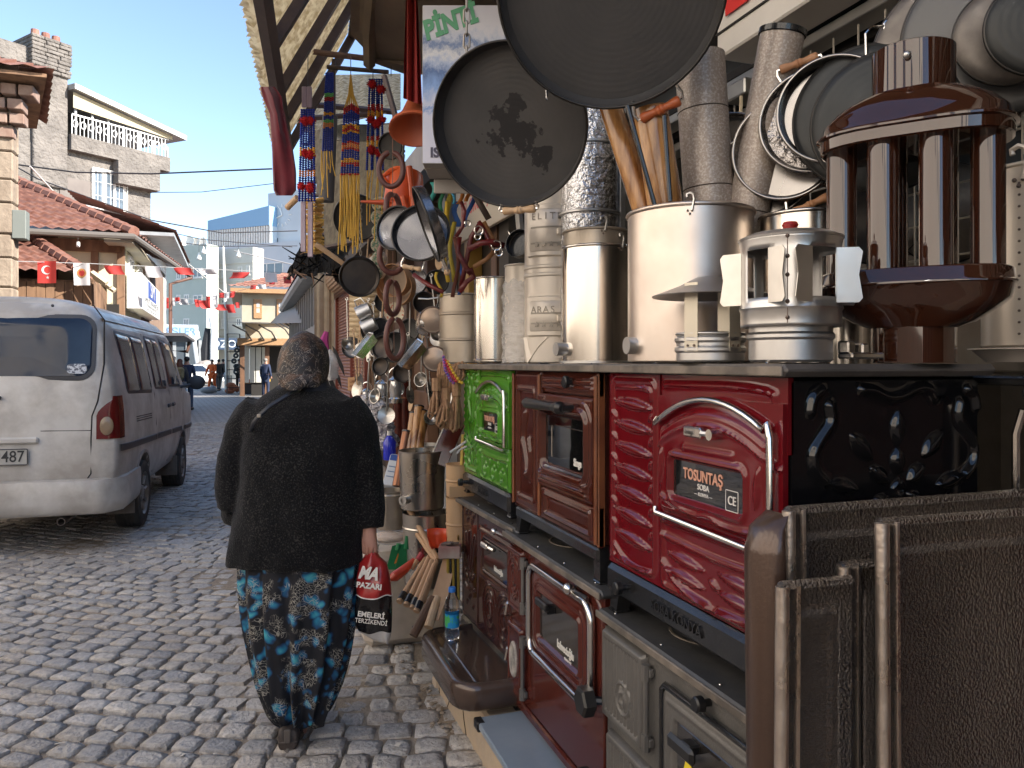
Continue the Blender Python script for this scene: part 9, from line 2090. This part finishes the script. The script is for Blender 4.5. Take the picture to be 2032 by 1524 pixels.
for k in range(3):g=MB();g.tube([M@Vector((-.005+.008*math.sin(j*2),.0065,.12+.07*k+.006*j))for j in range(6)],.0012,4);g.build('pencil_mark',mat('pencil',(.10,.07,.05),.8),o)
for k,(a,b_)in enumerate((((820,1262,3.35),(860,1185,3.45)),((850,1245,3.35),(868,1185,3.45)))):
 o=stick('thick_stick','thick wooden shaft at the tray corner, %s one'%('left','right')[k],a,b_,.02,WOODL if k else WOODBR,'handle',10,HG_)
o=thing('sickle_blade','dark curved blade lying on the cobbles by the handles','blade',pt(820,1240,3.4).to_tuple());g=MB();g.tube([pt(818,1245,3.4),pt(832,1232,3.42),pt(845,1212,3.45),pt(848,1200,3.46)],[.004,.016,.014,.012],6,flat=.25);g.build('blade',BLKI,o,world=True)
GRP=mat('green_plastic',(.01,.17,.055),.4,col2=(.015,.20,.07),ns=4)
for k,(x_,y0,y1,d_)in enumerate(((808,1070,1128,3.85),(790,1090,1130,3.9))):
 p=pt(x_,y1,d_);o=thing('green_dustpan','dark green plastic dustpan standing on its edge, %s one'%('taller right','shorter left')[k],'dustpan',p.to_tuple());M=frame((0,0,0),Vector((0,0,1))-RT*.35 if k else Vector((0,0,1))+RT*.15,-FW)
 g=MB();g.prism([(-.06,0),(.06,0),(.045,.11),(.015,.13),(-.03,.12)],-.004,.004,frame((0,0,0),-FW,RT));g.box(-.06,.06,0,.02,-.03,.0,.004,frame((0,0,0),-FW,RT));g.build('pan',GRP,o);g=MB();g.tube([Vector((0,0,.10)),Vector((0,0,.165 if not k else.13))+RT*.005],[.018,.014],10);g.build('handle',GRP,o)
 if k:g=MB();g.prism([(-.02,.03),(.02,.045),(.0,.085)],.0045,.006,frame((0,0,0),-FW,RT));g.build('sticker',mat('sticker_orange',(.6,.2,.03),.5),o,ang=0)
p=pt(868,1082,3.6);o=thing('orange_scoop','bright orange plastic scoop in front of the lower steel bucket','scoop',p.to_tuple());g=MB();P=[]
for i in range(13):
 a=R(-100+200*i/12);P.append([Vector((0,0,0))+RT*(.05*math.sin(a)*s_)+FW*(.03*math.cos(a))+Vector((0,0,z_))for s_,z_ in((1,.075),(.95,.04),(.75,.0),(.5,-.02))])
g.grid(P);q=g.build('scoop',mat('scoop_orange',(.75,.08,.02),.35),o,ang=60);q.modifiers.new('t','SOLIDIFY').thickness=.004
o=thing('red_sheath','red plastic sheathed tool with a wooden grip lying left of the handles','tool',pt(780,1140,3.7).to_tuple());g=MB();g.tube([pt(774,1150,3.65),pt(782,1145,3.66),pt(800,1132,3.7),pt(822,1112,3.75)],[.012,.030,.028,.018],10,flat=.8);g.build('sheath',mat('sheath_red',(.50,.05,.02),.35),o,world=True);g=MB();g.tube([pt(816,1128,3.72),pt(832,1106,3.75)],[.016,.012],10);g.build('grip',BEE,o,world=True);g=MB();g.tube([pt(828,1112,3.74),pt(838,1100,3.76)],[.015,.017],10);g.build('red_cap',mat('cap_red',(.4,.03,.03),.4),o,world=True)
p=pt(893,1105,3.5);o=thing('red_tin_box','red edged tin box full of small iron parts left of the dark stove','tin box',p.to_tuple(),-A);g=MB();g.box(-.05,.05,-.04,.04,0,.055,.004);g.build('box',mat('tin_red',(.28,.04,.035),.4,col2=(.42,.36,.3),ns=4),o)
for k in range(9):g=MB();g.tube([Vector((random.uniform(-.04,.0),random.uniform(-.03,.03),.058)),Vector((random.uniform(0,.045),random.uniform(-.03,.03),.065))],.006,6);g.build('iron_part',RIVET,o)
for k in range(5):
 stick('brass_tube','yellow brass coloured tube standing beside the dark stove, %s from the left'%('first','second','third','fourth','fifth')[k],(890+5*k,1190,3.5),(889+5*k,1106,3.5),.0075,mat('brass_tube',(.42,.30,.06),.35,.6)if k%2==0 else BLKI,'tube',8,'brass tubes by the dark stove')
for k,(x_,y0,y1,d_,r_)in enumerate(((758,752,795,4.6,.040),(785,742,800,4.5,.042),(728,770,800,4.8,.036))):
 p=pt(x_,y1,d_);o=thing('glass_lantern','small chrome and glass lantern, %s'%('with an arched handle in the middle','tallest, on the right','lowest, on the left behind the shoulder')[k],'lantern',p.to_tuple(),group='chrome lanterns');h=pt(x_,y0,d_).z-p.z
 g=MB();g.lathe([(0,0),(r_,0),(r_,h*.15),(r_*.8,h*.2),(0,h*.2)],18);g.lathe([(r_*.85,h*.75),(r_,h*.80),(r_*.5,h*.92),(0,h)],18);g.build('metal_cap',CHROME,o);g=MB();g.lathe([(r_*.75,h*.2),(r_*.9,h*.45),(r_*.75,h*.75)],18);g.build('glass',mat('lantern_glass',(.55,.55,.55),.05,.7),o)
 g=MB();g.tube([Vector((0,0,h*.9))+RT*(r_*1.0*math.cos(t))+Vector((0,0,r_*1.3*math.sin(t)))for t in np.linspace(0,math.pi,10)],.004,5);g.build('handle',CHROME,o)
CRUMP=mat('crumpled_plastic',(.66,.64,.66),.08,.35,bump=1,bs=30,bdist=.05,spec=1,col2=(.30,.28,.30),ns=14)
for k in range(5):
 x_,y_=(735,752,742,762,770)[k],(800,815,838,850,875)[k];p=pt(x_,y_,4.45);o=thing('wrapped_goods','crumpled clear plastic wrapped goods in a heap behind the woman, %s'%('topmost','second from the top','third from the top','fourth from the top','lowest')[k],'plastic bag',p.to_tuple(),group='heap of plastic wrapped goods')
 g=MB();P=[]
 for i in range(15):
  th=math.pi*i/14;P.append([((.062+random.uniform(-.012,.012))*math.sin(th)*math.cos(a),(.05+random.uniform(-.01,.01))*math.sin(th)*math.sin(a),.062*math.cos(th)+random.uniform(-.006,.006))for a in np.linspace(0,2*math.pi,18,endpoint=False)])
 g.grid(P,closev=True);g.build('wrap',CRUMP,o,ang=30)
p=pt(655,755,5.2);o=thing('wrapped_lamp','tall clear plastic wrapped lamp right of the headscarf','lamp',p.to_tuple());g=MB();g.lathe([(.03,.0),(.055,.02),(.06,.10),(.04,.17),(.01,.21)],18);g.build('plastic_wrap',PLAS,o,ang=80);g=MB();g.lathe([(0,0),(.032,0),(.03,.14),(0,.16)],14);g.build('lamp_body',CHROME,o)
p=pt(704,762,4.6);o=thing('price_card','small brown cardboard price card with handwritten letters','price card',p.to_tuple(),-A);g=MB();g.box(-.042,.042,-.001,.001,-.04,.04,.0008);g.build('card',mat('cardboard',(.56,.32,.16),.8),o)
text('ÜRÜN',.022,mat('pen',(.28,.10,.04),.7),o,Matrix.Translation((0,-.003,.014))@RXb);text('400 TL',.022,MATS['pen'],o,Matrix.Translation((0,-.003,-.014))@RXb)
p=pt(725,640,4.8);o=thing('hanging_mat','pale ribbed mat hanging behind the small pans','mat',p.to_tuple(),-A);g=MB();g.grid([[(-.10+.2*i,.006*math.sin(j*1.2),.26-.006*j)for j in range(80)]for i in range(2)]);q=g.build('mat',mat('mat_straw',(.58,.45,.28),.8,col2=(.48,.36,.22),ns=9),o);q.modifiers.new('t','SOLIDIFY').thickness=.004
chain('thin_chain','long thin chain hanging in front of the pale ribbed mat',pt(716,400,3.9),pt(716,520,3.9),ZN,.022,.005,.0018);chain('thin_chain','long twisted chain hanging before the wooden post',pt(719,640,4.6),pt(719,745,4.6),ZN,.022,.005,.0018)
for k in range(10):
 x_=645+2.5*k;
o=thing('pink_ribbon','pink and magenta ribbon hanging left of the brown shutter','ribbon',pt(646,670,10).to_tuple());g=MB();g.tube([pt(648,658,10),pt(643,675,10),pt(650,690,10),pt(645,700,10)],[.03,.06,.02,.06],6);g.build('ribbon',mat('magenta',(.45,.05,.22),.7),o,world=True)
for k,(x_,y0,y1,d_)in enumerate(((735,690,760,5.4),(748,700,770,5.4),(740,760,800,5.2))):
 o=thing('twig_broom','bundle of dry twigs hanging on the brown posts, %s'%('left','right','low one')[k],'twigs',pt(x_,y0,d_).to_tuple());g=MB();[g.tube([pt(x_+random.uniform(-3,3),y0,d_),pt(x_+random.uniform(-9,9),y1,d_+random.uniform(-.05,.05))],.004,4)for _ in range(16)];q=g.build('twigs',OLDWOOD,o,world=True);q['kind']='stuff'
